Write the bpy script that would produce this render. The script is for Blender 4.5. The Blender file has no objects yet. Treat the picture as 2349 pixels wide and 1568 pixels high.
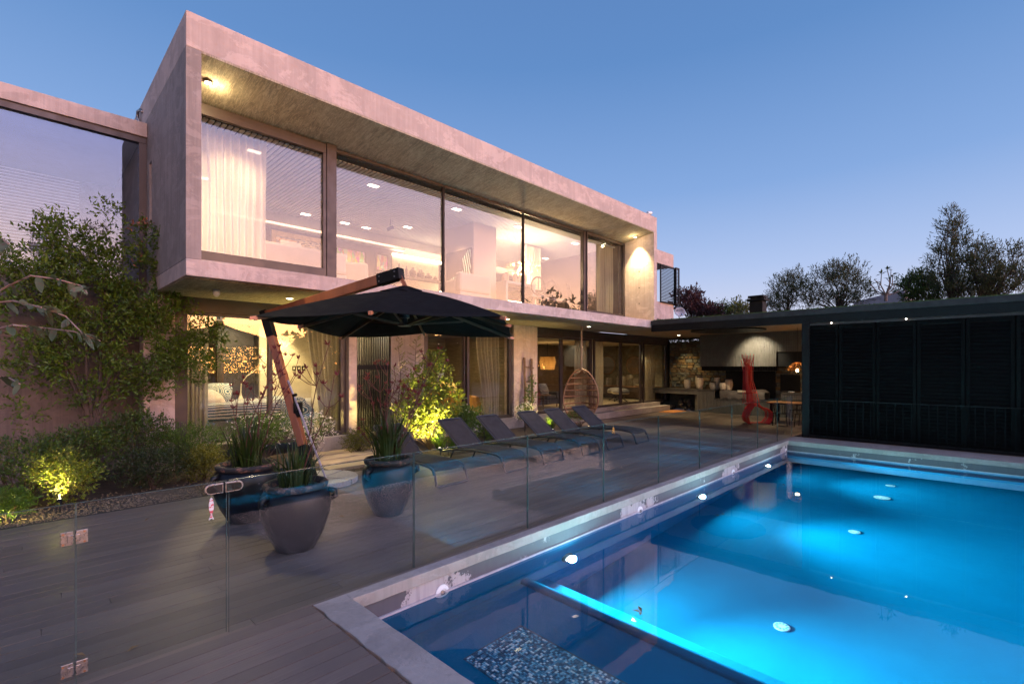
import bpy, math, random
from mathutils import Vector, Matrix
random.seed(11)
R = math.radians
sc = bpy.context.scene
col = sc.collection

# ------------------------------------------------------------------ camera
F, CX, HY, H = 1118.0, 1174.5, 840.0, 2.1          # photograph measured on a 2349 px wide copy
_a = math.atan2(2277 - CX, F)
A = (math.cos(_a), math.sin(_a)); B = (math.sin(_a), -math.cos(_a))
cam = bpy.data.cameras.new('camera'); camo = bpy.data.objects.new('camera', cam); col.objects.link(camo)
cam.sensor_width = 36; cam.lens = F / 2349 * 36; cam.shift_y = (HY - 784) / 2349
cam.clip_start = 0.05; cam.clip_end = 600
camo.location = (0, 0, H); camo.rotation_euler = (R(90), 0, math.atan2(B[0], A[0]) - R(90))
sc.camera = camo

# ------------------------------------------------------------------ dusk sky
SUN = Vector((0.32, -0.947, 0)).normalized()
world = bpy.data.worlds.new('World'); sc.world = world; world.use_nodes = True
wn = world.node_tree.nodes; wl = world.node_tree.links
bg = wn['Background']; bg.inputs[1].default_value = 1.0
tc = wn.new('ShaderNodeTexCoord')
sep = wn.new('ShaderNodeSeparateXYZ'); wl.new(tc.outputs['Generated'], sep.inputs[0])
def wmath(op, a, b=None, clamp=False):
    n = wn.new('ShaderNodeMath'); n.operation = op; n.use_clamp = clamp
    for i, v in enumerate((a, b)):
        if v is None: continue
        if isinstance(v, (int, float)): n.inputs[i].default_value = v
        else: wl.new(v, n.inputs[i])
    return n.outputs[0]
hz = wmath('SQRT', wmath('ADD', wmath('MULTIPLY', sep.outputs[0], sep.outputs[0]), wmath('ADD', wmath('MULTIPLY', sep.outputs[1], sep.outputs[1]), 1e-5)))
dotp = wmath('DIVIDE', wmath('ADD', wmath('MULTIPLY', sep.outputs[0], SUN.x), wmath('MULTIPLY', sep.outputs[1], SUN.y)), hz)
mr = wn.new('ShaderNodeMapRange'); mr.interpolation_type = 'SMOOTHSTEP'
mr.inputs[1].default_value = 0.42; mr.inputs[2].default_value = 0.95; wl.new(dotp, mr.inputs[0])
def ramp(stops):
    n = wn.new('ShaderNodeValToRGB'); el = n.color_ramp.elements
    while len(el) < len(stops): el.new(0.5)
    for e, (p, c) in zip(el, stops): e.position = p; e.color = (*c, 1)
    wl.new(sep.outputs[2], n.inputs[0]); return n.outputs[0]
east = ramp([(0.0, (0.52, 0.49, 0.56)), (0.07, (0.455, 0.48, 0.62)), (0.18, (0.295, 0.385, 0.61)), (0.32, (0.155, 0.272, 0.525)), (0.52, (0.076, 0.182, 0.41)), (1.0, (0.04, 0.09, 0.25))])
west = ramp([(0.0, (0.88, 0.39, 0.09)), (0.06, (1.0, 0.47, 0.16)), (0.13, (0.74, 0.39, 0.25)), (0.24, (0.46, 0.305, 0.33)), (0.38, (0.245, 0.22, 0.36)), (0.60, (0.11, 0.15, 0.27)), (1.0, (0.03, 0.06, 0.13))])
wsc = wn.new('ShaderNodeVectorMath'); wsc.operation = 'SCALE'; wl.new(west, wsc.inputs[0]); wsc.inputs['Scale'].default_value = 8.8
mixw = wn.new('ShaderNodeMix'); mixw.data_type = 'RGBA'; wl.new(mr.outputs[0], mixw.inputs[0]); wl.new(east, mixw.inputs[6]); wl.new(wsc.outputs[0], mixw.inputs[7])
nish = wn.new('ShaderNodeTexSky'); nish.sky_type = 'NISHITA'; nish.sun_disc = False
nish.sun_elevation = R(0.5); nish.sun_rotation = math.atan2(SUN.x, SUN.y)
nsc = wn.new('ShaderNodeVectorMath'); nsc.operation = 'SCALE'; wl.new(nish.outputs[0], nsc.inputs[0]); nsc.inputs['Scale'].default_value = 0.05
addw = wn.new('ShaderNodeVectorMath'); addw.operation = 'ADD'; wl.new(mixw.outputs[2], addw.inputs[0]); wl.new(nsc.outputs[0], addw.inputs[1])
wl.new(addw.outputs[0], bg.inputs[0])

vs = sc.view_settings
vs.view_transform = 'Standard'; vs.look = 'None'; vs.exposure = 0.45; vs.gamma = 1; vs.use_curve_mapping = False
cy = sc.cycles
cy.use_denoising = True; cy.max_bounces = 10; cy.diffuse_bounces = 3; cy.glossy_bounces = 5; cy.transmission_bounces = 8; cy.transparent_max_bounces = 24
cy.sample_clamp_indirect = 4.0; cy.caustics_reflective = False; cy.caustics_refractive = True
try: cy.use_light_tree = True
except Exception: pass

# ------------------------------------------------------------------ from a point of the picture to a point of the place
def ray(u, v):
    r = (u - CX) / F
    return (A[0] + r * A[1], B[0] + r * B[1], (HY - v) / F)
def PD(u, v, d):
    q = ray(u, v); return Vector((q[0]*d, q[1]*d, H + q[2]*d))
def PY(u, v, Y): return PD(u, v, Y / ray(u, v)[1])
def PX(u, v, X): return PD(u, v, X / ray(u, v)[0])
def G(u, v, z=0.0): return PD(u, v, (z - H) / ray(u, v)[2])
def DP(d, l, z): return Vector((A[0]*d + A[1]*l, B[0]*d + B[1]*l, z))

# ------------------------------------------------------------------ mesh builder
ROOT = {}
class MB:
    def __init__(s): s.v = []; s.f = []
    def add(s, vs_, fs):
        n = len(s.v); s.v += [Vector(p) for p in vs_]; s.f += [tuple(i + n for i in f) for f in fs]; return s
    def box(s, x0, x1, y0, y1, z0, z1):
        return s.add([(x0,y0,z0),(x1,y0,z0),(x1,y1,z0),(x0,y1,z0),(x0,y0,z1),(x1,y0,z1),(x1,y1,z1),(x0,y1,z1)],
                     [(0,3,2,1),(4,5,6,7),(0,1,5,4),(1,2,6,5),(2,3,7,6),(3,0,4,7)])
    def obox(s, c, sz, m=None):
        m = m or Matrix.Identity(3); c = Vector(c)
        vs_ = []
        for k in (-1, 1):
            for (i, j) in ((-1,-1),(1,-1),(1,1),(-1,1)):
                vs_.append(c + m @ Vector((i*sz[0]/2, j*sz[1]/2, k*sz[2]/2)))
        return s.add(vs_, [(0,3,2,1),(4,5,6,7),(0,1,5,4),(1,2,6,5),(2,3,7,6),(3,0,4,7)])
    def hexa(s, p): return s.add(p, [(0,3,2,1),(4,5,6,7),(0,1,5,4),(1,2,6,5),(2,3,7,6),(3,0,4,7)])
    def bar(s, p, q, w, h, up=(0,0,1)):
        p = Vector(p); q = Vector(q); d = (q - p).normalized(); up = Vector(up)
        x = d.cross(up)
        if x.length < 1e-4: x = d.cross(Vector((1,0,0)))
        x.normalize(); y = x.cross(d).normalized()
        vs_ = []
        for c in (p, q):
            for (i, j) in ((-1,-1),(1,-1),(1,1),(-1,1)): vs_.append(c + x*(i*w/2) + y*(j*h/2))
        return s.add(vs_, [(0,1,2,3),(4,7,6,5),(0,4,5,1),(1,5,6,2),(2,6,7,3),(3,7,4,0)])
    def tube(s, pts, r, n=6, closed=False):
        pts = [Vector(p) for p in pts]; m = len(pts)
        rr = r if isinstance(r, (list, tuple)) else [r]*m
        base = len(s.v); prev = None
        for i, p in enumerate(pts):
            if closed: t = pts[(i+1) % m] - pts[i-1]
            else: t = pts[min(i+1, m-1)] - pts[max(i-1, 0)]
            if t.length < 1e-9: t = Vector((0,0,1))
            t.normalize()
            if prev is None:
                x = t.cross(Vector((0,0,1)))
                if x.length < 1e-3: x = t.cross(Vector((1,0,0)))
            else:
                x = prev - t * prev.dot(t)
                if x.length < 1e-4: x = t.orthogonal()
            x.normalize(); prev = x; y = t.cross(x)
            for k in range(n):
                a = 2*math.pi*k/n
                s.v.append(p + (x*math.cos(a) + y*math.sin(a))*rr[i])
        for i in range(m if closed else m-1):
            j = (i+1) % m
            for k in range(n):
                k2 = (k+1) % n
                s.f.append((base+i*n+k, base+i*n+k2, base+j*n+k2, base+j*n+k))
        if not closed:
            s.f.append(tuple(base+k for k in range(n))[::-1]); s.f.append(tuple(base+(m-1)*n+k for k in range(n)))
        return s
    def lathe(s, prof, c=(0,0,0), n=24, sq=1.0, cap=True):
        base = len(s.v); c = Vector(c)
        for (r, z) in prof:
            for k in range(n):
                a = 2*math.pi*k/n; s.v.append(c + Vector((r*math.cos(a), r*math.sin(a)*sq, z)))
        for i in range(len(prof)-1):
            for k in range(n):
                k2 = (k+1) % n
                s.f.append((base+i*n+k, base+i*n+k2, base+(i+1)*n+k2, base+(i+1)*n+k))
        if cap:
            s.f.append(tuple(base+k for k in range(n))[::-1]); s.f.append(tuple(base+(len(prof)-1)*n+k for k in range(n)))
        return s
    def disc(s, c, r, axis, th=0.01, n=20):
        ax = Vector(axis).normalized(); c = Vector(c)
        return s.tube([c, c + ax*th], r, n)
    def grid(s, fn, nu, nv):
        base = len(s.v)
        for i in range(nu+1):
            for j in range(nv+1): s.v.append(Vector(fn(i/nu, j/nv)))
        for i in range(nu):
            for j in range(nv):
                a = base + i*(nv+1) + j; s.f.append((a, a+nv+1, a+nv+2, a+1))
        return s
    def leaf(s, p, d, nrm, L, W, fold=0.25):
        d = d.normalized(); x = d.cross(nrm)
        if x.length < 1e-3: x = d.orthogonal()
        x.normalize(); nn = x.cross(d)
        m = p + d*L*0.45
        b = len(s.v)
        s.v += [p, m + x*W*0.5 + nn*W*fold, p + d*L, m - x*W*0.5 + nn*W*fold]
        s.f += [(b, b+1, b+2), (b, b+2, b+3)]
    def blade(s, pts, w, side=None):
        base = len(s.v); m = len(pts)
        for i, p in enumerate(pts):
            t = (pts[min(i+1, m-1)] - pts[max(i-1, 0)])
            x = side if side is not None else t.cross(Vector((0,0,1)))
            if x.length < 1e-4: x = Vector((1,0,0))
            x = x.normalized(); ww = w * (1 - (i/(m-1))**2.2) * (0.7 + 0.3*min(1, i))
            s.v += [p - x*ww/2, p + x*ww/2]
        for i in range(m-1):
            a = base + 2*i; s.f.append((a, a+1, a+3, a+2))
    def build(s, name, m, parent=None, smooth=False, bevel=0, loc=None, solid=0):
        off = Vector((0,0,0))
        if parent is not None: off = ROOT[parent.name]
        elif loc is not None: off = Vector(loc)
        me = bpy.data.meshes.new(name)
        me.from_pydata([tuple(p - off) for p in s.v], [], s.f); me.update()
        if smooth:
            me.polygons.foreach_set('use_smooth', [True]*len(me.polygons))
        o = bpy.data.objects.new(name, me); col.objects.link(o)
        if m is not None: me.materials.append(m)
        if parent is not None: o.parent = parent; ROOT[o.name] = off
        else:
            if loc is not None: o.location = off
            ROOT[o.name] = off
        if solid:
            md = o.modifiers.new('solid', 'SOLIDIFY'); md.thickness = solid; md.offset = 0
        if bevel:
            md = o.modifiers.new('bevel', 'BEVEL'); md.width = bevel; md.segments = 2; md.limit_method = 'ANGLE'; md.angle_limit = R(40)
        return o
def tag(o, label, cat, group=None):
    o['label'] = label; o['category'] = cat
    if group: o['group'] = group
    return o
def kind(o, k): o['kind'] = k; return o
def thing(name, label, cat, loc=(0,0,0), group=None):
    o = bpy.data.objects.new(name, None); col.objects.link(o); o.location = loc; o.empty_display_size = 0.1
    ROOT[o.name] = Vector(loc)
    return tag(o, label, cat, group)
def inst(name, src, parent, loc=None, rot=None, scale=None, m=None):
    o = src.copy(); o.name = name; col.objects.link(o); o.parent = parent
    if loc is not None: o.location = loc
    if rot is not None: o.rotation_euler = rot
    if scale is not None: o.scale = scale
    ROOT[o.name] = ROOT.get(parent.name, Vector())
    return o
def dup(root, loc, rotz=0, label=None):
    r = root.copy(); col.objects.link(r); r.location = loc; r.rotation_euler = (0, 0, rotz)
    if label: r['label'] = label
    for ch in list(root.children):
        c = ch.copy(); col.objects.link(c); c.parent = r
        for g in list(ch.children):
            d = g.copy(); col.objects.link(d); d.parent = c
    return r
def mshare(name, mesh, mat_, parent, loc, rot=(0,0,0), scale=(1,1,1)):
    o = bpy.data.objects.new(name, mesh); col.objects.link(o); o.parent = parent
    o.location = Vector(loc) - (ROOT[parent.name] if parent else Vector()); o.rotation_euler = rot; o.scale = scale
    ROOT[o.name] = ROOT[parent.name] if parent else Vector()
    if mat_ is not None:
        o.material_slots[0].link = 'OBJECT'; o.material_slots[0].material = mat_
    return o
GAIN = {'cove_light': 3.2, 'spot_light': 1.35, 'recess_light': 7, 'recess_fill': 2.5, 'soffit_light': 2.8, 'bedroom_spot': 2.4, 'bedroom_light': 2.2, 'hall_light': 9, 'living_spot': 4.0, 'living_light': 3.4,
        'chandelier_light': 5, 'picture_light': 2, 'vase_light': 1.8, 'hood_light': 1.7, 'wing_light': 2, 'corner_spot': 3, 'spike_light': 6.0, 'spike_glow': 2.5, 'pendant_light': 1.5, 'counter_light': 2, 'woven_lamp_light': 2, 'pool_lamp': 2.6, 'pool_beam': 0.95}
def lamp(kind_, loc, energy, color, size=0.05, target=None, angle=60, blend=0.6, shape='DISK', sy=None, name='light'):
    l = bpy.data.lights.new(name, kind_); l.energy = energy * GAIN.get(name, 1); l.color = color
    if kind_ == 'AREA':
        l.shape = shape; l.size = size
        if sy: l.size_y = sy
    else: l.shadow_soft_size = size
    if kind_ == 'SPOT': l.spot_size = R(angle); l.spot_blend = blend
    o = bpy.data.objects.new(name, l); col.objects.link(o); o.location = loc
    if target is not None:
        o.rotation_euler = (Vector(loc) - Vector(target)).to_track_quat('Z', 'Y').to_euler()
    return o
# ------------------------------------------------------------------ materials
class N:
    def __init__(s, name):
        s.m = bpy.data.materials.new(name); s.m.use_nodes = True; s.t = s.m.node_tree
        s.n = s.t.nodes; s.b = s.n['Principled BSDF']; s.out = s.n['Material Output']; s._p = None
    def link(s, a, b): s.t.links.new(a, b)
    def pos(s):
        if s._p is None: s._p = s.n.new('ShaderNodeNewGeometry').outputs['Position']
        return s._p
    def map(s, scale=(1,1,1), src=None, rot=(0,0,0)):
        n = s.n.new('ShaderNodeMapping'); n.inputs['Scale'].default_value = scale; n.inputs['Rotation'].default_value = rot
        s.link(src if src is not None else s.pos(), n.inputs[0]); return n.outputs[0]
    def noise(s, scale, detail=4, rough=0.55, vec=None, dist=0):
        n = s.n.new('ShaderNodeTexNoise'); n.inputs['Scale'].default_value = scale; n.inputs['Detail'].default_value = detail
        n.inputs['Roughness'].default_value = rough; n.inputs['Distortion'].default_value = dist
        s.link(vec if vec is not None else s.pos(), n.inputs['Vector']); return n.outputs['Fac']
    def mr(s, v, a, b, c=0.0, d=1.0):
        n = s.n.new('ShaderNodeMapRange'); s.link(v, n.inputs[0])
        for i, x in enumerate((a, b, c, d)): n.inputs[i+1].default_value = x
        return n.outputs[0]
    def mix(s, f, a, b, mode='MIX'):
        n = s.n.new('ShaderNodeMix'); n.data_type = 'RGBA'; n.blend_type = mode
        if isinstance(f, (int, float)): n.inputs[0].default_value = f
        else: s.link(f, n.inputs[0])
        for i, x in ((6, a), (7, b)):
            if isinstance(x, tuple): n.inputs[i].default_value = (*x, 1)
            else: s.link(x, n.inputs[i])
        return n.outputs[2]
    def math(s, op, a, b):
        n = s.n.new('ShaderNodeMath'); n.operation = op
        for i, x in enumerate((a, b)):
            if isinstance(x, (int, float)): n.inputs[i].default_value = x
            else: s.link(x, n.inputs[i])
        return n.outputs[0]
    def rnd(s): return s.n.new('ShaderNodeObjectInfo').outputs['Random']
    def col(s, c):
        if isinstance(c, tuple): s.b.inputs['Base Color'].default_value = (*c, 1)
        else: s.link(c, s.b.inputs['Base Color'])
        return s
    def rough(s, r):
        if isinstance(r, (int, float)): s.b.inputs['Roughness'].default_value = r
        else: s.link(r, s.b.inputs['Roughness'])
        return s
    def bump(s, h, strength=0.3, dist=0.01):
        n = s.n.new('ShaderNodeBump'); n.inputs['Strength'].default_value = strength; n.inputs['Distance'].default_value = dist
        s.link(h, n.inputs['Height']); s.link(n.outputs[0], s.b.inputs['Normal']); return s
    def metal(s, v=1.0): s.b.inputs['Metallic'].default_value = v; return s

def simple(name, c, rough=0.6, metal=0, var=0.25, scale=6, bump=0.0, bscale=60, stretch=(1,1,1), spec=None, rvar=0.1):
    k = N(name); vec = k.map(stretch)
    f = k.noise(scale, 5, 0.6, vec)
    k.col(k.mix(k.mr(f, 0.3, 0.7), tuple(x*(1-var) for x in c), tuple(min(1, x*(1+var)) for x in c)))
    k.rough(k.mr(k.noise(scale*2.3, 3, 0.5, vec), 0.3, 0.7, max(0.02, rough-rvar), min(1, rough+rvar)))
    if metal: k.metal(metal)
    if bump: k.bump(k.noise(bscale, 4, 0.6, vec), bump, 0.01)
    if spec is not None: k.b.inputs['Specular IOR Level'].default_value = spec
    return k.m

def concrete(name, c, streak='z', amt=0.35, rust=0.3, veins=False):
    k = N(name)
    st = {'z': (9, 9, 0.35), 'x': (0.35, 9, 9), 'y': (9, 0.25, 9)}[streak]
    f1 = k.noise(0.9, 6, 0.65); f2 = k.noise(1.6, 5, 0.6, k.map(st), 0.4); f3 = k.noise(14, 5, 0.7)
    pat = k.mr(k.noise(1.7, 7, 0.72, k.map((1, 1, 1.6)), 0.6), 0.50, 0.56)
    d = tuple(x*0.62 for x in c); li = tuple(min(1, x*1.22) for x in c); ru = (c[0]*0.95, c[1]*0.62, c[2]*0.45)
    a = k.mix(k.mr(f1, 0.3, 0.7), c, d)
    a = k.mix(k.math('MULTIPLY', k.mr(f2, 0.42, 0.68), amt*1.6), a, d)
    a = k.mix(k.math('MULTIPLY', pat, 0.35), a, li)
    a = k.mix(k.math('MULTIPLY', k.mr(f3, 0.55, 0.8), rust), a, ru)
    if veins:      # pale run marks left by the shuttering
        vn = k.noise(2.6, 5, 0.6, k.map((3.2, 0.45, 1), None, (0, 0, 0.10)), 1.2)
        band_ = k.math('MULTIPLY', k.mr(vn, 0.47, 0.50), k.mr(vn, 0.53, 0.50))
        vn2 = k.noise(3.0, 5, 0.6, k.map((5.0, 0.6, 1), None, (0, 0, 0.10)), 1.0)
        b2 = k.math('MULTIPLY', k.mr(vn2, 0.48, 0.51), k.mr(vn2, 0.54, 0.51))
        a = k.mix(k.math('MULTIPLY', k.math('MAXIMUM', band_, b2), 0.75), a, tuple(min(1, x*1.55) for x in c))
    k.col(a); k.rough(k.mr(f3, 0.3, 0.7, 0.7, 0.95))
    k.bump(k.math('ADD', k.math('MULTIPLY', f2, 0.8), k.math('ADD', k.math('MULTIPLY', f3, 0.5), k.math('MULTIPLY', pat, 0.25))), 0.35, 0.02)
    return k.m

def foliage(name, c1, c2, tip=None, trans=0.35, rough=0.5):
    k = N(name)
    f = k.noise(9, 2, 0.5); g = k.noise(1.8, 2, 0.5)
    a = k.mix(k.mr(f, 0.35, 0.65), c1, c2)
    a = k.mix(k.math('MULTIPLY', k.mr(g, 0.4, 0.7), 0.6), a, tuple(x*0.5 for x in c1))
    if tip: a = k.mix(k.mr(k.noise(23, 1), 0.60, 0.70), a, tip)
    k.col(a).rough(rough)
    tr = k.n.new('ShaderNodeBsdfTranslucent'); k.link(a, tr.inputs[0])
    mx = k.n.new('ShaderNodeMixShader'); mx.inputs[0].default_value = trans
    k.link(k.b.outputs[0], mx.inputs[1]); k.link(tr.outputs[0], mx.inputs[2]); k.link(mx.outputs[0], k.out.inputs[0])
    return k.m

def glassm(name, ior=1.5, tint=(1,1,1), gain=1.0, wav=0.0, refl=(1,1,1)):
    k = N(name); k.n.remove(k.b)
    t = k.n.new('ShaderNodeBsdfTransparent'); t.inputs[0].default_value = (*tint, 1)
    g = k.n.new('ShaderNodeBsdfGlossy'); g.inputs['Roughness'].default_value = 0.0; g.inputs[0].default_value = (*refl, 1)
    lw_ = k.n.new('ShaderNodeLayerWeight'); lw_.inputs[0].default_value = 0.5     # 'Facing' = 1 - |cos|
    f0 = ((ior-1)/(ior+1))**2; f0 = 2*f0/(1+f0)                                  # both faces of the pane
    p5 = k.math('POWER', lw_.outputs['Facing'], 4.2)
    fres = k.math('ADD', k.math('MULTIPLY', p5, 1-f0), f0)
    mx = k.n.new('ShaderNodeMixShader'); k.link(k.math('MINIMUM', k.math('MULTIPLY', fres, gain), 1.0), mx.inputs[0])
    if wav:
        b = k.n.new('ShaderNodeBump'); b.inputs['Strength'].default_value = wav; b.inputs['Distance'].default_value = 0.02
        k.link(k.noise(0.5, 1, 0.4), b.inputs['Height']); k.link(b.outputs[0], g.inputs['Normal']); 
    k.link(t.outputs[0], mx.inputs[1]); k.link(g.outputs[0], mx.inputs[2]); k.link(mx.outputs[0], k.out.inputs[0])
    return k.m

def emis(name, c, s):
    k = N(name); k.n.remove(k.b); e = k.n.new('ShaderNodeEmission'); e.inputs[0].default_value = (*c, 1); e.inputs[1].default_value = s
    k.link(e.outputs[0], k.out.inputs[0]); return k.m

def cloth(name, c, trans=0.4, clear=0.0, var=0.12, scale=30):
    k = N(name); a = k.mix(k.mr(k.noise(scale, 4), 0.35, 0.65), tuple(x*(1-var) for x in c), c)
    k.col(a).rough(0.9)
    tr = k.n.new('ShaderNodeBsdfTranslucent'); k.link(a, tr.inputs[0])
    mx = k.n.new('ShaderNodeMixShader'); mx.inputs[0].default_value = trans
    k.link(k.b.outputs[0], mx.inputs[1]); k.link(tr.outputs[0], mx.inputs[2]); o = mx.outputs[0]
    if clear:
        tp = k.n.new('ShaderNodeBsdfTransparent'); m2 = k.n.new('ShaderNodeMixShader'); m2.inputs[0].default_value = clear
        k.link(o, m2.inputs[1]); k.link(tp.outputs[0], m2.inputs[2]); o = m2.outputs[0]
    k.link(o, k.out.inputs[0]); return k.m

CON = concrete('concrete', (0.56, 0.425, 0.37), 'z', 0.35, 0.45)
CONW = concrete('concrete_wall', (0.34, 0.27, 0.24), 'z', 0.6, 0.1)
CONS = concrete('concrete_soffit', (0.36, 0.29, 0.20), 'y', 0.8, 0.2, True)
CONG = concrete('garden_wall_concrete', (0.17, 0.125, 0.105), 'z', 0.7, 0.1)  # base darkened both for stained concrete and for the plants' shade
CONC = concrete('concrete_coping', (0.33, 0.278, 0.25), 'z', 0.25, 0.12)
ALU = simple('bronze_aluminium', (0.055, 0.040, 0.038), 0.45, 0.3, 0.15, 3, 0.05, 90)
BLK = simple('black_steel', (0.0045, 0.0042, 0.0045), 0.55, 0, 0.2, 4, spec=0.2)
BLKW = simple('black_louvre_paint', (0.0016, 0.0015, 0.0016), 0.7, 0, 0.35, 5, 0.08, 40, spec=0.08)
GLU = glassm('coated_glass', 1.37, (0.95, 0.95, 0.94), 0.95)
GLD = glassm('window_glass', 1.62, (0.94, 0.95, 0.93), 1.0, 0.03)
GLF = glassm('fence_glass', 1.45, (0.90, 0.93, 0.92), 0.33)
STEEL = simple('brushed_steel', (0.26, 0.235, 0.225), 0.32, 0.9, 0.25, 30, 0.2, 150)
WOODM = simple('oiled_hardwood', (0.26, 0.085, 0.035), 0.45, 0, 0.3, 3, 0.15, 40, (1, 1, 0.15))
WOODT = simple('warm_timber', (0.20, 0.095, 0.038), 0.55, 0, 0.3, 5, 0.15, 60, (1, 0.2, 1))
WOODD = simple('shaded_hardwood', (0.060, 0.024, 0.012), 0.5, 0, 0.3, 3, 0.1, 40)  # darker copy of the mast timber, shade under the canopy in its colour
RATT = simple('rattan', (0.21, 0.095, 0.04), 0.5, 0, 0.35, 20, 0.2, 200)
FAB = simple('black_canvas', (0.0075, 0.0072, 0.0075), 0.95, 0, 0.15, 3, 0.1, 300, spec=0.1)
SLING = simple('charcoal_mesh', (0.027, 0.0215, 0.019), 0.85, 0, 0.15, 3, 0.25, 500)
FRAMEC = simple('charcoal_frame', (0.028, 0.027, 0.031), 0.4, 0, 0.15, 5)
BARK = simple('bark', (0.055, 0.036, 0.026), 0.9, 0, 0.4, 10, 0.6, 60, (1, 1, 0.3))
SOIL = simple('soil', (0.055, 0.036, 0.022), 0.95, 0, 0.4, 8, 0.7, 60)
WHITE = simple('white_paint', (0.72, 0.70, 0.66), 0.6, 0, 0.05, 4)
DRAINW = simple('drain_white', (0.40, 0.45, 0.45), 0.5)
PLAST = simple('white_plastic', (0.75, 0.73, 0.72), 0.35, 0, 0.05, 4)
TAUPE = simple('taupe_plaster', (0.12, 0.085, 0.085), 0.85, 0, 0.1, 1.5)
CREAM = simple('cream_plaster', (0.52, 0.44, 0.30), 0.85, 0, 0.05, 1.5)
OLIVE = simple('grasscloth_wall', (0.17, 0.135, 0.085), 0.9, 0, 0.35, 7, 0.2, 60, (0.3, 0.3, 6))
DARKW = simple('dark_walnut', (0.055, 0.03, 0.018), 0.5, 0, 0.3, 5, 0.1, 60)
FLOORM = simple('interior_floor', (0.30, 0.24, 0.17), 0.45, 0, 0.2, 3)
LINEN = cloth('sheer_linen', (0.80, 0.74, 0.66), 0.45, 0.12)
LINEN2 = cloth('beige_linen', (0.46, 0.40, 0.31), 0.35, 0.08)
SOFA = simple('cream_upholstery', (0.46, 0.38, 0.31), 0.9, 0, 0.08, 5, 0.1, 80)
MUST = simple('mustard_linen', (0.52, 0.27, 0.025), 0.9, 0, 0.18, 5, 0.5, 25)
GREYF = simple('grey_fabric', (0.085, 0.083, 0.088), 0.9, 0, 0.25, 8, 0.2, 150)
RED = simple('red_cane', (0.50, 0.012, 0.010), 0.4, 0, 0.25, 12)
REDD = simple('dark_red_flower', (0.11, 0.006, 0.008), 0.7, 0, 0.35, 20)
ROPE = simple('jute_rope', (0.36, 0.25, 0.15), 0.95, 0, 0.3, 30, 0.6, 120)
W_WARM = (1.0, 0.70, 0.38); W_YEL = (1.0, 0.74, 0.25)
LED = emis('warm_led', (1.0, 0.80, 0.50), 14.0)
SPOTL = emis('spot_lens', (1.0, 0.88, 0.66), 14.0)
BULB = emis('bulb', (1.0, 0.62, 0.25), 40.0)
POOLL = emis('pool_lens', (0.75, 0.97, 1.0), 16.0)

# water
k = N('water'); k.col((1, 1, 1)).rough(0.0)
k.b.inputs['Transmission Weight'].default_value = 1.0; k.b.inputs['IOR'].default_value = 1.33
k.bump(k.math('ADD', k.noise(1.1, 2, 0.5), k.math('MULTIPLY', k.noise(5, 2, 0.5), 0.06)), 0.10, 0.02)
WATER = k.m
# pool paint
k = N('pool_paint'); f = k.noise(0.9, 7, 0.68); g = k.noise(26, 5, 0.7)
k.col(k.mix(k.mr(f, 0.3, 0.7), (0.0010, 0.095, 0.190), (0.0016, 0.118, 0.228))).rough(0.9); k.b.inputs['Specular IOR Level'].default_value = 0.0; k.bump(g, 0.22, 0.01); POOLP = k.m
# weathered band above the water line
k = N('pool_band'); f = k.noise(2.2, 6, 0.7, k.map((1, 1, 0.8))); st = k.noise(3, 5, 0.6, k.map((6, 6, 0.4)))
sx_ = k.n.new('ShaderNodeSeparateXYZ'); k.link(k.pos(), sx_.inputs[0])
pp_ = k.math('PINGPONG', k.math('SUBTRACT', sx_.outputs[0], 3.02), 2.03)          # peeled paint gathers about the jets
near = k.math('MULTIPLY', k.mr(pp_, 0.15, 0.60, 0.20, 0.0), k.math('GREATER_THAN', sx_.outputs[1], 4.1495))
pe = k.mr(k.math('ADD', f, near), 0.615, 0.64)
a = k.mix(pe, (0.095, 0.080, 0.090), (0.42, 0.365, 0.36)); a = k.mix(k.math('MULTIPLY', k.mr(st, 0.45, 0.7), 0.35), a, (0.07, 0.06, 0.075))
k.col(a).rough(0.8); k.bump(pe, 0.6, 0.01); BAND = k.m
# deck boards
k = N('deck_board'); gr = k.noise(2.2, 6, 0.7, k.map((0.55, 60, 60))); f = k.noise(0.7, 4); r = k.rnd()
a = k.mix(k.mr(gr, 0.3, 0.7), (0.115, 0.081, 0.066), (0.205, 0.152, 0.130)); a = k.mix(k.mr(r, 0, 1, 0, 0.75), a, (0.088, 0.064, 0.055))
a = k.mix(k.math('MULTIPLY', k.mr(f, 0.45, 0.7), 0.35), a, (0.052, 0.043, 0.040)); k.col(a).rough(k.mr(f, 0.3, 0.7, 0.38, 0.6)); k.bump(gr, 0.35, 0.004); DECK = k.m
# stones
def stone(name, c):
    k = N(name); f = k.noise(7, 6, 0.65); r = k.rnd()
    a = k.mix(k.mr(f, 0.3, 0.7), tuple(x*0.6 for x in c), c); a = k.mix(k.mr(r, 0.0, 1.0, 0.0, 0.6), a, tuple(x*0.55 for x in c))
    k.col(a).rough(0.85); k.bump(f, 0.8, 0.03); return k.m
STONES = [stone('stone_ochre', (0.33, 0.20, 0.085)), stone('stone_grey', (0.22, 0.21, 0.17)), stone('stone_olive', (0.24, 0.20, 0.12)), stone('stone_brown', (0.20, 0.125, 0.07))]
MORTAR = simple('mortar', (0.10, 0.085, 0.06), 0.95, 0, 0.3, 12, 0.5, 80)
RIB = simple('ribbed_grey_panel', (0.115, 0.105, 0.09), 0.55, 0, 0.15, 3)
PAVER = simple('timber_sleeper', (0.36, 0.27, 0.17), 0.8, 0, 0.3, 4, 0.4, 60, (0.3, 1, 1))
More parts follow.
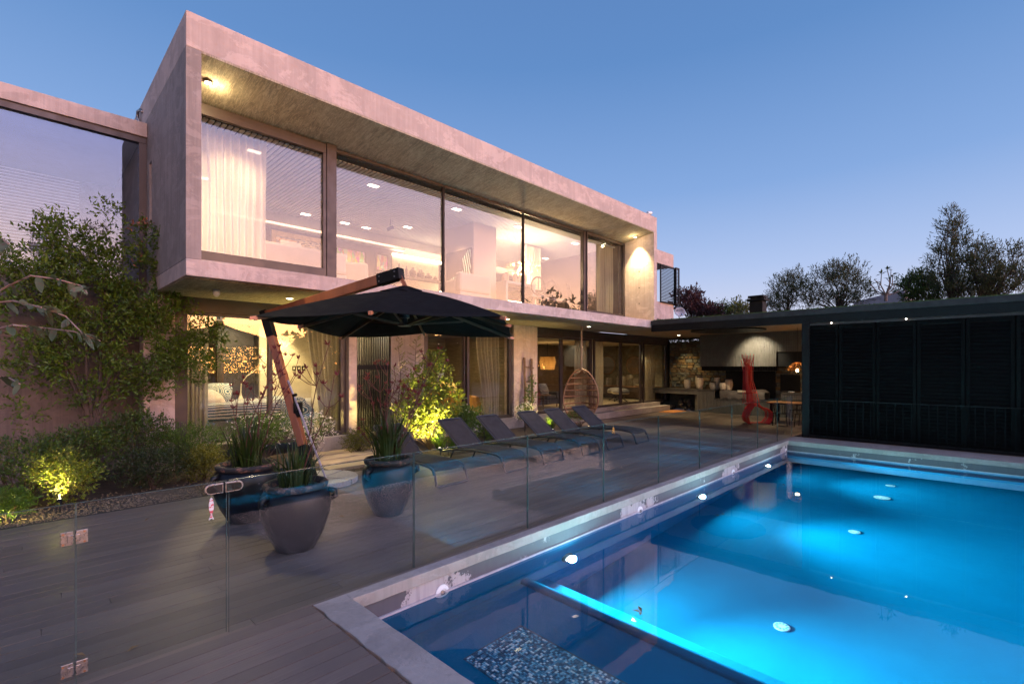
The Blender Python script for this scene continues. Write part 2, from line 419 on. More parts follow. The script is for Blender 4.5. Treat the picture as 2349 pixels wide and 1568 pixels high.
# black glazed pots with worn patches
k = N('pot_glaze'); f = k.noise(3.2, 8, 0.74); f2 = k.noise(1.6, 4)
a = k.mix(k.mr(f, 0.63, 0.70), (0.006, 0.006, 0.0075), (0.20, 0.165, 0.15)); a = k.mix(k.math('MULTIPLY', k.mr(f2, 0.5, 0.7), 0.5), a, (0.010, 0.016, 0.022))
k.b.inputs['Specular IOR Level'].default_value = 0.3; k.col(a).rough(k.mr(f, 0.55, 0.66, 0.35, 0.8)); k.bump(f, 0.35, 0.02); POT = k.m
k = N('terracotta_rim'); f = k.noise(9, 6, 0.7); k.col(k.mix(k.mr(f, 0.52, 0.60), (0.014, 0.012, 0.012), (0.17, 0.075, 0.05))).rough(0.8); k.bump(f, 0.5, 0.02); RIM = k.m
k = N('white_washed_vase'); f = k.noise(3, 6, 0.7, k.map((22, 22, 2))); f2 = k.noise(4, 4)
k.col(k.mix(k.mr(f, 0.42, 0.58), (0.40, 0.30, 0.20), (0.62, 0.52, 0.42))).rough(0.85); k.bump(f, 0.6, 0.02); VASE = k.m
LEAF_A = foliage('leaf_climber', (0.060, 0.115, 0.008), (0.135, 0.195, 0.014), None, 0.30)
LEAF_B = foliage('leaf_hedge', (0.036, 0.085, 0.006), (0.085, 0.135, 0.011), (0.15, 0.10, 0.03), 0.30)
LEAF_C = foliage('leaf_bright', (0.102, 0.156, 0.017), (0.204, 0.240, 0.024), (0.26, 0.20, 0.02), 0.40)
LEAF_D = foliage('leaf_strap', (0.020, 0.040, 0.006), (0.040, 0.062, 0.010), None, 0.25, 0.4)
LEAF_E = foliage('leaf_tree', (0.043, 0.061, 0.018), (0.094, 0.102, 0.026), (0.11, 0.085, 0.022), 0.35)
LEAF_F = foliage('leaf_grey', (0.075, 0.095, 0.042), (0.13, 0.135, 0.07), (0.12, 0.075, 0.04), 0.30)
LEAF_R = foliage('leaf_maroon', (0.050, 0.014, 0.018), (0.095, 0.030, 0.024), None, 0.3)
LEAF_G = foliage('leaf_moss', (0.055, 0.130, 0.008), (0.120, 0.200, 0.013), None, 0.3)
LEAF_Y = foliage('leaf_olive', (0.105, 0.115, 0.010), (0.185, 0.175, 0.016), None, 0.35)
FLW = simple('white_petal', (0.66, 0.60, 0.52), 0.8, 0, 0.1, 20)
GRASS = foliage('turf', (0.05, 0.10, 0.018), (0.085, 0.15, 0.028), None, 0.3)
# ================================================================== GROUND, DECK, POOL
PX0, PX1, PY0, PY1 = 2.12, 15.3, -1.3, 4.11         # inner edges of the pool
ZW = -0.30                                          # water level
g = MB()
for (x0, x1, y0, y1) in ((-160, 240, 4.6, 240), (-160, 240, -160, -2.2), (-160, 1.6, -2.2, 4.6), (15.9, 240, -2.2, 4.6)):
    g.add([(x0, y0, -0.12), (x1, y0, -0.12), (x1, y1, -0.12), (x0, y1, -0.12)], [(0, 1, 2, 3)])
kind(g.build('ground', SOIL), 'structure')

# timber deck: boards run along the pool, every board its own plank
deck = MB().box(-4, 22.6, 4.42, 11.0, -0.11, -0.04).box(-4, 1.80, -2.0, 4.42, -0.11, -0.04).build('deck', simple('deck_joists', (0.02, 0.018, 0.016), 0.9))
kind(deck, 'structure')
boards = []
pitch = 0.146
def row(y, x0, x1, k):
    rr = random.Random(k*7 + 3); x = x0
    first = True
    while x < x1 - 0.05:
        L = rr.uniform(2.4, 4.6) if not first else rr.uniform(1.0, 4.2)
        first = False
        e = min(x + L, x1)
        if x1 - e < 0.6: e = x1
        boards.append((x + 0.003, e - 0.003, y)); x = e
k_ = 0; y = 4.335
while y < 11.0:
    if y < 9.15: row(y, -4.0, 22.5, k_)
    else: row(y, 13.95, 22.5, k_)
    y += pitch; k_ += 1
y = 4.335 - pitch
while y > -2.0:
    row(y, -4.0, 1.815, k_); y -= pitch; k_ += 1
def seen(b):
    cx_ = max(b[0], min(b[1], 1.0)); return math.hypot((b[0]+b[1])/2 - 1.5 if b[1] > 0 else 50, b[2] - 3)
def vis(b):
    mx, my = (b[0]+b[1])/2, b[2]
    best = 1e9
    for x in (b[0], mx, b[1]):
        d = A[0]*x + B[0]*my; l = A[1]*x + B[1]*my
        if d > 0.6 and abs(l/d) < 1.08 and F*H/d < 730: best = min(best, d)
    return best
boards.sort(key=vis)
pm = MB().box(-0.5, 0.5, -(pitch-0.009)/2, (pitch-0.009)/2, -0.028, 0.0).build('plank', DECK)
pmesh = pm.data; bpy.data.objects.remove(pm)
for i, (x0, x1, y) in enumerate(boards[:300]):
    o = mshare('plank', pmesh, None, deck, ((x0+x1)/2, y, random.uniform(-0.0015, 0.0015)), (0, 0, 0), (x1-x0, 1, 1))
m = MB()
for (x0, x1, y) in boards[300:]: m.box(x0, x1, y-(pitch-0.009)/2, y+(pitch-0.009)/2, -0.028, 0.0)
kind(m.build('plank', DECK, deck), 'stuff')

# coping of the pool, cast concrete, weathered edge
def rough_box(x0, x1, y0, y1, z0, z1, nx, ny, amp, seed, flat=()):
    rr = random.Random(seed); m = MB()
    def j(x, y, z):
        ox = oy = 0
        if abs(y-y1) < 1e-6 and 'y1' in flat: oy = rr.uniform(-amp, amp)
        if abs(y-y0) < 1e-6 and 'y0' in flat: oy = rr.uniform(-amp*0.4, amp*0.4)
        if abs(x-x0) < 1e-6 and 'x0' in flat: ox = rr.uniform(-amp, amp)
        if abs(x-x1) < 1e-6 and 'x1' in flat: ox = rr.uniform(-amp*0.4, amp*0.4)
        return Vector((x+ox, y+oy, z))
    top = [[j(x0+(x1-x0)*i/nx, y0+(y1-y0)*q/ny, z1) for q in range(ny+1)] for i in range(nx+1)]
    b = [[p - Vector((0, 0, z1-z0)) for p in r_] for r_ in top]
    idx = {}; V = []
    for i in range(nx+1):
        for q in range(ny+1):
            idx[(i, q, 1)] = len(V); V.append(top[i][q]); idx[(i, q, 0)] = len(V); V.append(b[i][q])
    Fs = []
    for i in range(nx):
        for q in range(ny):
            Fs.append((idx[(i, q, 1)], idx[(i+1, q, 1)], idx[(i+1, q+1, 1)], idx[(i, q+1, 1)]))
            Fs.append((idx[(i, q, 0)], idx[(i, q+1, 0)], idx[(i+1, q+1, 0)], idx[(i+1, q, 0)]))
    for i in range(nx):
        Fs.append((idx[(i, 0, 0)], idx[(i+1, 0, 0)], idx[(i+1, 0, 1)], idx[(i, 0, 1)])); Fs.append((idx[(i, ny, 0)], idx[(i, ny, 1)], idx[(i+1, ny, 1)], idx[(i+1, ny, 0)]))
    for q in range(ny):
        Fs.append((idx[(0, q, 0)], idx[(0, q, 1)], idx[(0, q+1, 1)], idx[(0, q+1, 0)])); Fs.append((idx[(nx, q, 0)], idx[(nx, q+1, 0)], idx[(nx, q+1, 1)], idx[(nx, q, 1)]))
    m.add(V, Fs); return m
kind(rough_box(1.83, 2.12, PY0, 4.255, -0.10, 0.006, 2, 60, 0.012, 1, ('x0', 'x1')).build('coping', CONC, bevel=0.006), 'structure')
cop = rough_box(2.12, 15.3, PY1, 4.255, -0.105, 0.006, 130, 2, 0.010, 2, ('y0',)).build('coping', CONC, bevel=0.006); kind(cop, 'structure')
kind(rough_box(15.3, 16.36, PY0-0.3, 4.255, -0.12, 0.0, 3, 60, 0.004, 3, ('x0',)).build('coping', CONC, bevel=0.006), 'structure')
kind(rough_box(1.83, 15.3, PY0-0.3, PY0, -0.10, 0.004, 60, 2, 0.006, 4, ('y1',)).build('coping', CONC, bevel=0.006), 'structure')
# pool shell
t = 0.25
band = MB()
band.box(PX0-0.02, PX1+0.02, 4.15, 4.15+t, -0.29, -0.106).box(PX0-t, PX0-0.01, PY0, 4.15, -0.29, -0.101)
band.box(PX1+0.03, PX1+t, PY0, 4.15, -0.29, -0.121).box(PX0, PX1, PY0-t, PY0-0.04, -0.29, -0.101)
kind(band.build('pool_wall_band', BAND), 'structure')
basin = MB()
basin.box(PX0-t, PX1+t, 4.155, 4.155+t, -2.4, -0.291).box(PX0-t, PX0-0.005, PY0, 4.155, -2.4, -0.291)
basin.box(PX1+0.035, PX1+t, PY0, 4.155, -2.4, -0.291).box(PX0, PX1, PY0-t, PY0-0.045, -2.4, -0.291)
basin.box(PX0-0.005, 4.36, PY0-0.045, 4.155, -1.9, -0.95)
basin.box(4.50, 4.88, PY0-0.045, 4.155, -2.4, -1.22).box(4.88, PX1+0.035, PY0-0.045, 4.155, -2.4, -1.88)
kind(basin.build('pool_basin', POOLP, bevel=0.02), 'structure')
lip = MB(); 
lip.tube([(4.43, PY0-0.04, -0.93), (4.43, 4.15, -0.93)], 0.069, 16); lip.box(4.362, 4.498, PY0-0.04, 4.15, -1.9, -0.93)
kind(lip.build('pool_ledge_lip', POOLP, smooth=False), 'structure')
trim = MB().box(PX0, PX1, 4.128, 4.149, -0.297, -0.275).box(PX1+0.012, PX1+0.029, PY0, 4.128, -0.297, -0.275)
kind(trim.build('pool_waterline_trim', simple('lime_scale', (0.42, 0.38, 0.40), 0.6, 0, 0.2, 8)), 'structure')
bench = MB().box(PX1-0.38, PX1+0.034, PY0-0.044, 4.154, -1.51, -0.62)
kind(bench.build('pool_bench', POOLP, bevel=0.015), 'structure')
w = MB(); nx, ny = 60, 26
w.grid(lambda a, b: (PX0-0.004 + (PX1-PX0+0.036)*a, PY0-0.042 + (4.154-PY0+0.04)*b, ZW), nx, ny)
water = w.build('water', WATER, smooth=True); kind(water, 'structure')

# mosaic mat let into the shallow ledge
mos = thing('mosaic_panel', 'square mosaic of small blue and white tiles set in the shallow pool ledge', 'mosaic', (3.31, 2.5, -0.95))
TM = [simple('tile_'+n, c, 0.25, 0, 0.15, 10) for n, c in (('navy', (0.012, 0.055, 0.11)), ('blue', (0.03, 0.16, 0.27)), ('sky', (0.12, 0.33, 0.45)), ('white', (0.42, 0.52, 0.56)))]
MB().box(2.92, 3.70, 1.5, 3.52, -0.949, -0.946).build('grout', simple('tile_grout', (0.01, 0.04, 0.065), 0.8), mos)
tb = MB().box(-0.0098, 0.0098, -0.0098, 0.0098, 0, 0.004).build('tile', TM[0]); tme = tb.data; bpy.data.objects.remove(tb)
cells = [(2.935 + i*0.0222, 1.515 + j*0.0222) for i in range(34) for j in range(90)]
cells.sort(key=lambda p: (p[0]-3.2)**2 + (p[1]-2.9)**2)
rest = [MB() for _ in TM]
for n_, (x, y) in enumerate(cells):
    c = random.choices(range(4), (5, 3, 2, 1.6))[0]
    if n_ < 300: mshare('tile', tme, TM[c], mos, (x, y, -0.946))
    else: rest[c].box(x-0.0098, x+0.0098, y-0.0098, y+0.0098, -0.946, -0.942)
for c in range(4): kind(rest[c].build('tile', TM[c], mos), 'stuff')

# pool lamps, return jets, floor drains
for i, (x, pw, lab) in enumerate(((5.29, 105, 'round underwater pool lamp nearest the shallow ledge, brightest'), (9.48, 62, 'round underwater pool lamp, middle one of the wall under the deck'), (13.43, 34, 'round underwater pool lamp nearest the dark louvred wall'))):
    zl = (-0.86, -0.92, -0.95)[i]
    t_ = thing('pool_light', lab, 'pool light', (x, 4.15, zl), 'underwater lamps in the pool wall')
    MB().tube([(x, 4.154, zl), (x, 4.105, zl)], [0.12, 0.105], 24).build('bezel', STEEL, t_)
    MB().tube([(x, 4.104, zl), (x, 4.085, zl)], [0.082, 0.07], 24).build('lens', POOLL, t_)
    lamp('AREA', (x, 4.06, zl), pw, (0.32, 0.90, 1.0), 0.16, (x, 0.0, zl+1.2), name='pool_lamp')
    lamp('SPOT', (x, 4.05, zl), 8200*pw/105*(1.0, 1.25, 1.4)[i], (0.32, 0.90, 1.0), 0.08, (x, 0.0, zl+1.05), 105, 1.0, name='pool_beam')
for i, (x, lab) in enumerate(((3.15, 'round white return jet nearest the coping corner'), (7.21, 'round white return jet between the first and second pool lamps'), (11.27, 'round white return jet between the second and third pool lamps'), (15.2, 'round white return jet at the far corner of the pool'))):
    t_ = thing('pool_jet', lab, 'pool jet', (x, 4.15, -0.29), 'return jets along the waterline')
    f_ = MB().lathe([(0.085, 0), (0.085, 0.012), (0.05, 0.022), (0.05, 0.012), (0.0, 0.012)], (0, 0, 0), 24).build('flange', PLAST, None); f_.parent = t_; f_.rotation_euler = (R(90), 0, 0)
    f_ = MB().lathe([(0.03, 0), (0.03, 0.024), (0.012, 0.028), (0.012, 0.0)], (0, 0, 0), 16).build('nozzle', STEEL, None); f_.parent = t_; f_.rotation_euler = (R(90), 0, 0)
for i, (x, y, z, r, lab) in enumerate(((6.36, 1.78, -1.878, 0.09, 'round white drain cover nearest, on the middle floor of the pool'), (10.16, 1.70, -1.878, 0.09, 'round white drain cover, second along the pool floor'), (12.8, 1.66, -1.878, 0.15, 'large ringed drain cover far along the pool floor'), (14.05, 1.67, -1.878, 0.09, 'small drain cover farthest along the pool floor'))):
    t_ = thing('pool_drain', lab, 'drain cover', (x, y, z), 'drain covers along the pool floor')
    MB().lathe([(r, 0), (r, 0.012), (r*0.9, 0.02), (0, 0.022)], (x, y, z), 28).build('cover', DRAINW, t_)
    sl_ = MB()
    for q in range(10):
        a = 2*math.pi*q/10; c_ = Vector((math.cos(a), math.sin(a), 0)); sl_.bar(Vector((x, y, z+0.023)) + c_*r*0.5, Vector((x, y, z+0.021)) + c_*r*0.8, 0.018, 0.004)
    sl_.build('slots', simple('drain_slot', (0.05, 0.2, 0.28), 0.6), t_)
p = gwp = Vector((7.6, -0.55, -1.872))
m = MB(); m.tube([p + Vector((0.05*math.sin(j*1.1), 0.035*j, 0.01 + 0.012*math.sin(j*2))) for j in range(8)], [0.006, 0.010, 0.013, 0.010, 0.012, 0.014, 0.010, 0.004], 5)
tag(m.build('sunken_twig', BARK, loc=tuple(p)), 'dark bent twig lying on the pool floor at the right', 'twig')
# leaves fallen into the water
LEAFD = simple('dead_leaf', (0.20, 0.11, 0.04), 0.8, 0, 0.4, 40)
for i, (u, v, lab) in enumerate(((1472, 1405, 'curled yellow leaf floating by the bright reflection in the pool'), (1650, 1183, 'dark leaf floating near the middle pool lamp, left one of a pair'), (1663, 1178, 'dark leaf floating near the middle pool lamp, right one of a pair'), (1803, 1112, 'small dark leaf floating beyond the third pool lamp'))):
    p = G(u, v, ZW+0.006); m = MB(); a = random.uniform(0, 3)
    for q in range(3 if i == 0 else 1):
        m.leaf(p, Vector((math.cos(a+q*1.3), math.sin(a+q*1.3), 0.25 if i == 0 else 0.02)), Vector((0, 0, 1)), 0.085 if i else 0.10, 0.04, 0.3)
    tag(m.build('floating_leaf', LEAFD if i == 0 else BARK, loc=tuple(p)), lab, 'leaf', 'leaves floating on the pool')
for i, (u, v, lab) in enumerate(((197, 2620/1.7437, 'brown curled leaf on the deck beside the lower gate hinge'), (290, 1494, 'brown leaf on the deck behind the middle of the gate pane'), (332, 1194, 'thin scattered twig on the deck beyond the gate'), (790, 1185, 'small dry leaf on the deck between the two nearest pots'))):
    p = G(u, v, 0.012); m = MB(); a = random.uniform(0, 3); m.leaf(p, Vector((math.cos(a), math.sin(a), 0.15)), Vector((0, 0, 1)), 0.09, 0.035, 0.35)
    tag(m.build('fallen_leaf', LEAFD, loc=tuple(p)), lab, 'leaf', 'fallen leaves on the deck')
# far terrace behind the camera
kind(MB().box(-6, 24, -14, PY0-0.3, -0.10, -0.002).build('terrace', simple('dark_terrace', (0.07, 0.06, 0.06), 0.7, 0, 0.25, 3)), 'structure')

# planting bed
bed = MB()
bed.grid(lambda a, b: (-5 + 18.9*a, 9.2 + 3.2*b, -0.05 + 0.05*math.sin(a*40)*math.sin(b*9) + 0.10*b), 60, 12)
kind(bed.build('planting_bed', SOIL, smooth=True), 'structure')
gm = MB()
for i in range(4200):
    x = random.uniform(-2.4, 3.2) if i < 3000 else random.uniform(3.2, 13); y = 9.2 + abs(random.gauss(0, 0.45)); r = random.uniform(0.008, 0.018)
    gm.lathe([(r*0.5, 0), (r, r*0.5), (r*0.5, r)], (x, y, -0.02 + 0.10*(y-9.2)/3.2), 5, random.uniform(0.6, 1))
kind(gm.build('gravel', simple('gravel', (0.13, 0.09, 0.055), 0.9, 0, 0.6, 40)), 'stuff')
# stepping sleepers from the deck to the house
for i in range(4):
    y = 9.42 + i*0.52
    o = MB().box(4.35 + 0.12*i, 6.35 + 0.1*i, y, y+0.44, -0.06, 0.045 + 0.006*i).build('stepping_sleeper', PAVER, bevel=0.012, loc=(5.3, y, 0)); kind(o, 'structure')
# concrete steps up to the living room
st = thing('concrete_step', 'two long concrete steps up to the living room doors', 'steps', (18, 11.2, 0))
MB().box(13.95, 22.04, 11.05, 11.42, 0.0, 0.245).build('lower_step', CONC, st, bevel=0.008)
MB().box(13.95, 21.75, 11.42, 11.70, 0.0, 0.40).build('upper_step', CONC, st, bevel=0.008)
MB().box(5.0, 13.93, 11.5, 11.72, -0.06, 0.38).build('plinth', CONC, st, bevel=0.008)
dm = MB().grid(lambda a, b: (20.7 + 1.3*a, 10.22 + 0.72*b, 0.014 + 0.004*math.sin(a*60)*math.sin(b*40)), 26, 16).build('doormat', simple('coir', (0.42, 0.16, 0.04), 0.95, 0, 0.3, 40, 0.8, 200), loc=(21.3, 10.5, 0), solid=0.02)
tag(dm, 'orange coir doormat on the deck beside the concrete steps', 'doormat')
# ================================================================== HOUSE
BX0, BX1, BY, BZ0, BZ1 = 1.85, 16.90, 9.0, 3.53, 7.69
IX0, IX1 = 2.06, 16.68
GY = 10.30          # upper glazing
FY = 11.60          # ground floor facade
FZ = 0.42
house = thing('concrete_house', 'two storey raw concrete house with long glazed upper box overhanging the ground floor', 'house', (9.4, 11.6, 0))
MB().box(BX0, BX1, BY, GY+0.25, 7.13, BZ1).box(BX0, BX1, GY+0.25, 16.3, 7.13, BZ1).build('roof', CON, house, bevel=0.012)
# sloping soffit of the recess, streaked board marked concrete
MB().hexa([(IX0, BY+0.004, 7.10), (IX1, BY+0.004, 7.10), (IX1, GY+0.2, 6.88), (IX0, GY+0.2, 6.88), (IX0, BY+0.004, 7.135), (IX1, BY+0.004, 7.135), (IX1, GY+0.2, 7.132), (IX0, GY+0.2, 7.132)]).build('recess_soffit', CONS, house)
MB().box(BX0, BX1, BY, 16.3, BZ0, 3.80).build('floor_slab', CON, house, bevel=0.012)
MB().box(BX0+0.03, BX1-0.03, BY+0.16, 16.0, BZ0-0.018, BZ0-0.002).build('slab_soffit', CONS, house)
MB().hexa([(IX0, BY+0.006, 3.802), (IX1, BY+0.006, 3.802), (IX1, GY+0.2, 3.802), (IX0, GY+0.2, 3.802), (IX0, BY+0.006, 3.81), (IX1, BY+0.006, 3.81), (IX1, GY+0.2, 4.02), (IX0, GY+0.2, 4.02)]).build('ledge', CON, house)
# end walls (a slot window in the left one)
ew = MB()
sy0, sy1, sz0, sz1 = 11.78, 12.02, 4.7, 6.15
ew.box(BX0, IX0, BY, sy0, 3.802, 7.128).box(BX0, IX0, sy1, 13.2, 3.802, 7.128).box(BX0, IX0, sy0, sy1, 3.802, sz0).box(BX0, IX0, sy0, sy1, sz1, 7.128)
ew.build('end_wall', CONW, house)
MB().box(1.93, 1.95, sy0, sy1, sz0, sz1).build('slot_window', GLD, house)
MB().box(IX1, BX1, BY, 16.3, 3.802, 7.128).build('end_wall', CON, house)
tie = MB()
for z in (6.35, 5.72, 5.10, 4.50):
    tie.tube([(IX1-0.002, 9.62, z), (IX1-0.006, 9.62, z)], 0.022, 12)
tie.build('tie_hole', BLK, house)
# --- upper glazing
def window(name, x0, x1, z0, z1, y, fr, glass, parent, depth=0.09, rec=0.02):
    m = MB(); fl, frr, fb, ft = fr
    if ft: m.box(x0, x1, y, y+depth, z1-ft, z1)
    if fb: m.box(x0, x1, y, y+depth, z0, z0+fb)
    if fl: m.box(x0, x0+fl, y+0.001, y+depth-0.001, z0+fb, z1-ft)
    if frr: m.box(x1-frr, x1, y+0.001, y+depth-0.001, z0+fb, z1-ft)
    f = m.build(name, ALU, parent, bevel=0.004)
    MB().box(x0+fl+0.002, x1-frr-0.002, y+depth/2-0.006+rec, y+depth/2+0.006+rec, z0+fb+0.002, z1-ft-0.002).build('pane', glass, f)
    return f
window('sliding_window', IX0+0.002, 4.66, 4.00, 6.875, GY-0.10, (0.02, 0.07, 0.20, 0.20), GLU, house)
MB().box(4.665, 4.88, GY-0.12, GY+0.14, 3.95, 6.90).build('mullion', ALU, house, bevel=0.005)
for (x0, x1) in ((4.885, 7.885), (7.905, 10.965), (10.985, 14.05)):
    window('fixed_window', x0, x1, 3.93, 6.885, GY, (0.012, 0.012, 0.07, 0.06), GLU, house)
MB().box(14.055, 14.17, GY-0.02, GY+0.14, 3.95, 6.90).build('mullion', ALU, house, bevel=0.005)
window('sliding_window', 14.175, IX1-0.004, 3.98, 6.90, GY-0.06, (0.04, 0.10, 0.13, 0.10), GLU, house)
# --- upstairs room
room = MB().box(IX0+0.002, IX1-0.002, GY+0.25, 16.0, 3.83, 3.98); room.build('upper_floor', FLOORM, house)
MB().box(IX0+0.002, IX1-0.002, 15.92, 16.1, 3.98, 6.95).build('upper_back_wall', TAUPE, house)
MB().box(IX0+0.002, IX0+0.06, GY+0.2, 15.92, 3.98, 6.95).box(IX1-0.06, IX1-0.003, GY+0.2, 15.92, 3.98, 6.95).build('upper_side_wall', TAUPE, house)
MB().box(IX0+0.06, IX1-0.06, GY+0.22, 15.92, 6.86, 6.94).build('upper_ceiling', simple('ceiling_void', (0.04, 0.035, 0.04), 0.9), house)
CEILW = simple('white_slat', (0.52, 0.50, 0.51), 0.6, 0, 0.08, 3)
sb = MB().box(-0.036, 0.036, GY+0.30, 15.55, 6.775, 6.80); so = sb.build('ceiling_slat', CEILW); sme = so.data; bpy.data.objects.remove(so)
x = IX0 + 0.12
while x < IX1 - 0.1:
    mshare('ceiling_slat', sme, None, house, (x, 0, 0)); x += 0.107
MB().box(IX0+0.07, IX1-0.07, 15.56, 15.60, 6.50, 6.86).build('cove_pelmet', CEILW, house)
MB().box(IX0+0.07, 10.2, 15.61, 15.90, 6.845, 6.858).build('cove_led', LED, house)
MB().box(IX0+0.07, 10.2, 15.62, 15.918, 6.42, 6.45).build('cove_shelf', CEILW, house)
MB().box(10.2, IX1-0.08, 15.61, 15.90, 6.845, 6.858).build('cove_led', LED, house)
# partition with the fireplace
MB().box(10.35, 11.35, 11.95, 13.5, 3.982, 6.77).build('partition', simple('pale_plaster', (0.50, 0.42, 0.38), 0.85, 0, 0.05, 2), house)
# far windows at the back of the dining end
for x0 in (11.9, 13.5, 15.1):
    MB().box(x0, x0+1.4, 15.86, 15.915, 4.2, 6.3).build('back_window', simple('night_glass', (0.03, 0.025, 0.035), 0.1), house)
MB().box(11.7, IX1-0.1, 15.5, 15.6, 5.02, 5.06).build('back_rail_led', LED, house)
MB().box(9.77, 12.3, 15.885, 15.918, 4.6, 6.30).build('shelf_niche', simple('pale_brick', (0.45, 0.38, 0.30), 0.9, 0, 0.2, 12, 0.4, 40), house)
MB().box(9.77, 12.3, 15.80, 15.884, 6.22, 6.30).build('niche_led', LED, house)
MB().box(9.72, 12.35, 15.55, 15.90, 5.42, 5.50).build('wall_shelf', DARKW, house)
lamp('AREA', (6.1, 15.72, 6.66), 55, W_WARM, 8.0, (6.1, 15.72, 0), shape='RECTANGLE', sy=0.15, name='cove_light')
lamp('AREA', (13.4, 15.72, 6.66), 30, W_WARM, 6.0, (13.4, 15.72, 0), shape='RECTANGLE', sy=0.15, name='cove_light')
# ceiling spots upstairs
for (x, y, lab_) in ((6.44, 11.38, 'recessed ceiling spot nearest the glass in the second pane of the upper window'), (9.15, 11.33, 'recessed ceiling spot near the glass just right of the first thin glass joint'), (11.74, 11.29, 'recessed ceiling spot near the glass left of the second thin glass joint'), (14.84, 11.27, 'recessed ceiling spot near the right thick mullion upstairs'), (9.16, 13.94, 'recessed ceiling spot above the small track spotlight upstairs'), (14.82, 13.83, 'recessed ceiling spot above the chandelier upstairs'),
    (6.2, 15.0, 'recessed ceiling spot by the cove just left of the thick mullion'), (7.47, 15.0, 'recessed ceiling spot by the cove, first one right of the thick mullion'), (8.23, 15.0, 'recessed ceiling spot by the cove, second one right of the thick mullion'), (16.0, 13.75, 'recessed ceiling spot deepest in the upper dining room'), (3.2, 13.9, 'recessed ceiling spot behind the white sheer curtain, rear one'), (3.6, 11.4, 'recessed ceiling spot behind the white sheer curtain, front one')):
    t_ = thing('recessed_spot', lab_, 'ceiling spot', (x, y, 6.77), 'recessed spots upstairs')
    MB().box(x-0.16, x+0.16, y-0.10, y+0.10, 6.755, 6.774).build('trim', WHITE, t_)
    MB().box(x-0.13, x+0.13, y-0.075, y+0.075, 6.748, 6.754).build('lens', emis('spot_panel', (1.0, 0.85, 0.62), 7.0) if 'spot_panel' not in bpy.data.materials else bpy.data.materials['spot_panel'], t_)
    lamp('SPOT', (x, y, 6.74), 95, W_WARM, 0.06, (x, y, 0), 110, 0.8, name='spot_light')

# recess downlights, each with an added fill point
for (x, y, lab) in ((2.30, 9.62, 'starry bright downlight in the left corner of the upper recess soffit'), (16.40, 9.62, 'downlight washing the right end wall of the upper recess')):
    z = 7.10 - 0.22*(y-9.0)/1.5
    t_ = thing('recess_downlight', lab, 'downlight', (x, y, z), 'downlights in the upper recess')
    MB().lathe([(0.075, 0), (0.075, -0.03), (0.055, -0.034), (0.055, 0)], (x, y, z), 20).build('ring', ALU, t_)
    MB().lathe([(0.052, -0.012), (0.052, -0.036), (0.0, -0.040)], (x, y, z), 20).build('lens', SPOTL, t_)
    lamp('SPOT', (x, y, z-0.06), 120 if x > 9 else 130, (1.0, 0.80, 0.42), 0.05, (x + (0.22 if x > 9 else 0.0), y, 3.8), 78 if x > 9 else 95, 0.9, name='recess_light')
    lamp('POINT', (x + (-0.15 if x > 9 else 0.12), y, z-0.16), 5 if x < 9 else 3, (1.0, 0.80, 0.42), 0.05, name='recess_fill')  # helper point added near the lens, brightens the soffit round it
# soffit downlights, ground floor
DL = [((3.94, 10.33), 'round downlight in the soffit left of the black parasol'), ((14.15, 10.14), 'round downlight in the soffit beside the hanging chair rope'), ((10.2, 10.25), 'round downlight in the soffit behind the black parasol canopy'),
      ((20.85, 10.04), 'round downlight in the pavilion ceiling beside the living room corner'), ((19.6, 6.55), 'round downlight in the pavilion ceiling in front of the ribbed hood')]
def soffit_light(x, y, z, lab, pw, ang=80, tgt=None):
    t_ = thing('soffit_downlight', lab, 'downlight', (x, y, z), 'downlights under the soffits')
    MB().lathe([(0.085, 0), (0.085, -0.012), (0.06, -0.016), (0.06, 0)], (x, y, z), 20).build('ring', WHITE, t_)
    MB().lathe([(0.058, -0.004), (0.058, -0.018), (0.0, -0.022)], (x, y, z), 20).build('lens', SPOTL, t_)
    lamp('SPOT', (x, y, z-0.05), pw, (1.0, 0.76, 0.44), 0.05, tgt or (x, y, 0), ang, 0.8, name='soffit_light')
for (p, lab), pw in zip(DL, (120, 130, 60, 120, 150)): soffit_light(p[0], p[1], 3.51, lab, pw)

# ground floor facade
def XU(u): return PY(u, 900, FY).x
fc = MB()
xs = [XU(u) for u in (372, 401)]
MB().box(xs[0]-0.3, xs[1], FY-0.02, FY+0.4, -0.1, BZ0-0.02).build('concrete_pier', CON, house, bevel=0.006)
MB().box(XU(799), XU(817), FY-0.04, FY+0.3, 0.0, BZ0-0.02).build('concrete_pier', CON, house, bevel=0.006)
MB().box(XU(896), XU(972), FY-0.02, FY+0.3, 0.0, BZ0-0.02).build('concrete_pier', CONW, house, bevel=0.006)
MB().box(XU(1176), XU(1230), FY-0.06, FY+0.4, 0.0, BZ0-0.02).build('concrete_pier', CON, house, bevel=0.006)
for (ua_, ub_) in ((401, 799), (972, 1176), (1230, 1533)): MB().box(XU(ua_), XU(ub_), FY, FY+0.25, 3.22, BZ0-0.02).build('lintel', ALU, house)
window('bedroom_window', XU(401), XU(622), FZ-0.08, 3.215, FY+0.02, (0.22, 0.05, 0.10, 0.06), GLD, house, 0.12)
window('bedroom_window', XU(623), XU(798), FZ-0.08, 3.215, FY+0.10, (0.06, 0.14, 0.14, 0.06), GLD, house, 0.12)
window('bedroom_window', XU(973), XU(1072), FZ-0.1, 3.215, FY+0.10, (0.20, 0.05, 0.10, 0.06), GLD, house, 0.12)
window('bedroom_window', XU(1073), XU(1175), FZ-0.1, 3.215, FY+0.02, (0.09, 0.12, 0.16, 0.06), GLD, house, 0.12)
lw = [1230, 1292, 1364, 1428, 1477.5, 1532]
for i in range(5):
    window('living_room_window', XU(lw[i])+0.002, XU(lw[i+1])-0.002, FZ-0.03, 3.215, FY+0.02 + 0.09*(i % 2), (0.09, 0.14, 0.09, 0.08), GLD, house, 0.08)
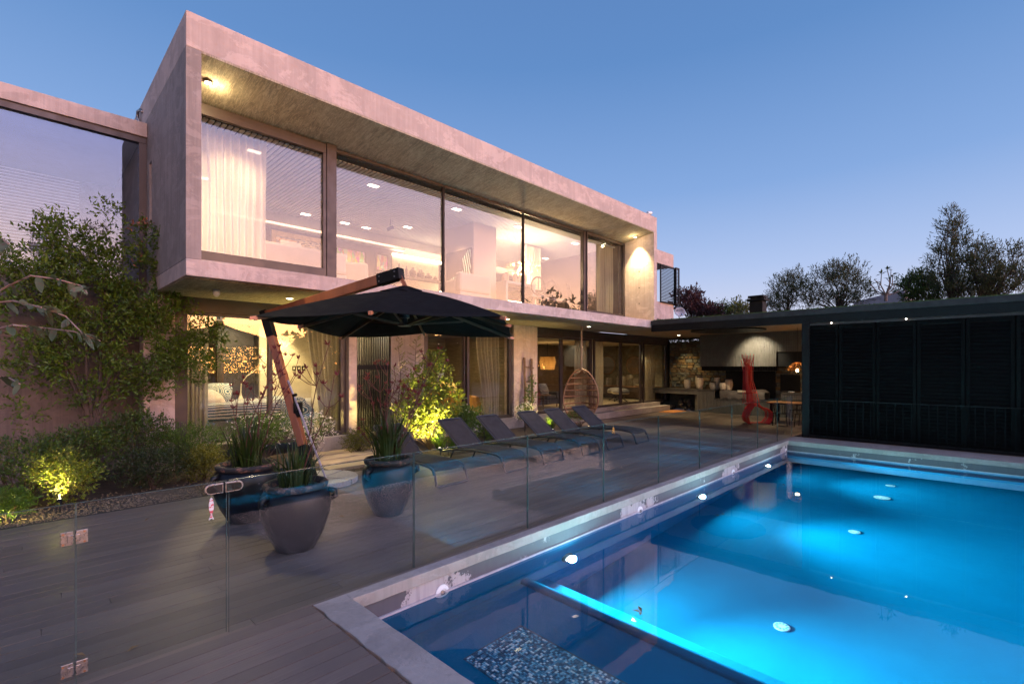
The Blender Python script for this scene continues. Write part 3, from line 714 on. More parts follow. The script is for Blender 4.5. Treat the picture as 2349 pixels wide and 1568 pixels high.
XR = XU(1533)
MB().box(XR, XR+0.12, FY-0.01, FY+0.12, FZ-0.05, 3.4).build('corner_post', BLK, house)
# side glass of the living room
f_ = MB().box(XR+0.02, XR+0.10, FY+0.12, 12.4, 3.15, 3.25).box(XR+0.02, XR+0.10, FY+0.12, 12.4, FZ-0.05, FZ+0.05).build('living_room_window', ALU, house)
MB().box(XR+0.05, XR+0.062, FY+0.12, 12.4, FZ+0.05, 3.15).build('pane', GLD, f_)
# dark slatted screen and door
sd = MB().box(XU(818)-0.2, XU(896)+0.4, FY+1.2, FY+1.25, FZ-0.1, 3.3).build('entrance_door', simple('cream_door', (0.46, 0.40, 0.28), 0.5), house)
bs = MB().box(-0.016, 0.016, -0.03, 0.03, FZ-0.1, 3.35).build('screen_slat', BLK); bme = bs.data; bpy.data.objects.remove(bs)
MB().box(XU(818)-0.3, XU(896)+0.5, FY+0.12, FY+1.3, FZ-0.12, FZ-0.101).build('hall_floor', FLOORM, house)
MB().box(XU(818)-0.3, XU(896)+0.5, FY+0.12, FY+1.3, 3.36, 3.42).build('hall_ceiling', CREAM, house)
n_ = 15
for i in range(n_):
    xx = XU(822) + (XU(895)-XU(822))*i/(n_-1)
    o = mshare('screen_slat', bme, None, house, (xx, FY+0.08, 0)); o.location.z = 0
MB().box(XU(819), XU(896), FY+0.045, FY+0.11, 2.02, 2.14).build('screen_rail', BLK, house)

# ground floor rooms
def roombox(x0, x1, y1, wall, ceil, floor, zc=3.20):
    MB().box(x0, x1, FY+0.3, y1, FZ-0.12, FZ-0.02).build('room_floor', floor, house)
    MB().box(x0, x1, FY+0.26, y1, zc, zc+0.06).build('room_ceiling', ceil, house)
    MB().box(x0, x1, y1, y1+0.1, FZ-0.02, zc).build('room_wall', wall, house)
    MB().box(x0-0.08, x0, FY+0.3, y1, FZ-0.02, zc).build('room_wall', wall, house)
    MB().box(x1, x1+0.08, FY+0.3, y1, FZ-0.02, zc).build('room_wall', wall, house)
roombox(2.35, 5.78, 15.2, CREAM, CREAM, FLOORM)
roombox(7.95, 11.85, 15.4, OLIVE, OLIVE, FLOORM)
roombox(12.6, 23.0, 16.2, simple('warm_wall', (0.16, 0.105, 0.05), 0.85, 0, 0.15, 2), CREAM, FLOORM)
# bedroom one: dark wardrobe and mirror doors at the back, cream wall to the right
MB().box(3.55, 4.42, 14.0, 14.1, FZ-0.02, 3.2).build('dark_doorway', simple('dark_bedroom_wall', (0.03, 0.022, 0.015), 0.5), house)
MB().box(2.4, 3.25, 14.3, 14.4, FZ-0.02, 3.2).build('wardrobe', DARKW, house)
MB().box(4.44, 5.77, 13.6, 13.7, FZ-0.02, 3.2).build('cream_wall', CREAM, house)
# pier between bedroom and the wing behind the planting
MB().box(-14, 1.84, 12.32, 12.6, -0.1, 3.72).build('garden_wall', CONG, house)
# glazed wing on the left
wing = thing('glazed_wing', 'side wing with large reflecting window and flat concrete roof edge beyond the shrub', 'house wing', (-2, 12.3, 3.7))
MB().box(-14, 1.845, 12.22, 18, 6.74, 7.03).build('roof', CON, wing, bevel=0.01)
MB().box(-14, 1.84, 12.26, 12.40, 6.62, 6.735).build('window_frame', ALU, wing)
MB().box(1.72, 1.845, 12.27, 12.41, 3.74, 6.62).build('window_frame', ALU, wing)
MB().box(-14, 1.72, 12.27, 12.41, 3.725, 3.80).build('window_frame', ALU, wing)
MB().box(-14, 1.715, 12.33, 12.345, 3.805, 6.615).build('pane', glassm('wing_glass', 1.55, (0.86, 0.9, 0.95), 0.75, 0.0, (0.62, 0.80, 1.0)), wing)
MB().box(-14, 1.8, 16, 16.1, 3.7, 6.74).box(-14, 1.8, 12.5, 16, 3.62, 3.70).build('inner_wall', simple('wing_wall', (0.25, 0.23, 0.24), 0.8), wing)
MB().box(-14, 1.83, 12.42, 16, 6.66, 6.735).build('wing_ceiling', WHITE, wing)
MB().box(1.74, 1.835, 12.42, 16, 3.8, 6.66).build('side_wall', CONW, wing)
bl = MB().box(-3.4, 0.9, -0.02, 0.02, -0.002, 0.002).build('blind_slat', PLAST); blm = bl.data; bpy.data.objects.remove(bl)
for i in range(34):
    o = mshare('blind_slat', blm, None, wing, (-0.0, 13.6, 5.95 - i*0.062), (R(25), 0, 0)); 
for (u, v) in ((53, 400), (203, 430)):
    p = G(u, v, 6.655)
    t_ = thing('wing_downlight', 'round downlight in the wing ceiling, %s' % ('left one' if u < 100 else 'right one nearer the concrete box'), 'downlight', tuple(p), 'downlights in the wing')
    MB().lathe([(0.06, 0), (0.06, -0.01), (0.0, -0.012)], tuple(p), 18).build('lens', SPOTL, t_)
    lamp('SPOT', (p.x, p.y, 6.6), 60, W_WARM, 0.05, (p.x, p.y, 0), 100, 0.8, name='wing_light')
pp = [(1.80, 12.6, 7.03), (1.80, 12.6, 7.30), (1.86, 12.55, 7.42), (1.92, 12.5, 7.42)]
tag(MB().tube([PX(321, 284, 1.8), PX(315, 270, 1.8), PX(316, 256, 1.8), PX(322, 252, 1.82), PX(327, 258, 1.845)], 0.028, 10).build('vent_pipe', STEEL, loc=(1.8, 12.6, 7.0), smooth=True), 'bent metal vent pipe on the wing roof beside the concrete box', 'pipe')
# balcony volume beyond the box with folded black shutters
bal = thing('balcony_volume', 'small concrete balcony beyond the right end of the upper box', 'balcony', (17.6, 10.5, 3.8))
def yb(u, v, Y=10.6): return PY(u, v, Y)
MB().box(16.91, yb(1545, 600).x, 10.6, 13, yb(1540, 612).z, yb(1540, 588).z+0.1).build('roof', CON, bal)
MB().box(16.91, yb(1545, 700).x, 10.6, 13, yb(1540, 735).z, yb(1540, 697).z).build('parapet', CON, bal)
sh = thing('folding_shutter', 'folded black louvred shutters projecting from the concrete balcony', 'shutter', (yb(1535, 650).x, 10.5, 5))
z0, z1 = yb(1535, 697).z, yb(1535, 612).z
for i, (u0, u1, yy) in enumerate(((1516, 1549, 10.52), (1551, 1559, 10.42))):
    xa, xb = PY(u0, 650, yy).x, PY(u1, 650, yy).x
    lf = MB().box(xa, xa+0.05, yy, yy+0.05, z0, z1).box(xb-0.05, xb, yy, yy+0.05, z0, z1).box(xa+0.05, xb-0.05, yy, yy+0.05, z0, z0+0.06).box(xa+0.05, xb-0.05, yy, yy+0.05, z1-0.06, z1).build('shutter_leaf', BLK, sh)
    zz = z0+0.09
    while zz < z1-0.08:
        MB().hexa([(xa+0.05, yy+0.005, zz), (xb-0.05, yy+0.005, zz), (xb-0.05, yy+0.045, zz+0.04), (xa+0.05, yy+0.045, zz+0.04), (xa+0.05, yy+0.005, zz+0.012), (xb-0.05, yy+0.005, zz+0.012), (xb-0.05, yy+0.045, zz+0.052), (xa+0.05, yy+0.045, zz+0.052)]).build('slat', BLK, lf); zz += 0.065
# ================================================================== BARBECUE PAVILION
pav = thing('barbecue_pavilion', 'low dark pavilion with planted flat roof, open barbecue bay and black louvred wall', 'pavilion', (18, 4, 0))
RX = 16.40
MB().box(RX, 25.2, -9, 8.98, 3.62, 3.78).box(16.93, 25.2, 8.98, 11.9, 3.62, 3.78).box(22.4, 25.2, 11.9, 14, 3.62, 3.78).build('roof_slab', simple('dark_roof_edge', (0.028, 0.026, 0.027), 0.85, 0, 0.3, 3, 0.1, 40), pav, bevel=0.006)
MB().box(RX+0.03, RX+0.20, -9, 8.98, 3.38, 3.618).build('fascia_beam', BLK, pav)
MB().box(RX+0.2, 25, -9, 8.98, 3.525, 3.618).box(16.95, 25, 8.98, 11.58, 3.525, 3.618).box(22.42, 25, 11.58, 13.9, 3.525, 3.618).build('pavilion_ceiling', simple('warm_ceiling', (0.34, 0.22, 0.12), 0.75, 0, 0.12, 3, 0.15, 50, (0.2, 3, 3)), pav)
MB().tube([(19.4, 7.35, 3.524), (19.4, 7.35, 3.47)], 1.35, 48).build('skylight_shade_disc', BLK, pav)  # solid black disc in place of the skylight recess and its shade
# turf on the roof
tf = MB()
for i in range(5200):
    x = RX + 0.05 + random.random()**2*3.5; y = random.uniform(-1.6, 8.9); p = Vector((x, y, 3.78))
    tf.leaf(p, Vector((random.uniform(-.5, .5), random.uniform(-.5, .5), 1)), Vector((1, random.uniform(-1, 1), 0)), random.uniform(0.03, 0.06), 0.018, 0.1)
tf.box(RX+0.03, 25, -8.9, 8.9, 3.781, 3.80)
kind(tf.build('roof_turf', GRASS), 'stuff')
# post and louvred wall
MB().box(RX+0.04, RX+0.22, 3.86, 4.06, 0.0, 3.38).build('post', BLK, pav, bevel=0.005)
lv = [PX(u, 900, 16.5).y for u in (1850, 1924, 2010, 2103, 2215, 2330, 2475)]
slat0 = MB().hexa([(0.0, -0.5, 0.0), (0.0, 0.5, 0.0), (0.035, 0.5, 0.075), (0.035, -0.5, 0.075), (0.0, -0.5, 0.012), (0.0, 0.5, 0.012), (0.035, 0.5, 0.087), (0.035, -0.5, 0.087)])
s0 = slat0.build('slat', BLKW); slm = s0.data; bpy.data.objects.remove(s0)
for i in range(6):
    y1, y0 = lv[i]-0.01, lv[i+1]+0.01
    lf = MB().box(16.48, 16.55, y0, y0+0.07, 0.06, 3.30).box(16.48, 16.55, y1-0.07, y1, 0.06, 3.30).box(16.48, 16.55, y0+0.07, y1-0.07, 0.06, 0.16).box(16.48, 16.55, y0+0.07, y1-0.07, 3.2, 3.30).build('louvre_panel', BLKW, pav)
    MB().box(16.552, 16.57, y0-0.03, y1+0.03, 0.03, 3.34).build('backing', BLK, lf)
    for q in range(32):
        mshare('slat', slm, None, lf, (16.49, (y0+y1)/2, 0.17 + q*0.094), (0, 0, 0), (1, y1-y0-0.145, 1))
MB().box(16.47, 16.58, -9, 3.86, 0.0, 0.055).build('louvre_sill', BLK, pav)
MB().box(16.50, 16.53, -9, 3.85, 3.31, 3.375).build('louvre_track', ALU, pav)
for (y, lab, e) in ((3.3, 'small lit track lamp above the first black louvre panel', 4), (1.62, 'small bright track lamp above the third black louvre panel', 6)):
    tag(MB().lathe([(0.017, 0), (0.017, -0.02), (0, -0.025)], (16.42, y, 3.36), 12).build('track_lamp', SPOTL, loc=(16.42, y, 3.36)), lab, 'lamp', 'track lamps over the louvres')
# balustrade of thin bars in front of the louvres
bal2 = thing('bar_balustrade', 'thin black bar railing along the far coping in front of the louvres', 'railing', (16.33, 1, 0))
MB().bar((16.33, -9, 1.12), (16.33, 3.84, 1.12), 0.04, 0.02).bar((16.33, -9, 0.09), (16.33, 3.84, 0.09), 0.03, 0.02).build('rail', BLK, bal2)
b0 = MB().box(-0.011, 0.011, -0.011, 0.011, 0.1, 1.11).build('bar', simple('railing_bar', (0.0035, 0.0037, 0.0042), 0.7, 0, 0.1, 4, spec=0.04)); bm_ = b0.data; bpy.data.objects.remove(b0)
y = 3.74
while y > -3.2:
    mshare('bar', bm_, None, bal2, (16.33, y, 0)); y -= 0.172
# ribbed hood, counter
def ribs(m, x, y0, y1, z0, z1, pitch_=0.062, d=0.03):
    y = y0
    while y < y1 - 0.02: m.box(x-d, x, y, y+pitch_*0.52, z0, z1); y += pitch_
    m.box(x, x+0.05, y0, y1, z0, z1)
hood = thing('ribbed_hood', 'grey vertically ribbed hood panel over the barbecue lit by a spot', 'hood', (21.8, 7, 2.1))
m = MB(); ribs(m, 21.75, 6.30, 9.45, 2.10, 3.52); ribs(m, 21.75, 4.2, 6.29, 2.70, 3.52); m.build('ribbed_panel', RIB, hood)
m = MB(); ribs(m, 21.9, 6.30, 9.45, 1.92, 2.09); m.box(21.9, 23.1, 6.3, 9.45, 2.05, 2.1).build('hood_underside', BLK, hood)
MB().box(21.82, 21.86, 4.4, 6.28, 2.11, 2.69).build('screen_recess', BLK, hood)
lamp('SPOT', (20.6, 7.0, 3.44), 170, (1.0, 0.86, 0.60), 0.05, (21.75, 7.0, 2.35), 85, 0.7, name='hood_light')
ctr = thing('barbecue_counter', 'long ribbed grey stone barbecue counter with dark top along the back wall', 'counter', (22.4, 8, 0))
m = MB(); ribs(m, 22.1, 4.0, 6.2, 0.0, 0.95); ribs(m, 22.1, 6.2, 8.95, 0.0, 0.62); ribs(m, 22.1, 8.95, 9.75, 0.0, 0.98); ribs(m, 22.1, 9.75, 12.2, 0.80, 0.98)
m.build('ribbed_front', RIB, ctr)
MB().box(22.05, 23.1, 3.9, 6.2, 0.952, 1.0).box(22.05, 23.1, 6.2, 8.95, 0.622, 0.66).box(22.05, 23.1, 8.95, 12.25, 0.982, 1.03).build('counter_top', simple('dark_stone_top', (0.045, 0.04, 0.036), 0.4, 0, 0.2, 8), ctr)
MB().box(22.2, 23.1, 9.76, 9.9, 0.0, 0.8).build('counter_leg', MORTAR, ctr)
# stone wall, every stone laid
sw = thing('stone_wall', 'rustic wall of irregular ochre and grey stones behind the vases', 'wall', (23.2, 10, 0))
MB().box(23.16, 23.5, 3.6, 13.9, 0.0, 3.30).build('mortar_bed', MORTAR, sw)
stm = []
for v_ in range(6):
    m = MB(); rr = random.Random(v_); P = []
    for (a, b, c) in ((-1,-1,0),(1,-1,0),(1,1,0),(-1,1,0),(-1,-1,1),(1,-1,1),(1,1,1),(-1,1,1)):
        k = 0.80 if c == 0 else 1.0
        P.append(Vector((-0.5*0 - (0.07*rr.uniform(0.6, 1.0) if c == 0 else -0.0), a*0.5*k*rr.uniform(0.86, 1.0), b*0.5*k*rr.uniform(0.84, 1.0))))
    m.hexa([P[0], P[1], P[2], P[3], P[4], P[5], P[6], P[7]])
    o = m.build('stone', STONES[0], bevel=0.0); stm.append(o.data); bpy.data.objects.remove(o)
ns = 0
z = 0.9; rs = random.Random(5)
extra = MB()
while z < 3.28:
    h = rs.choice((0.10, 0.13, 0.16, 0.20)); h = min(h, 3.29 - z) if 3.29 - z < 0.26 else h
    y = 3.9
    while y < 12.6:
        w_ = rs.uniform(0.14, 0.42)
        hidden = (z > 2.1 and y < 9.4)
        if not hidden:
            dz = rs.uniform(-0.01, 0.01)
            mshare('stone', rs.choice(stm), rs.choices(STONES, (2, 3, 3, 2))[0], sw, (23.165, y + w_/2, z + h/2 + dz), (rs.uniform(-.04, .04), 0, 0), (rs.uniform(0.7, 1.3), w_*0.97, h*0.95)); ns += 1
        y += w_
    z += h
lamp('SPOT', (22.35, 10.7, 3.44), 60, (1.0, 0.76, 0.38), 0.05, (22.9, 10.6, 1.0), 75, 0.9, name='vase_light')
lamp('SPOT', (22.1, 4.9, 2.6), 14, (1.0, 0.68, 0.3), 0.05, (23.1, 4.9, 1.1), 110, 0.9, name='counter_light')
# planting behind the gap over the stone wall handled with the trees
# oven recess and tap
MB().box(23.02, 23.10, 5.75, 6.5, 1.05, 1.75).build('oven_door', BLK, ctr)
MB().box(23.02, 23.09, 6.7, 8.8, 0.7, 1.9).build('grill_recess', BLK, ctr)
tag(MB().tube([(22.5, 4.75, 1.0), (22.5, 4.75, 1.33), (22.44, 4.79, 1.41), (22.33, 4.82, 1.40), (22.30, 4.83, 1.33)], 0.016, 8).build('tap', BLK, loc=(22.5, 4.75, 1)), 'black swan neck tap at the counter sink by the wicker lamp', 'tap')
for i, (y, lab) in enumerate(((5.9, 'pale bowl on the counter under the oven door, left one'), (5.45, 'pale bowl on the counter under the oven door, right one'))):
    tag(MB().lathe([(0.05, 0), (0.12, 0.05), (0.125, 0.06), (0.11, 0.05), (0.0, 0.02)], (22.4, y, 1.0), 16).build('bowl', PLAST, loc=(22.4, y, 1)), lab, 'bowl', 'bowls on the counter')
# vases
for (u, hgt, rad, dx, lab) in ((1577, 0.50, 0.165, 0.0, 'whitewashed clay vase standing apart at the left end of the shelf'), (1604, 0.68, 0.175, 0.15, 'tall whitewashed amphora behind, second from the left on the shelf'), (1606, 0.60, 0.15, -0.18, 'slim whitewashed vase in front of the tall amphora'), (1635, 0.36, 0.14, 0.0, 'low squat clay vase in the middle of the shelf'), (1645, 0.60, 0.14, 0.2, 'tall narrow whitewashed vase rising behind the squat ones'), (1658, 0.36, 0.14, -0.18, 'small squat vase at the front of the right cluster'), (1672, 0.50, 0.165, 0.1, 'wide shouldered whitewashed vase at the right end of the shelf')):
    x = 22.5 + dx; p = PX(u, 900, x)
    t_ = thing('clay_vase', lab, 'vase', (p.x, p.y, 1.03), 'clay vases on the barbecue shelf')
    MB().lathe([(rad*0.62, 0), (rad*0.80, hgt*0.12), (rad, hgt*0.45), (rad, hgt*0.72), (rad*0.86, hgt*0.90), (rad*0.80, hgt*0.93)], (p.x, p.y, 1.03), 24).build('body', VASE, t_, smooth=True)
    MB().lathe([(rad*0.80, hgt*0.93), (rad*0.94, hgt*0.955), (rad*0.94, hgt), (rad*0.76, hgt), (rad*0.70, hgt*0.8)], (p.x, p.y, 1.03), 24, cap=False).build('rim', RIM, t_, smooth=True)
# firewood / rocks under the shelf
for i in range(16):
    y = random.uniform(9.95, 11.4); lay = i // 6; x = 22.4 + random.uniform(0, 0.3)
    m = MB(); rr = random.Random(i); L = rr.uniform(0.10, 0.16)
    m.lathe([(L*0.5, 0), (L, L*0.5), (L*0.9, L*1.1), (L*0.4, L*1.5)], (0, 0, 0), 7, rr.uniform(0.7, 1))
    for v_ in m.v: v_ += Vector((rr.uniform(-.02, .02), rr.uniform(-.02, .02), rr.uniform(-.02, .02)))
    z_ = 0.0 + lay*0.17
    o = m.build('rock', simple('dark_rock', (0.05, 0.042, 0.036), 0.85, 0, 0.4, 9, 0.6, 30) if i == 0 else bpy.data.materials['dark_rock'])
    o.location = (x, y if lay == 0 else 10.2 + random.uniform(0, 0.8), z_)
    tag(o, 'dark rough rock in the heap under the vase shelf', 'rock', 'rocks heaped under the shelf')
# covered barbecue
bb = thing('covered_barbecue', 'barbecue under a grey fabric cover with a pale badge beside the red chair', 'barbecue', (22.5, 7.9, 0.66))
m = MB()
def cov(a, b):
    y = 6.85 + 1.9*a; t_ = b*math.pi
    hgt = 0.44 - 0.10*math.sin(a*3.3) + 0.05*math.sin(a*7) - 0.12*(abs(a-0.5)*2)**6
    x = 22.5 - 0.36*math.cos(t_); z = 0.68 + max(0, hgt)*(abs(math.sin(t_))**0.45) + 0.02*math.sin(a*31+b*9)
    return (x, y + 0.03*math.sin(b*7 + a*5), z)
m.grid(cov, 40, 20).build('cover', simple('grey_cover', (0.075, 0.058, 0.05), 0.75, 0, 0.2, 6, 0.4, 40), bb, smooth=True)
bp = Vector((22.15, 7.75, 1.0))
MB().box(22.12, 22.13, 7.55, 7.95, 0.98, 1.06).build('badge', simple('badge_cream', (0.42, 0.36, 0.26), 0.7), bb)
# pendant wicker lamp
pc = PX(1829, 848, 20.0)
pl = thing('wicker_pendant', 'glowing dome shaped wicker pendant lamp at the pavilion post', 'pendant lamp', tuple(pc))
m = MB()
for i in range(16):
    a = 2*math.pi*i/16
    m.tube([pc + Vector((0.30*math.sin(t_)*math.cos(a), 0.30*math.sin(t_)*math.sin(a), 0.30*math.cos(t_)-0.02)) for t_ in [0.15 + j*0.18 for j in range(9)]], 0.008, 5)
for t_ in (0.35, 0.6, 0.85, 1.1, 1.35, 1.55):
    m.tube([pc + Vector((0.30*math.sin(t_)*math.cos(a), 0.30*math.sin(t_)*math.sin(a), 0.30*math.cos(t_)-0.02)) for a in [j*0.33 for j in range(19)]], 0.010, 5, closed=True)
m.build('shade', cloth('wicker_glow', (0.62, 0.36, 0.13), 0.5), pl)
MB().lathe([(0.02, 0.06), (0.045, 0.0), (0.03, -0.045), (0, -0.055)], tuple(pc + Vector((0, 0, -0.02))), 14).build('bulb', BULB, pl)
MB().tube([pc + Vector((0, 0, 0.28)), (pc.x, pc.y, 3.52)], 0.006, 6).build('cord', BLK, pl)
lamp('POINT', pc + Vector((0, 0, -0.02)), 60, (1.0, 0.58, 0.22), 0.05, name='pendant_light')
# dining table and chairs
tbp = Vector((20.0, 4.75, 0))
tbl = thing('dining_table', 'timber topped outdoor dining table lit by the wicker lamp', 'table', tuple(tbp))
tp = MB()
for i in range(6): MB().box(19.55 + i*0.17, 19.712 + i*0.17, 3.95, 6.0, 0.735, 0.775).build('plank', WOODT, tbl, bevel=0.004)
for (x, y) in ((19.65, 4.1), (20.45, 4.1), (19.65, 5.85), (20.45, 5.85)): MB().box(x-0.04, x+0.04, y-0.04, y+0.04, 0, 0.733).build('leg', BLK, tbl)
tag(MB().lathe([(0.06, 0), (0.2, 0.05), (0.24, 0.09), (0.21, 0.07), (0, 0.03)], (19.95, 4.5, 0.776), 20).build('tray', WOODT, loc=(19.95, 4.5, 0.776)), 'shallow round wooden bowl on the dining table', 'bowl')
def make_chair(label):
    t_ = thing('dining_chair', label, 'chair', (0, 0, 0), 'black chairs round the dining table')
    MB().box(-0.23, 0.23, -0.22, 0.22, 0.43, 0.46).build('seat', BLK, t_, bevel=0.01)
    for sx in (-0.2, 0.2):
        for sy in (-0.2, 0.2): MB().tube([(sx, sy, 0.43), (sx*1.15, sy*1.15, 0)], 0.016, 8).build('leg', BLK, t_)
    m = MB(); m.tube([(0.23*math.cos(a)*1.08, 0.24*math.sin(a), 0.74 + 0.05*math.sin(a)) for a in [math.pi*(-0.15 + 1.3*j/14) for j in range(15)]], 0.018, 8); m.build('back_rail', BLK, t_)
    m = MB()
    for j in range(9):
        a = math.pi*(0.08 + 0.84*j/8); m.tube([(0.21*math.cos(a), 0.20*math.sin(a), 0.46), (0.245*math.cos(a), 0.235*math.sin(a), 0.75)], 0.008, 6)
    m.build('spindles', BLK, t_)
    return t_
ch = make_chair('black spindle back chair at the dining table nearest the red cane chair'); ch.location = (19.05, 5.35, 0); ch.rotation_euler.z = R(95)
dup(ch, (19.1, 4.65, 0), R(86), 'black spindle back chair at the dining table next to the pavilion post')
dup(ch, (20.9, 5.3, 0), R(-90), 'black spindle back chair on the far side of the dining table')
# red cane chair with a tall tufted back
rc = thing('red_cane_chair', 'sculptural red cane chair with tall tufted rod back', 'chair', (19.2, 6.3, 0))
dv = Vector((A[0], B[0], 0)); rv = Vector((A[1], B[1], 0))     # depth and sideways of the view onto the chair
base_d = 17.95
sc_ = base_d / F
def RCp(u, v, dd): return DP(base_d + dd, (u - CX)*sc_, H - (v - HY)*sc_)
loop = [(1726, 926), (1714, 938), (1706, 955), (1710, 968), (1722, 972), (1745, 973), (1762, 971), (1772, 958), (1772, 944), (1760, 936), (1742, 932), (1732, 925)]
m = MB(); rr = random.Random(3)
for i in range(26):
    dd = -0.28 + 0.56*i/25; j = rr.uniform(-1.5, 1.5)
    wv = 1.0 - 0.10*abs(dd)/0.28
    m.tube([RCp(1737 + (u-1739)*wv*0.9 + j, v + rr.uniform(-0.6, 0.6) - (2.0*dd/0.28 if v > 960 else 0), dd) for (u, v) in loop], 0.0085, 6)
m.build('seat_loop', RED, rc)
m = MB()
for i in range(34):
    q = rr.uniform(-1, 1); dd = rr.uniform(-1, 1)
    tu = 1716 + q*19*rr.uniform(0.5, 1.15) + (rr.choice((-1, 1))*rr.uniform(5, 14) if i % 9 == 0 else 0)
    m.tube([RCp(1725 + q*14, 926, dd*0.26), RCp(1722 + q*12.5, 903, dd*0.20), RCp(1717 + q*9, 872, dd*0.12), RCp(1717 + q*9, 850, dd*0.12), RCp(1716 + q*10.5, 836, dd*0.15), RCp(tu, 812 + rr.uniform(-2, 12), dd*0.24)], [0.010, 0.010, 0.010, 0.009, 0.009, 0.007], 6)
m.build('back_rods', RED, rc)
m = MB()
for (v, w_) in ((900, 11), (926, 13)):
    m.tube([RCp(1723 + w_*math.cos(a), v + math.sin(a)*0.5, 0.24*math.sin(a)) for a in [j*0.45 for j in range(14)]], 0.018, 6, closed=True)
m.build('binding', RED, rc)

# on the pavilion roof
chm = PX(1740, 700, 19.5)
t_ = thing('roof_chimney', 'square black chimney with a flat cowl on the turf roof', 'chimney', (19.5, chm.y, 3.8))
MB().box(19.3, 19.75, chm.y-0.20, chm.y+0.26, 3.78, PX(1740, 692, 19.5).z).build('shaft', BLK, t_)
zt = PX(1740, 692, 19.5).z
MB().box(19.22, 19.83, chm.y-0.28, chm.y+0.34, zt+0.03, zt+0.10).box(19.26, 19.79, chm.y-0.24, chm.y+0.30, zt+0.15, zt+0.22).box(19.34, 19.7, chm.y-0.16, chm.y+0.22, zt, zt+0.15).build('cowl', BLK, t_)
dc = PX(1559, 716, 17.6)
dn = (Vector((0, 0, H)) - dc).normalized(); dn = (dn + Vector((0.1, -0.25, 0.45))).normalized()
dish = thing('satellite_dish', 'grey satellite dish lettered DIRECTV on the turf roof edge', 'satellite dish', tuple(dc))
qx = Vector((0, 0, 1)).cross(dn).normalized(); qy = dn.cross(qx)
rD = 0.20
m = MB().grid(lambda a, b: dc + (qx*math.cos(a*6.2832) + qy*math.sin(a*6.2832)*0.95)*rD*b + dn*0.05*b*b, 32, 6)
m.build('reflector', simple('dish_grey', (0.36, 0.34, 0.37), 0.5), dish, smooth=True, solid=0.008)
MB().tube([dc - dn*0.02, dc - dn*0.12 + Vector((0, 0, -0.1)), (dc.x + 0.1, dc.y, 3.79)], 0.018, 8).build('mast', STEEL, dish)
MB().tube([dc - qy*0.18, dc - qy*0.2 + dn*0.22], 0.012, 6).obox(dc - qy*0.2 + dn*0.24, (0.05, 0.05, 0.06)).build('feed_arm', simple('feed_blue', (0.06, 0.16, 0.34), 0.5), dish)
fc_ = bpy.data.curves.new('lettering', 'FONT'); fc_.body = 'DIRECTV'; fc_.size = 0.092; fc_.align_x = 'CENTER'; fc_.extrude = 0.002
fo = bpy.data.objects.new('lettering', fc_); col.objects.link(fo); fc_.materials.append(simple('letter_ink', (0.05, 0.05, 0.08), 0.6)); fo.parent = dish
mm = Matrix((qx, qy, dn)).transposed().to_4x4(); mm.translation = qy*0.035 + dn*0.035
dg_ = bpy.context.evaluated_depsgraph_get(); lme = bpy.data.meshes.new_from_object(fo.evaluated_get(dg_)); bpy.data.objects.remove(fo)
fo = bpy.data.objects.new('lettering', lme); col.objects.link(fo); fo.parent = dish; fo.matrix_local = mm
for (u0, u1, v0, v1, lab) in ((1690, 1733, 703, 709, 'low dark planter box on the turf roof left of the chimney'), (1757, 1795, 700, 706, 'low dark planter box on the turf roof right of the chimney'), (1860, 1905, 691, 698, 'low dark planter box on the turf roof beneath the middle trees'), (1945, 1990, 687, 693, 'low dark planter box on the turf roof left of the bare tree'), (2010, 2062, 681, 688, 'low dark planter box under the bare tree on the roof')):
    a_, b_ = PX(u0, v1, 18.6), PX(u1, v0, 18.6)
    tag(MB().box(18.6, 19.2, b_.y, a_.y, 3.79, 3.80 + 0.2).build('roof_planter', simple('planter_dark', (0.06, 0.05, 0.055), 0.7) if 'planter_dark' not in bpy.data.materials else bpy.data.materials['planter_dark'], loc=(18.6, a_.y, 3.79), bevel=0.008), lab, 'planter', 'planter boxes on the turf roof')
nb = MB(); a_, b_ = PX(1985, 700, 60), PX(2075, 664, 60)
nb.hexa([(60, b_.y, 0), (60, a_.y+1, 0), (75, a_.y+1, 0), (75, b_.y, 0), (60, b_.y, b_.z), (60, a_.y+1, b_.z-0.8), (75, a_.y+1, b_.z-0.8), (75, b_.y, b_.z)])
tag(nb.build('neighbour_house', simple('slate_roof', (0.20, 0.20, 0.23), 0.8, 0, 0.2, 1), loc=(60, a_.y, 0)), 'grey pitched roof of a neighbouring house between the trees', 'house')
tag(MB().lathe([(0.055, 0), (0.06, -0.06), (0.05, -0.10), (0.02, -0.13), (0, -0.135)], (2.57, 10.18, 3.51), 18).build('security_camera', PLAST, loc=(2.57, 10.18, 3.51), smooth=True), 'white dome security camera under the box soffit at the left', 'security camera')
cc = PY(1487, 489, 9.1)
t_ = thing('security_camera', 'small bullet security camera on the top edge of the concrete box', 'security camera', tuple(cc))
MB().tube([cc + Vector((-0.06, 0, 0.0)), cc + Vector((0.14, -0.03, 0.02))], [0.055, 0.065], 12).build('barrel', PLAST, t_)
MB().tube([cc + Vector((0.141, -0.03, 0.02)), cc + Vector((0.150, -0.031, 0.021))], 0.04, 12).build('lens', BLK, t_)
MB().tube([(cc.x, cc.y + 0.02, BZ1 - 0.01), cc], 0.03, 8).build('bracket', PLAST, t_)
cam_lens = Vector((2.57, 10.12, 3.41))
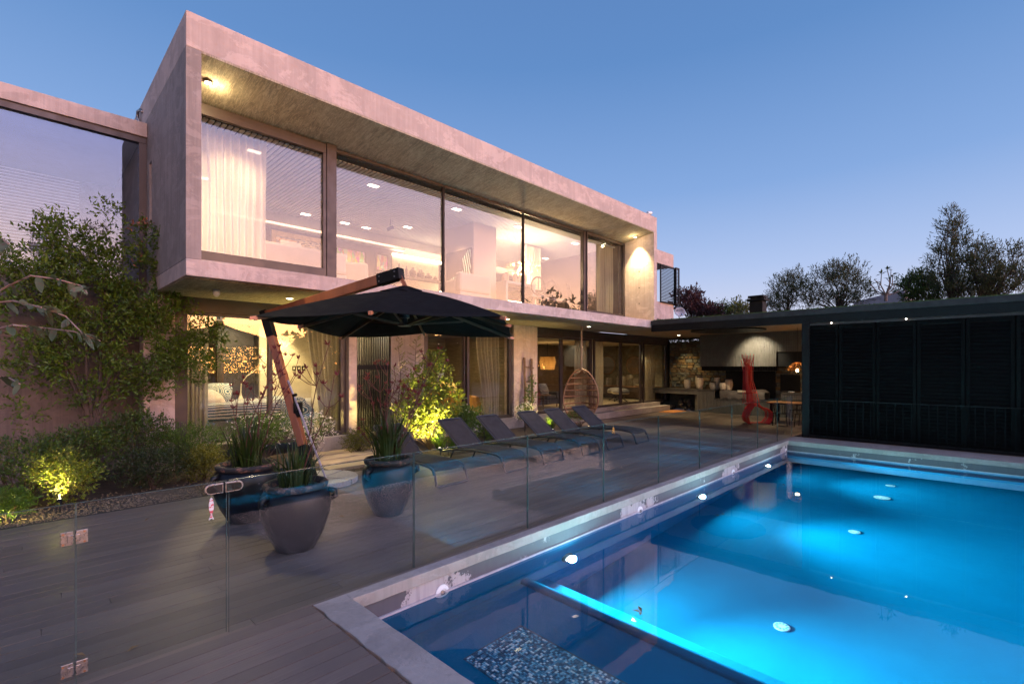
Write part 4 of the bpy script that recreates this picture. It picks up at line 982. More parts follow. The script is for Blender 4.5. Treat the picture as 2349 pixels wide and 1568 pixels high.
# ================================================================== OUTDOOR FURNITURE
# frameless glass fence
FYY = 4.285
gf = thing('glass_pool_fence', 'frameless glass panel fence between the deck and the pool', 'fence', (8, FYY, 0))
fx = [1.16, 2.89, 4.63, 6.36, 8.10, 9.83, 11.57, 13.3, 14.9, 16.3]
for i in range(len(fx)-1):
    MB().box(fx[i]+0.006, fx[i+1]-0.006, FYY-0.006, FYY+0.006, 0.010, 1.205).build('pane', GLF, gf)
    MB().box(fx[i]+0.0055, fx[i]+0.0085, FYY-0.0065, FYY+0.0065, 0.010, 1.205).box(fx[i+1]-0.0085, fx[i+1]-0.0055, FYY-0.0065, FYY+0.0065, 0.010, 1.205).box(fx[i]+0.0086, fx[i+1]-0.0086, FYY-0.0065, FYY+0.0065, 1.2035, 1.2075).build('glass_edge', simple('glass_edge_green', (0.05, 0.075, 0.07), 0.2) if 'glass_edge_green' not in bpy.data.materials else bpy.data.materials['glass_edge_green'], gf)
gt = thing('glass_gate', 'frameless glass gate pane with steel hinges and a rounded latch', 'gate', (0.7, FYY, 0))
MB().box(0.272, 1.148, FYY-0.006, FYY+0.006, 0.02, 1.205).build('pane', GLF, gt)
GE = bpy.data.materials['glass_edge_green']
MB().box(0.268, 0.2715, FYY-0.0062, FYY+0.0062, 0.02, 1.205).box(1.1485, 1.152, FYY-0.0062, FYY+0.0062, 0.02, 1.205).box(0.272, 1.148, FYY-0.0062, FYY+0.0062, 1.2035, 1.2065).build('glass_edge', GE, gt)
MB().box(-3.0, 0.262, FYY-0.006, FYY+0.006, 0.01, 1.205).build('pane', GLF, gf)
MB().box(0.2625, 0.266, FYY-0.0062, FYY+0.0062, 0.01, 1.205).box(-3, 0.262, FYY-0.0062, FYY+0.0062, 1.2035, 1.2065).build('glass_edge', GE, gf)
for v in (1232, 1532):
    c = PY(170.5, v, FYY-0.012); z = c.z; x = c.x
    h = MB().box(x-0.068, x-0.006, FYY-0.022, FYY-0.008, z-0.045, z+0.045).box(x+0.006, x+0.068, FYY-0.022, FYY-0.008, z-0.045, z+0.045).build('hinge', STEEL, gt, bevel=0.003)
    MB().box(x-0.036, x-0.004, FYY-0.032, FYY-0.0225, z-0.024, z+0.024).box(x+0.004, x+0.030, FYY-0.030, FYY-0.0225, z-0.024, z+0.024).build('knuckle', STEEL, h, bevel=0.003)
    m = MB()
    for sx in (-0.055, 0.05):
        for sz in (-0.033, 0.033): m.tube([(x+sx, FYY-0.0221, z+sz), (x+sx, FYY-0.0255, z+sz)], 0.007, 10)
    m.build('screw', simple('rusty_screw', (0.30, 0.14, 0.07), 0.5, 0.6), h)
c = PY(513.5, 1117, FYY-0.012)
def stad(x0, x1, z, r, y0, y1, rl=True):
    m = MB(); pts = []
    if rl: pts = [(x0+r + r*math.cos(a), z + r*math.sin(a)) for a in [math.pi/2 + math.pi*j/10 for j in range(11)]] + [(x1, z-r), (x1, z+r)]
    else: pts = [(x1-r + r*math.cos(a), z + r*math.sin(a)) for a in [-math.pi/2 + math.pi*j/10 for j in range(11)]] + [(x0, z+r), (x0, z-r)]
    n = len(pts); V = [(p[0], y0, p[1]) for p in pts] + [(p[0], y1, p[1]) for p in pts]
    m.add(V, [tuple(range(n)), tuple(range(n, 2*n))[::-1]] + [(i, n+i, n+(i+1) % n, (i+1) % n) for i in range(n)]); return m
lt = stad(c.x-0.135, c.x-0.006, c.z, 0.040, FYY-0.03, FYY-0.0075).build('latch', STEEL, gt, bevel=0.004)
stad(c.x-0.123, c.x-0.014, c.z, 0.030, FYY-0.033, FYY-0.0305).build('latch_face', simple('dark_mirror_steel', (0.16, 0.12, 0.10), 0.12, 0.9), lt)
lt2 = stad(c.x+0.006, c.x+0.135, c.z, 0.040, FYY-0.03, FYY-0.0075, False).build('latch_keeper', STEEL, gf, bevel=0.004)
stad(c.x+0.014, c.x+0.123, c.z, 0.030, FYY-0.033, FYY-0.0305, False).build('keeper_face', bpy.data.materials['dark_mirror_steel'], lt2)
fp = PY(484, 1140, FYY-0.03)
k = N('fish_print'); f = k.noise(26, 3, 0.6, k.map((1, 1, 2))); k.col(k.mix(k.mr(f, 0.52, 0.58), (0.62, 0.58, 0.58), (0.55, 0.06, 0.08))).rough(0.4)
ft = thing('fish_tag', 'little red and white fish shaped tag hanging from the gate latch', 'tag', tuple(fp))
prof = [(0.0, 0.0), (0.010, -0.012), (0.017, -0.05), (0.016, -0.09), (0.006, -0.125), (0.006, -0.135), (0.017, -0.165), (0.016, -0.172), (0.0, -0.160)]
m = MB(); V = [fp + Vector((r, 0, z)) for r, z in prof] + [fp + Vector((-r, 0, z)) for r, z in prof[1:-1]][::-1]
n = len(V); V2 = [v + Vector((0, -0.012, 0)) for v in V]
m.add(V + V2, [tuple(range(n))[::-1], tuple(range(n, 2*n))] + [(i, (i+1) % n, n+(i+1) % n, n+i) for i in range(n)])
m.build('fish', k.m, ft, bevel=0.003); MB().tube([fp + Vector((0, -0.005, 0)), (fp.x, FYY-0.03, c.z-0.03)], 0.0022, 5).build('string', ROPE, ft)

# sun loungers
def make_lounger(label):
    t_ = thing('sun_lounger', label, 'sun lounger', (0, 0, 0), 'sun loungers in a row on the deck')
    W = 0.34
    m = MB()
    m.grid(lambda a, b: ((a-0.5)*2*(W-0.02), 0.06 + 1.30*b, 0.335 + 0.012*math.cos(math.pi*(a-0.5)*2)*0 - 0.018*math.cos(math.pi*(a-0.5)) + 0.035*math.sin(math.pi*b) - (0.06*(1-b*8)**2 if b < 0.125 else 0)), 8, 20)
    m.build('seat_sling', SLING, t_, smooth=True, solid=0.012)
    back = MB(); bh = Vector((0, 1.38, 0.335)); bt = Vector((0, 2.15, 0.88))
    back.grid(lambda a, b: bh.lerp(bt, b) + Vector(((a-0.5)*2*(W-0.02), 0, -0.018*math.cos(math.pi*(a-0.5)))), 8, 10)
    bo = back.build('backrest', SLING, t_, smooth=True, solid=0.012)
    fr = MB()
    fr.tube([bh + Vector((-W, 0, 0)), bt + Vector((-W, -0.03, -0.02)), bt + Vector((-W+0.04, 0.0, 0.0)), bt + Vector((W-0.04, 0, 0)), bt + Vector((W, -0.03, -0.02)), bh + Vector((W, 0, 0))], 0.018, 8)
    fr.build('backrest_frame', FRAMEC, bo)
    f2 = MB()
    for s_ in (-1, 1):
        f2.tube([(s_*W, 1.95, 0.20), (s_*W, 1.38, 0.31), (s_*W, 0.9, 0.345), (s_*W, 0.45, 0.345), (s_*W, 0.18, 0.325), (s_*W, 0.08, 0.285), (s_*W, 0.03, 0.20)], 0.026, 8)
    f2.build('frame', FRAMEC, t_, smooth=True)
    l = MB(); l.tube([(-W, 0.03, 0.22), (-W-0.01, -0.03, 0.03), (-W+0.02, -0.035, 0.018), (W-0.02, -0.035, 0.018), (W+0.01, -0.03, 0.03), (W, 0.03, 0.22)], 0.022, 8)
    l.build('foot_loop', FRAMEC, t_, smooth=True)
    for s_ in (-1, 1): MB().tube([(s_*W, 1.55, 0.28), (s_*(W+0.01), 1.72, 0.0)], 0.020, 8).build('leg', FRAMEC, t_)
    MB().tube([(-W+0.03, 1.85, 0.24), (-W+0.03, 1.90, 0.70)], 0.010, 6).tube([(W-0.03, 1.85, 0.24), (W-0.03, 1.90, 0.70)], 0.010, 6).build('backrest_prop', FRAMEC, t_)
    MB().tube([(-W, 1.92, 0.205), (W, 1.92, 0.205)], 0.014, 6).build('cross_bar', FRAMEC, t_)
    return t_
LL = ['charcoal sun lounger partly hidden behind the right hand black pot', 'charcoal sun lounger second from the pots, low backrest under dry flower stems', 'charcoal sun lounger third from the pots, in front of the bedroom pier', 'charcoal sun lounger fourth from the pots, in front of the branch ladder', 'charcoal sun lounger fifth from the pots, left of the hanging chair', 'charcoal sun lounger last in the row, in front of the hanging chair']
lx = [5.42, 7.06, 8.22, 9.62, 10.70, 12.05]
l0 = make_lounger(LL[0]); l0.location = (lx[0], 6.86, 0)
for i in range(1, 6): dup(l0, (lx[i], 6.86 + random.uniform(-.03, .03), 0), R(random.uniform(-1.5, 1.5)), LL[i])

# glazed pots
def pot(c, h, r, lab):
    t_ = thing('glazed_pot', lab, 'pot', tuple(c), 'black glazed pots on the deck')
    MB().lathe([(r*0.50, 0), (r*0.54, 0.01), (r*0.78, h*0.25), (r*0.95, h*0.50), (r, h*0.68), (r*0.96, h*0.82), (r*0.86, h*0.91)], c, 40).build('body', POT, t_, smooth=True)
    MB().lathe([(r*0.86, h*0.91), (r*0.90, h*0.93), (r*0.92, h*0.975), (r*0.88, h), (r*0.78, h), (r*0.74, h*0.9)], c, 40, cap=False).build('rim', RIM, t_, smooth=True)
    MB().tube([c + Vector((0, 0, h*0.80)), c + Vector((0, 0, h*0.88))], r*0.80, 24).build('soil', SOIL, t_)
    for a in (R(-30), R(75), R(195)):
        d = Vector((math.cos(a), math.sin(a), 0))
        s = d.cross(Vector((0, 0, 1)))
        MB().tube([c + d*r*0.90 + Vector((0, 0, h*0.86)) , c + d*r*1.10 + Vector((0, 0, h*0.83)), c + d*r*1.12 + Vector((0, 0, h*0.76)), c + d*r*0.97 + Vector((0, 0, h*0.72))], 0.035, 10).build('lug', POT, t_, smooth=True)
    return t_
P1 = Vector((2.26, 5.74, 0)); P2 = Vector((2.21, 7.28, 0)); P3 = Vector((3.72, 6.15, 0))
pot(P1, 0.77, 0.385, 'big black glazed pot nearest the gate with a peeling pale rim')
pot(P2, 0.78, 0.42, 'black glazed pot behind the nearest one, holding tall kangaroo paw')
pot(P3, 0.80, 0.37, 'black glazed pot with terracotta rim standing before the first lounger')

# parasol
um = thing('cantilever_parasol', 'black cantilever parasol with reddish timber mast and boom', 'parasol', tuple(DP(8.9, -3.68, 0)))
nl, nr_, fr_, fl_ = PD(582, 725, 6.3), PD(1154, 725, 6.3), PD(1173, 772, 9.3), PD(784, 772, 9.3)
ap = PD(930, 662, 7.8)
mids = [PD(851, 713, 6.32), PD(1166, 743, 7.75), PD(974, 764, 9.3), PD(690, 745, 7.6)]
rim_ = [nl, mids[0], nr_, mids[1], fr_, mids[2], fl_, mids[3]]
m = MB()
for i in range(8):
    a, b = rim_[i], rim_[(i+1) % 8]
    def fn(s, t_, a=a, b=b):
        e = a.lerp(b, s); p = ap.lerp(e, t_)
        sag = 0.055*math.sin(math.pi*s)*t_ - 0.05*math.sin(math.pi*t_)
        # leave hem straight between the tips
        return p - Vector((0, 0, sag*(0.6 if t_ > 0.98 else 1)))
    m.grid(fn, 8, 10)
m.build('canopy', FAB, um, smooth=False, solid=0.006)
vt = MB(); zz = ap
for i in range(8):
    a, b = rim_[i], rim_[(i+1) % 8]
    vt.grid(lambda s, t_, a=a, b=b: ap.lerp(a.lerp(b, s), 0.03 + 0.17*t_) + Vector((0, 0, 0.055 - 0.03*t_ + 0.022*math.sin(s*math.pi*2 + i)*t_)), 6, 4)
vt.build('vent_cap', FAB, um, solid=0.005)
hub = PD(928, 748, 7.8)
hb = MB().lathe([(0.10, 0), (0.11, 0.015), (0.045, 0.03), (0.045, 0.12), (0.075, 0.13), (0.075, 0.26), (0.03, 0.28)], hub, 20).build('hub', simple('grey_hub', (0.06, 0.06, 0.065), 0.35, 0.6), um)
MB().tube([hub + Vector((0, 0, 0.25)), ap + Vector((0, 0, 0.06))], 0.028, 10).build('centre_pole', WOODM, um)
for i, e in enumerate(rim_):
    top = ap + Vector((0, 0, -0.14)); d = e - top
    rb = MB().bar(top + d*0.03, e + Vector((0, 0, -0.035)), 0.028, 0.04).build('rib', WOODD, um)
    MB().bar(top + d*0.5 + Vector((0, 0, -0.05)), hub + Vector((0, 0, 0.03)) + (d*Vector((1, 1, 0))).normalized()*0.08, 0.022, 0.03).build('strut', WOODD, rb)
    MB().bar(e + d.normalized()*(-0.04) + Vector((0, 0, -0.02)), e + d.normalized()*0.05 + Vector((0, 0, -0.02)), 0.04, 0.045).build('tip', simple('copper_tip', (0.45, 0.16, 0.08), 0.4) if 'copper_tip' not in bpy.data.materials else bpy.data.materials['copper_tip'], rb)
mt = PD(610, 724, 9.52); mf = DP(8.9, -3.66, 0.10); ae = PD(905, 632, 7.86)
vx = (mt - mf).normalized(); perp = Vector((A[1], B[1], 0)).cross(vx)
MB().bar(mf.lerp(mt, 0.18), mf.lerp(mt, 0.86), 0.13, 0.16, (A[0], B[0], 0)).build('mast', WOODM, um, bevel=0.012)
MB().bar(mf.lerp(mt, 0.86), mf.lerp(mt, 1.03), 0.145, 0.175, (A[0], B[0], 0)).build('mast_head', BLK, um, bevel=0.008)
MB().bar(mf.lerp(mt, -0.02), mf.lerp(mt, 0.18), 0.145, 0.175, (A[0], B[0], 0)).build('mast_foot', BLK, um, bevel=0.008)
MB().bar(mt, mt.lerp(ae, 0.93), 0.12, 0.17).build('boom', WOODM, um, bevel=0.012)
ec = MB().bar(mt.lerp(ae, 0.90), mt.lerp(ae, 1.045), 0.14, 0.19).build('boom_end_cap', BLK, um, bevel=0.012)
m = MB(); sd_ = (mt.lerp(ae, 1) - mt).normalized().cross(Vector((0, 0, 1))).normalized()
for f_ in (0.92, 1.02):
    for zz_ in (-0.04, 0.04): m.tube([mt.lerp(ae, f_) + sd_*0.068 + Vector((0, 0, zz_)), mt.lerp(ae, f_) + sd_*0.082 + Vector((0, 0, zz_))], 0.012, 8)
m.build('bolt', STEEL, ec)
MB().bar(ap + Vector((0, 0, 0.04)), mt.lerp(ae, 1.03) + Vector((0, 0, 0.0)), 0.06, 0.06, (A[0], B[0], 0)).build('hanger', WOODM, um)
wb = mf.lerp(mt, 0.40); sdv = Vector((A[1], B[1], 0)); nrv = -Vector((A[0], B[0], 0))
cb = MB().obox(wb + sdv*0.12 + nrv*0.04, (0.14, 0.12, 0.28), Matrix((sdv, nrv.cross(sdv) if False else nrv, Vector((0, 0, 1)))).transposed()).build('crank_box', BLK, um, bevel=0.02)
MB().tube([wb + sdv*0.14 + nrv*0.12, wb + sdv*0.15 + nrv*0.2, wb + sdv*0.10 + nrv*0.2 + Vector((0, 0, 0.24)), wb + sdv*0.16 + nrv*0.21 + Vector((0, 0, 0.30))], 0.014, 8).tube([wb + sdv*0.10 + nrv*0.21 + Vector((0, 0, 0.27)), wb + sdv*0.17 + nrv*0.22 + Vector((0, 0, 0.29))], 0.028, 10).build('crank_handle', BLK, cb)
MB().tube([mf.lerp(mt, 0.58) + sdv*0.09 + nrv*0.05, DP(8.55, -3.25, 0.10)], 0.018, 8).build('tilt_rod', simple('lilac_metal', (0.42, 0.37, 0.42), 0.4, 0.4), um)
bs_ = thing('parasol_base', 'round stone slab base under the parasol mast, split in segments', 'parasol base', tuple(DP(8.85, -3.45, 0)))
bc = DP(8.85, -3.45, 0)
for q in range(4):
    pts = [(0.05, 0)] ; a0 = q*math.pi/2 + 0.03 + 0.5; a1 = a0 + math.pi/2 - 0.06
    ring = [bc + Vector((0.62*math.cos(a0 + (a1-a0)*j/10), 0.62*math.sin(a0 + (a1-a0)*j/10), 0.0)) for j in range(11)]
    cen = bc + Vector((0.03*math.cos((a0+a1)/2), 0.03*math.sin((a0+a1)/2), 0))
    V = [cen] + ring; n = len(V); V2 = [v + Vector((0, 0, 0.095)) for v in V]
    MB().add(V + V2, [tuple(range(n))[::-1], tuple(range(n, 2*n))] + [(i, (i+1) % n, n+(i+1) % n, n+i) for i in range(n)]).build('slab_segment', simple('granite', (0.34, 0.31, 0.29), 0.8, 0, 0.2, 30, 0.2, 80) if q == 0 else bpy.data.materials['granite'], bs_, bevel=0.01)

# hanging egg chair
hp = Vector((13.67, 10.11, 3.51)); et = Vector((13.67, 10.11, 2.02)); eb = 0.34
eg = thing('hanging_egg_chair', 'brown rattan egg chair hanging on a jute rope from the soffit', 'hanging chair', (13.67, 10.11, 0.3))
ax = Vector((A[1], B[1], 0)); ay = -Vector((A[0], B[0], 0))      # sideways, and towards the pool
ax = (ax*0.94 + ay*0.30).normalized(); ay = Vector((ax.y, -ax.x, 0)); ay = ay if ay.dot(Vector((A[0], B[0], 0))) < 0 else -ay
hgt = et.z - eb
def halfw(t_):   # t 0 bottom .. 1 top
    return 0.60*(max(0.0, 1 - ((t_-0.30)/0.70)**2)**0.62 if t_ > 0.30 else (0.75 + 0.25*math.sin(t_/0.30*math.pi/2)))
hoop = []
for j in range(41):
    a = j/40
    if a <= 0.5: t_ = a*2; sgn = -1
    else: t_ = (1-a)*2; sgn = 1
    hoop.append(Vector((et.x, et.y, eb + 0.16 + (hgt-0.16)*t_)) + ax*sgn*halfw(t_) + ay*(0.30*(1-t_)**1.5))
m = MB().tube(hoop, 0.026, 8); m.tube([hoop[0], hoop[0] - ax*(-0.25) + Vector((0, 0, -0.10)) + ay*0.05, hoop[-1] + ax*(-0.25) + Vector((0, 0, -0.10)) + ay*0.05, hoop[-1]], 0.026, 8)
m.tube([p + ay*0.04 + Vector((0, 0, 0.0)) for p in hoop[2:-2]], 0.014, 6)
m.build('hoop_frame', RATT, eg)
def shell(t_, s):      # s -1..1 across the back
    w_ = halfw(t_); dep = 0.50*math.cos(s*math.pi/2)**0.8*(1 - t_**3*0.85)
    return Vector((et.x, et.y, eb + 0.16 + (hgt-0.16)*t_)) + ax*s*w_ - ay*(dep - 0.30*(1-t_)**1.5*abs(s))
m = MB()
for t_ in (0.02, 0.10, 0.20, 0.36, 0.50, 0.64, 0.78, 0.90):
    m.tube([shell(t_, -1 + 2*j/16) for j in range(17)], 0.016 if t_ > 0.3 else 0.022, 6)
    m.tube([shell(t_+0.012, -1 + 2*j/16) for j in range(17)], 0.010, 5)
m.build('band', RATT, eg)
m = MB()
for i in range(31):
    s = -0.94 + 1.88*i/30; tmax = 0.97 - 0.35*abs(s)**2.2
    m.tube([shell(tmax*j/8, s) for j in range(9)], 0.0085, 5)
m.build('cane', RATT, eg)
m = MB()
for i in range(26):
    a = math.pi*2*i/26; m.tube([Vector((et.x, et.y, eb+0.16)) + ax*0.60*0.75*math.cos(a) + ay*(0.10 + 0.32*math.sin(a)), Vector((et.x, et.y, eb)) + ax*0.28*math.cos(a) + ay*(0.05 + 0.2*math.sin(a)), Vector((et.x, et.y, eb-0.02)) + ay*0.03], 0.010, 5)
m.tube([Vector((et.x, et.y, eb+0.16)) + ax*0.45*math.cos(a) + ay*(0.10 + 0.32*math.sin(a)) for a in [j*0.26 for j in range(24)]], 0.022, 6, closed=True)
m.build('seat_bowl', RATT, eg)
rp = MB()
for q in range(3):
    rp.tube([hp.lerp(et + Vector((0, 0, -0.02)), j/40) + Vector((0.018*math.cos(j*1.1 + q*2.09), 0.018*math.sin(j*1.1 + q*2.09), 0)) for j in range(41)], 0.016, 6)
for zz_ in (1.99, 2.04, 2.75): rp.tube([Vector((et.x, et.y, zz_)) + Vector((0.035*math.cos(a), 0.035*math.sin(a), 0.012*math.sin(a))) for a in [j*0.8 for j in range(8)]], 0.02, 6, closed=True)
rp.tube([et + Vector((0, 0, 0)), et + ax*0.07 + Vector((0, 0, -0.10)), et + ax*0.11 + Vector((0, 0, -0.16))], 0.014, 6)
rp.build('rope', ROPE, eg)
MB().lathe([(0.04, 0), (0.04, -0.02), (0.012, -0.03), (0.012, -0.08)], (hp.x, hp.y, 3.512), 12).build('ceiling_hook', STEEL, eg)
# branch ladder against the pier
ld = thing('branch_ladder', 'rustic ladder of raw branches leaning on the concrete pier', 'ladder', (PY(1202, 900, 11.3).x, 11.3, 0))
a0, a1 = PY(1203, 820, 11.46), PY(1206, 960, 11.2); b0_, b1_ = PY(1219, 823, 11.46), PY(1222, 958, 11.2)
a1.z = 0.02; b1_.z = 0.02
for (p, q) in ((a0, a1), (b0_, b1_)):
    MB().tube([p.lerp(q, j/8) + Vector((random.uniform(-.012, .012), 0, 0)) for j in range(9)], 0.042, 8).build('rail', WOODT if False else simple('raw_branch', (0.20, 0.12, 0.075), 0.9, 0, 0.3, 14, 0.5, 50) if 'raw_branch' not in bpy.data.materials else bpy.data.materials['raw_branch'], ld)
for t_ in (0.13, 0.34, 0.56, 0.78):
    MB().tube([a0.lerp(a1, t_) + Vector((-0.07, -0.045, 0.0)), b0_.lerp(b1_, t_) + Vector((0.05, -0.045, -0.01))], 0.026, 8).build('rung', bpy.data.materials['raw_branch'], ld)
# ================================================================== INTERIORS
def curtain(name, lab, x0, x1, y, z0, z1, folds, mt_, amp=0.05, gather=0.0, side=0, grp='curtains inside the windows'):
    ph = random.uniform(0, 6)
    def fn(a, b):
        w = 1.0 - gather*math.sin(min(1, (1-b)*1.1)*math.pi/2)**2
        if side > 0: xx = x1 - (x1-x0)*(1-a)*w
        elif side < 0: xx = x0 + (x1-x0)*a*w
        else: xx = x0 + (x1-x0)*a
        yy = y + amp*math.sin(a*folds*2*math.pi + ph + 0.5*math.sin(b*5+a*9)) + 0.4*amp*math.sin(a*folds*4.7 + b*2.0)
        return (xx, yy, z0 + (z1-z0)*b)
    o = MB().grid(fn, int(folds*9), 12).build(name, mt_, smooth=True, loc=((x0+x1)/2, y, z0))
    return tag(o, lab, 'curtain', grp)
# upstairs
curtain('curtain', 'tall white sheer curtain at the left end of the upper window', IX0+0.08, PY(609, 400, 10.8).x, 10.8, 4.0, 6.75, 11, LINEN, 0.06)
curtain('curtain', 'white sheer curtain in the upper dining room left of the thick right mullion', 13.45, 14.35, 12.6, 4.0, 6.7, 8, LINEN, 0.06)
curtain('curtain', 'beige curtain behind the narrow right pane of the upper window', PY(1372, 600, 10.75).x, IX1-0.12, 10.75, 4.0, 6.8, 8, LINEN2, 0.06)
curtain('curtain', 'pale curtain on the back wall of the upper dining room behind the chandelier', 12.7, 13.5, 15.6, 4.0, 6.6, 7, LINEN, 0.05)
lamp('SPOT', (3.1, 11.6, 6.7), 150, W_WARM, 0.06, (3.0, 10.9, 4.8), 100, 0.9, name='spot_light')  # extra spot with no fixture, added to brighten the sheer curtain
def pillow(m, c, sx, sy, sz, rot=0, tilt=0):
    M_ = Matrix.Rotation(rot, 3, 'Z') @ Matrix.Rotation(tilt, 3, 'X'); c = Vector(c)
    def fn(a, b, s):
        x = (a-0.5)*2; y = (b-0.5)*2
        e = max(0, (1-abs(x)**2.6)*(1-abs(y)**2.6))**0.5
        return c + M_ @ Vector((x*sx/2*(1-0.08*y*y), y*sy/2*(1-0.08*x*x), s*sz/2*e))
    m.grid(lambda a, b: fn(a, b, 1), 10, 10); m.grid(lambda a, b: fn(1-a, b, -1), 10, 10); return m
def sofa(name, lab, c, w, d, h, rot, mt_, legs=DARKW):
    t_ = thing(name, lab, 'sofa', (0, 0, 0))
    MB().box(-w/2, w/2, -d/2, d/2, 0.12, 0.34).build('base', mt_, t_, bevel=0.04)
    MB().box(-w/2, w/2, d/2-0.24, d/2, 0.342, h).build('backrest', mt_, t_, bevel=0.07)
    for s in (-1, 1): MB().box(s*w/2-0.11*(s+1), s*w/2+0.11*(1-s), -d/2, d/2-0.25, 0.342, h*0.78).build('arm', mt_, t_, bevel=0.06)
    n = 2 if w < 2.2 else 3; ww = (w-0.5)/n
    for i in range(n): MB().box(-w/2+0.25+i*ww+0.01, -w/2+0.25+(i+1)*ww-0.01, -d/2+0.02, d/2-0.26, 0.345, 0.50).build('seat_cushion', mt_, t_, bevel=0.05)
    for (sx, sy) in ((-1,-1),(1,-1),(1,1),(-1,1)): MB().tube([(sx*(w/2-0.12), sy*(d/2-0.12), 0.12), (sx*(w/2-0.12), sy*(d/2-0.12), 0)], 0.03, 8).build('leg', legs, t_)
    t_.location = c; t_.rotation_euler.z = rot; return t_
sofa('cream_sofa', 'cream sofa seen from behind beside the sheer curtain upstairs', (4.5, 11.7, 3.98), 2.3, 0.95, 0.86, R(180), SOFA)
m = MB(); pillow(m, (4.45, 11.5, 4.80), 0.55, 0.40, 0.20, 0.2, R(70)); tag(m.build('fluffy_throw', SOFA, smooth=True, loc=(4.45, 11.5, 4.8)), 'fluffy cream cushion on the back of the upstairs sofa', 'cushion')
sofa('armchair', 'pale ribbed armchair upstairs in front of the long shelf', (6.35, 12.6, 3.98), 1.1, 0.9, 0.9, R(150), SOFA)
sofa('armchair', 'cream armchair with a draped throw before the zebra picture', (9.75, 11.6, 3.98), 1.30, 0.9, 0.92, R(182), SOFA)
ct = thing('coffee_table', 'low dark coffee table beside the pale ribbed armchair upstairs', 'table', (7.0, 11.6, 3.98))
MB().box(6.6, 7.4, 11.35, 11.9, 4.38, 4.42).build('tabletop', DARKW, ct)
for (x, y) in ((6.65, 11.4), (7.35, 11.4), (6.65, 11.85), (7.35, 11.85)): MB().box(x-0.025, x+0.025, y-0.025, y+0.025, 3.98, 4.379).build('leg', DARKW, ct)
# pictures
k = N('abstract_print'); v = k.map((1.6, 1, 5)); f = k.noise(2.3, 4, 0.6, v, 0.5); zz_ = k.n.new('ShaderNodeSeparateXYZ'); k.link(k.pos(), zz_.inputs[0])
rmp = k.n.new('ShaderNodeValToRGB'); e = rmp.color_ramp.elements
for q, (p, c) in enumerate(((0.30, (0.55, 0.12, 0.02)), (0.42, (0.80, 0.74, 0.62)), (0.50, (0.02, 0.03, 0.22)), (0.60, (0.75, 0.70, 0.60)), (0.70, (0.03, 0.06, 0.45)))):
    el = e[q] if q < 2 else e.new(p)
    el.position = p; el.color = (*c, 1)
k.link(f, rmp.inputs[0]); low = k.mr(zz_.outputs[2], 5.42, 5.55)
k.col(k.mix(low, (0.62, 0.07, 0.015), rmp.outputs[0])).rough(0.5); ABST = k.m
def picture(lab, x0, x1, z0, z1, mt_, fr=0.10, y=15.9, frm=None):
    t_ = thing('framed_picture', lab, 'picture', ((x0+x1)/2, y, (z0+z1)/2))
    frm = frm or simple('champagne_frame', (0.50, 0.40, 0.28), 0.5)
    MB().box(x0, x1, y-0.05, y, z1-fr, z1).box(x0, x1, y-0.05, y, z0, z0+fr).box(x0, x0+fr, y-0.05, y, z0+fr, z1-fr).box(x1-fr, x1, y-0.05, y, z0+fr, z1-fr).build('frame', frm, t_)
    MB().box(x0+fr, x1-fr, y-0.03, y-0.02, z0+fr, z1-fr).build('print', mt_, t_)
picture('large abstract picture in blue, white and red in a champagne frame upstairs', 5.5, 7.35, 5.15, 6.32, ABST, 0.14)
k = N('book_blocks'); vo = k.n.new('ShaderNodeTexVoronoi'); vo.inputs['Scale'].default_value = 7; k.link(k.map((1.4, 1, 0.7)), vo.inputs[0]); k.col(k.mix(0.45, vo.outputs['Color'], (0.30, 0.22, 0.16))).rough(0.8)
picture('upright framed collage upstairs, upper one left of the lit shelf', 9.06, 9.60, 5.55, 6.20, k.m, 0.05, 15.88, DARKW)
picture('small framed collage upstairs, lower one left of the lit shelf', 9.06, 9.60, 4.90, 5.48, k.m, 0.05, 15.88, DARKW)
picture('wide framed print with a row of dark book spines above the ribbed armchair', 7.55, 8.66, 5.25, 6.17, k.m, 0.04, 15.86, DARKW)
zb = thing('zebra_picture', 'dark picture of a striped zebra lit on the partition wall upstairs', 'picture', (10.35, 12.7, 5.4))
MB().box(10.32, 10.348, 12.0, 13.35, 4.75, 5.95).build('backing', simple('picture_brown', (0.10, 0.065, 0.06), 0.6), zb)
k = N('zebra_stripes'); wv = k.n.new('ShaderNodeTexWave'); wv.inputs['Scale'].default_value = 3.4; wv.inputs['Distortion'].default_value = 3.0; k.link(k.map((0, 1, 0.8), None, (0.3, 0, 1.2)), wv.inputs[0])
k.col(k.mix(k.mr(wv.outputs['Fac'], 0.45, 0.55), (0.03, 0.03, 0.03), (0.62, 0.72, 0.62))).rough(0.6)
zp = [(12.06, 5.90), (12.16, 5.92), (12.30, 5.80), (12.52, 5.62), (12.42, 5.52), (12.40, 5.30), (12.62, 5.16), (12.95, 5.10), (13.32, 5.00), (13.32, 4.78), (12.9, 4.80), (12.4, 4.92), (12.1, 5.08), (12.04, 5.4)]
V = [(10.319, a, b) for a, b in zp]; V2 = [(10.312, a, b) for a, b in zp]; n = len(V)
zo = MB().add(V + V2, [tuple(range(n))[::-1], tuple(range(n, 2*n))] + [(i, (i+1) % n, n+(i+1) % n, n+i) for i in range(n)]).build('zebra', k.m, zb)
lamp('SPOT', (9.3, 12.6, 6.7), 60, W_WARM, 0.05, (10.35, 12.6, 5.3), 50, 0.8, name='picture_light')
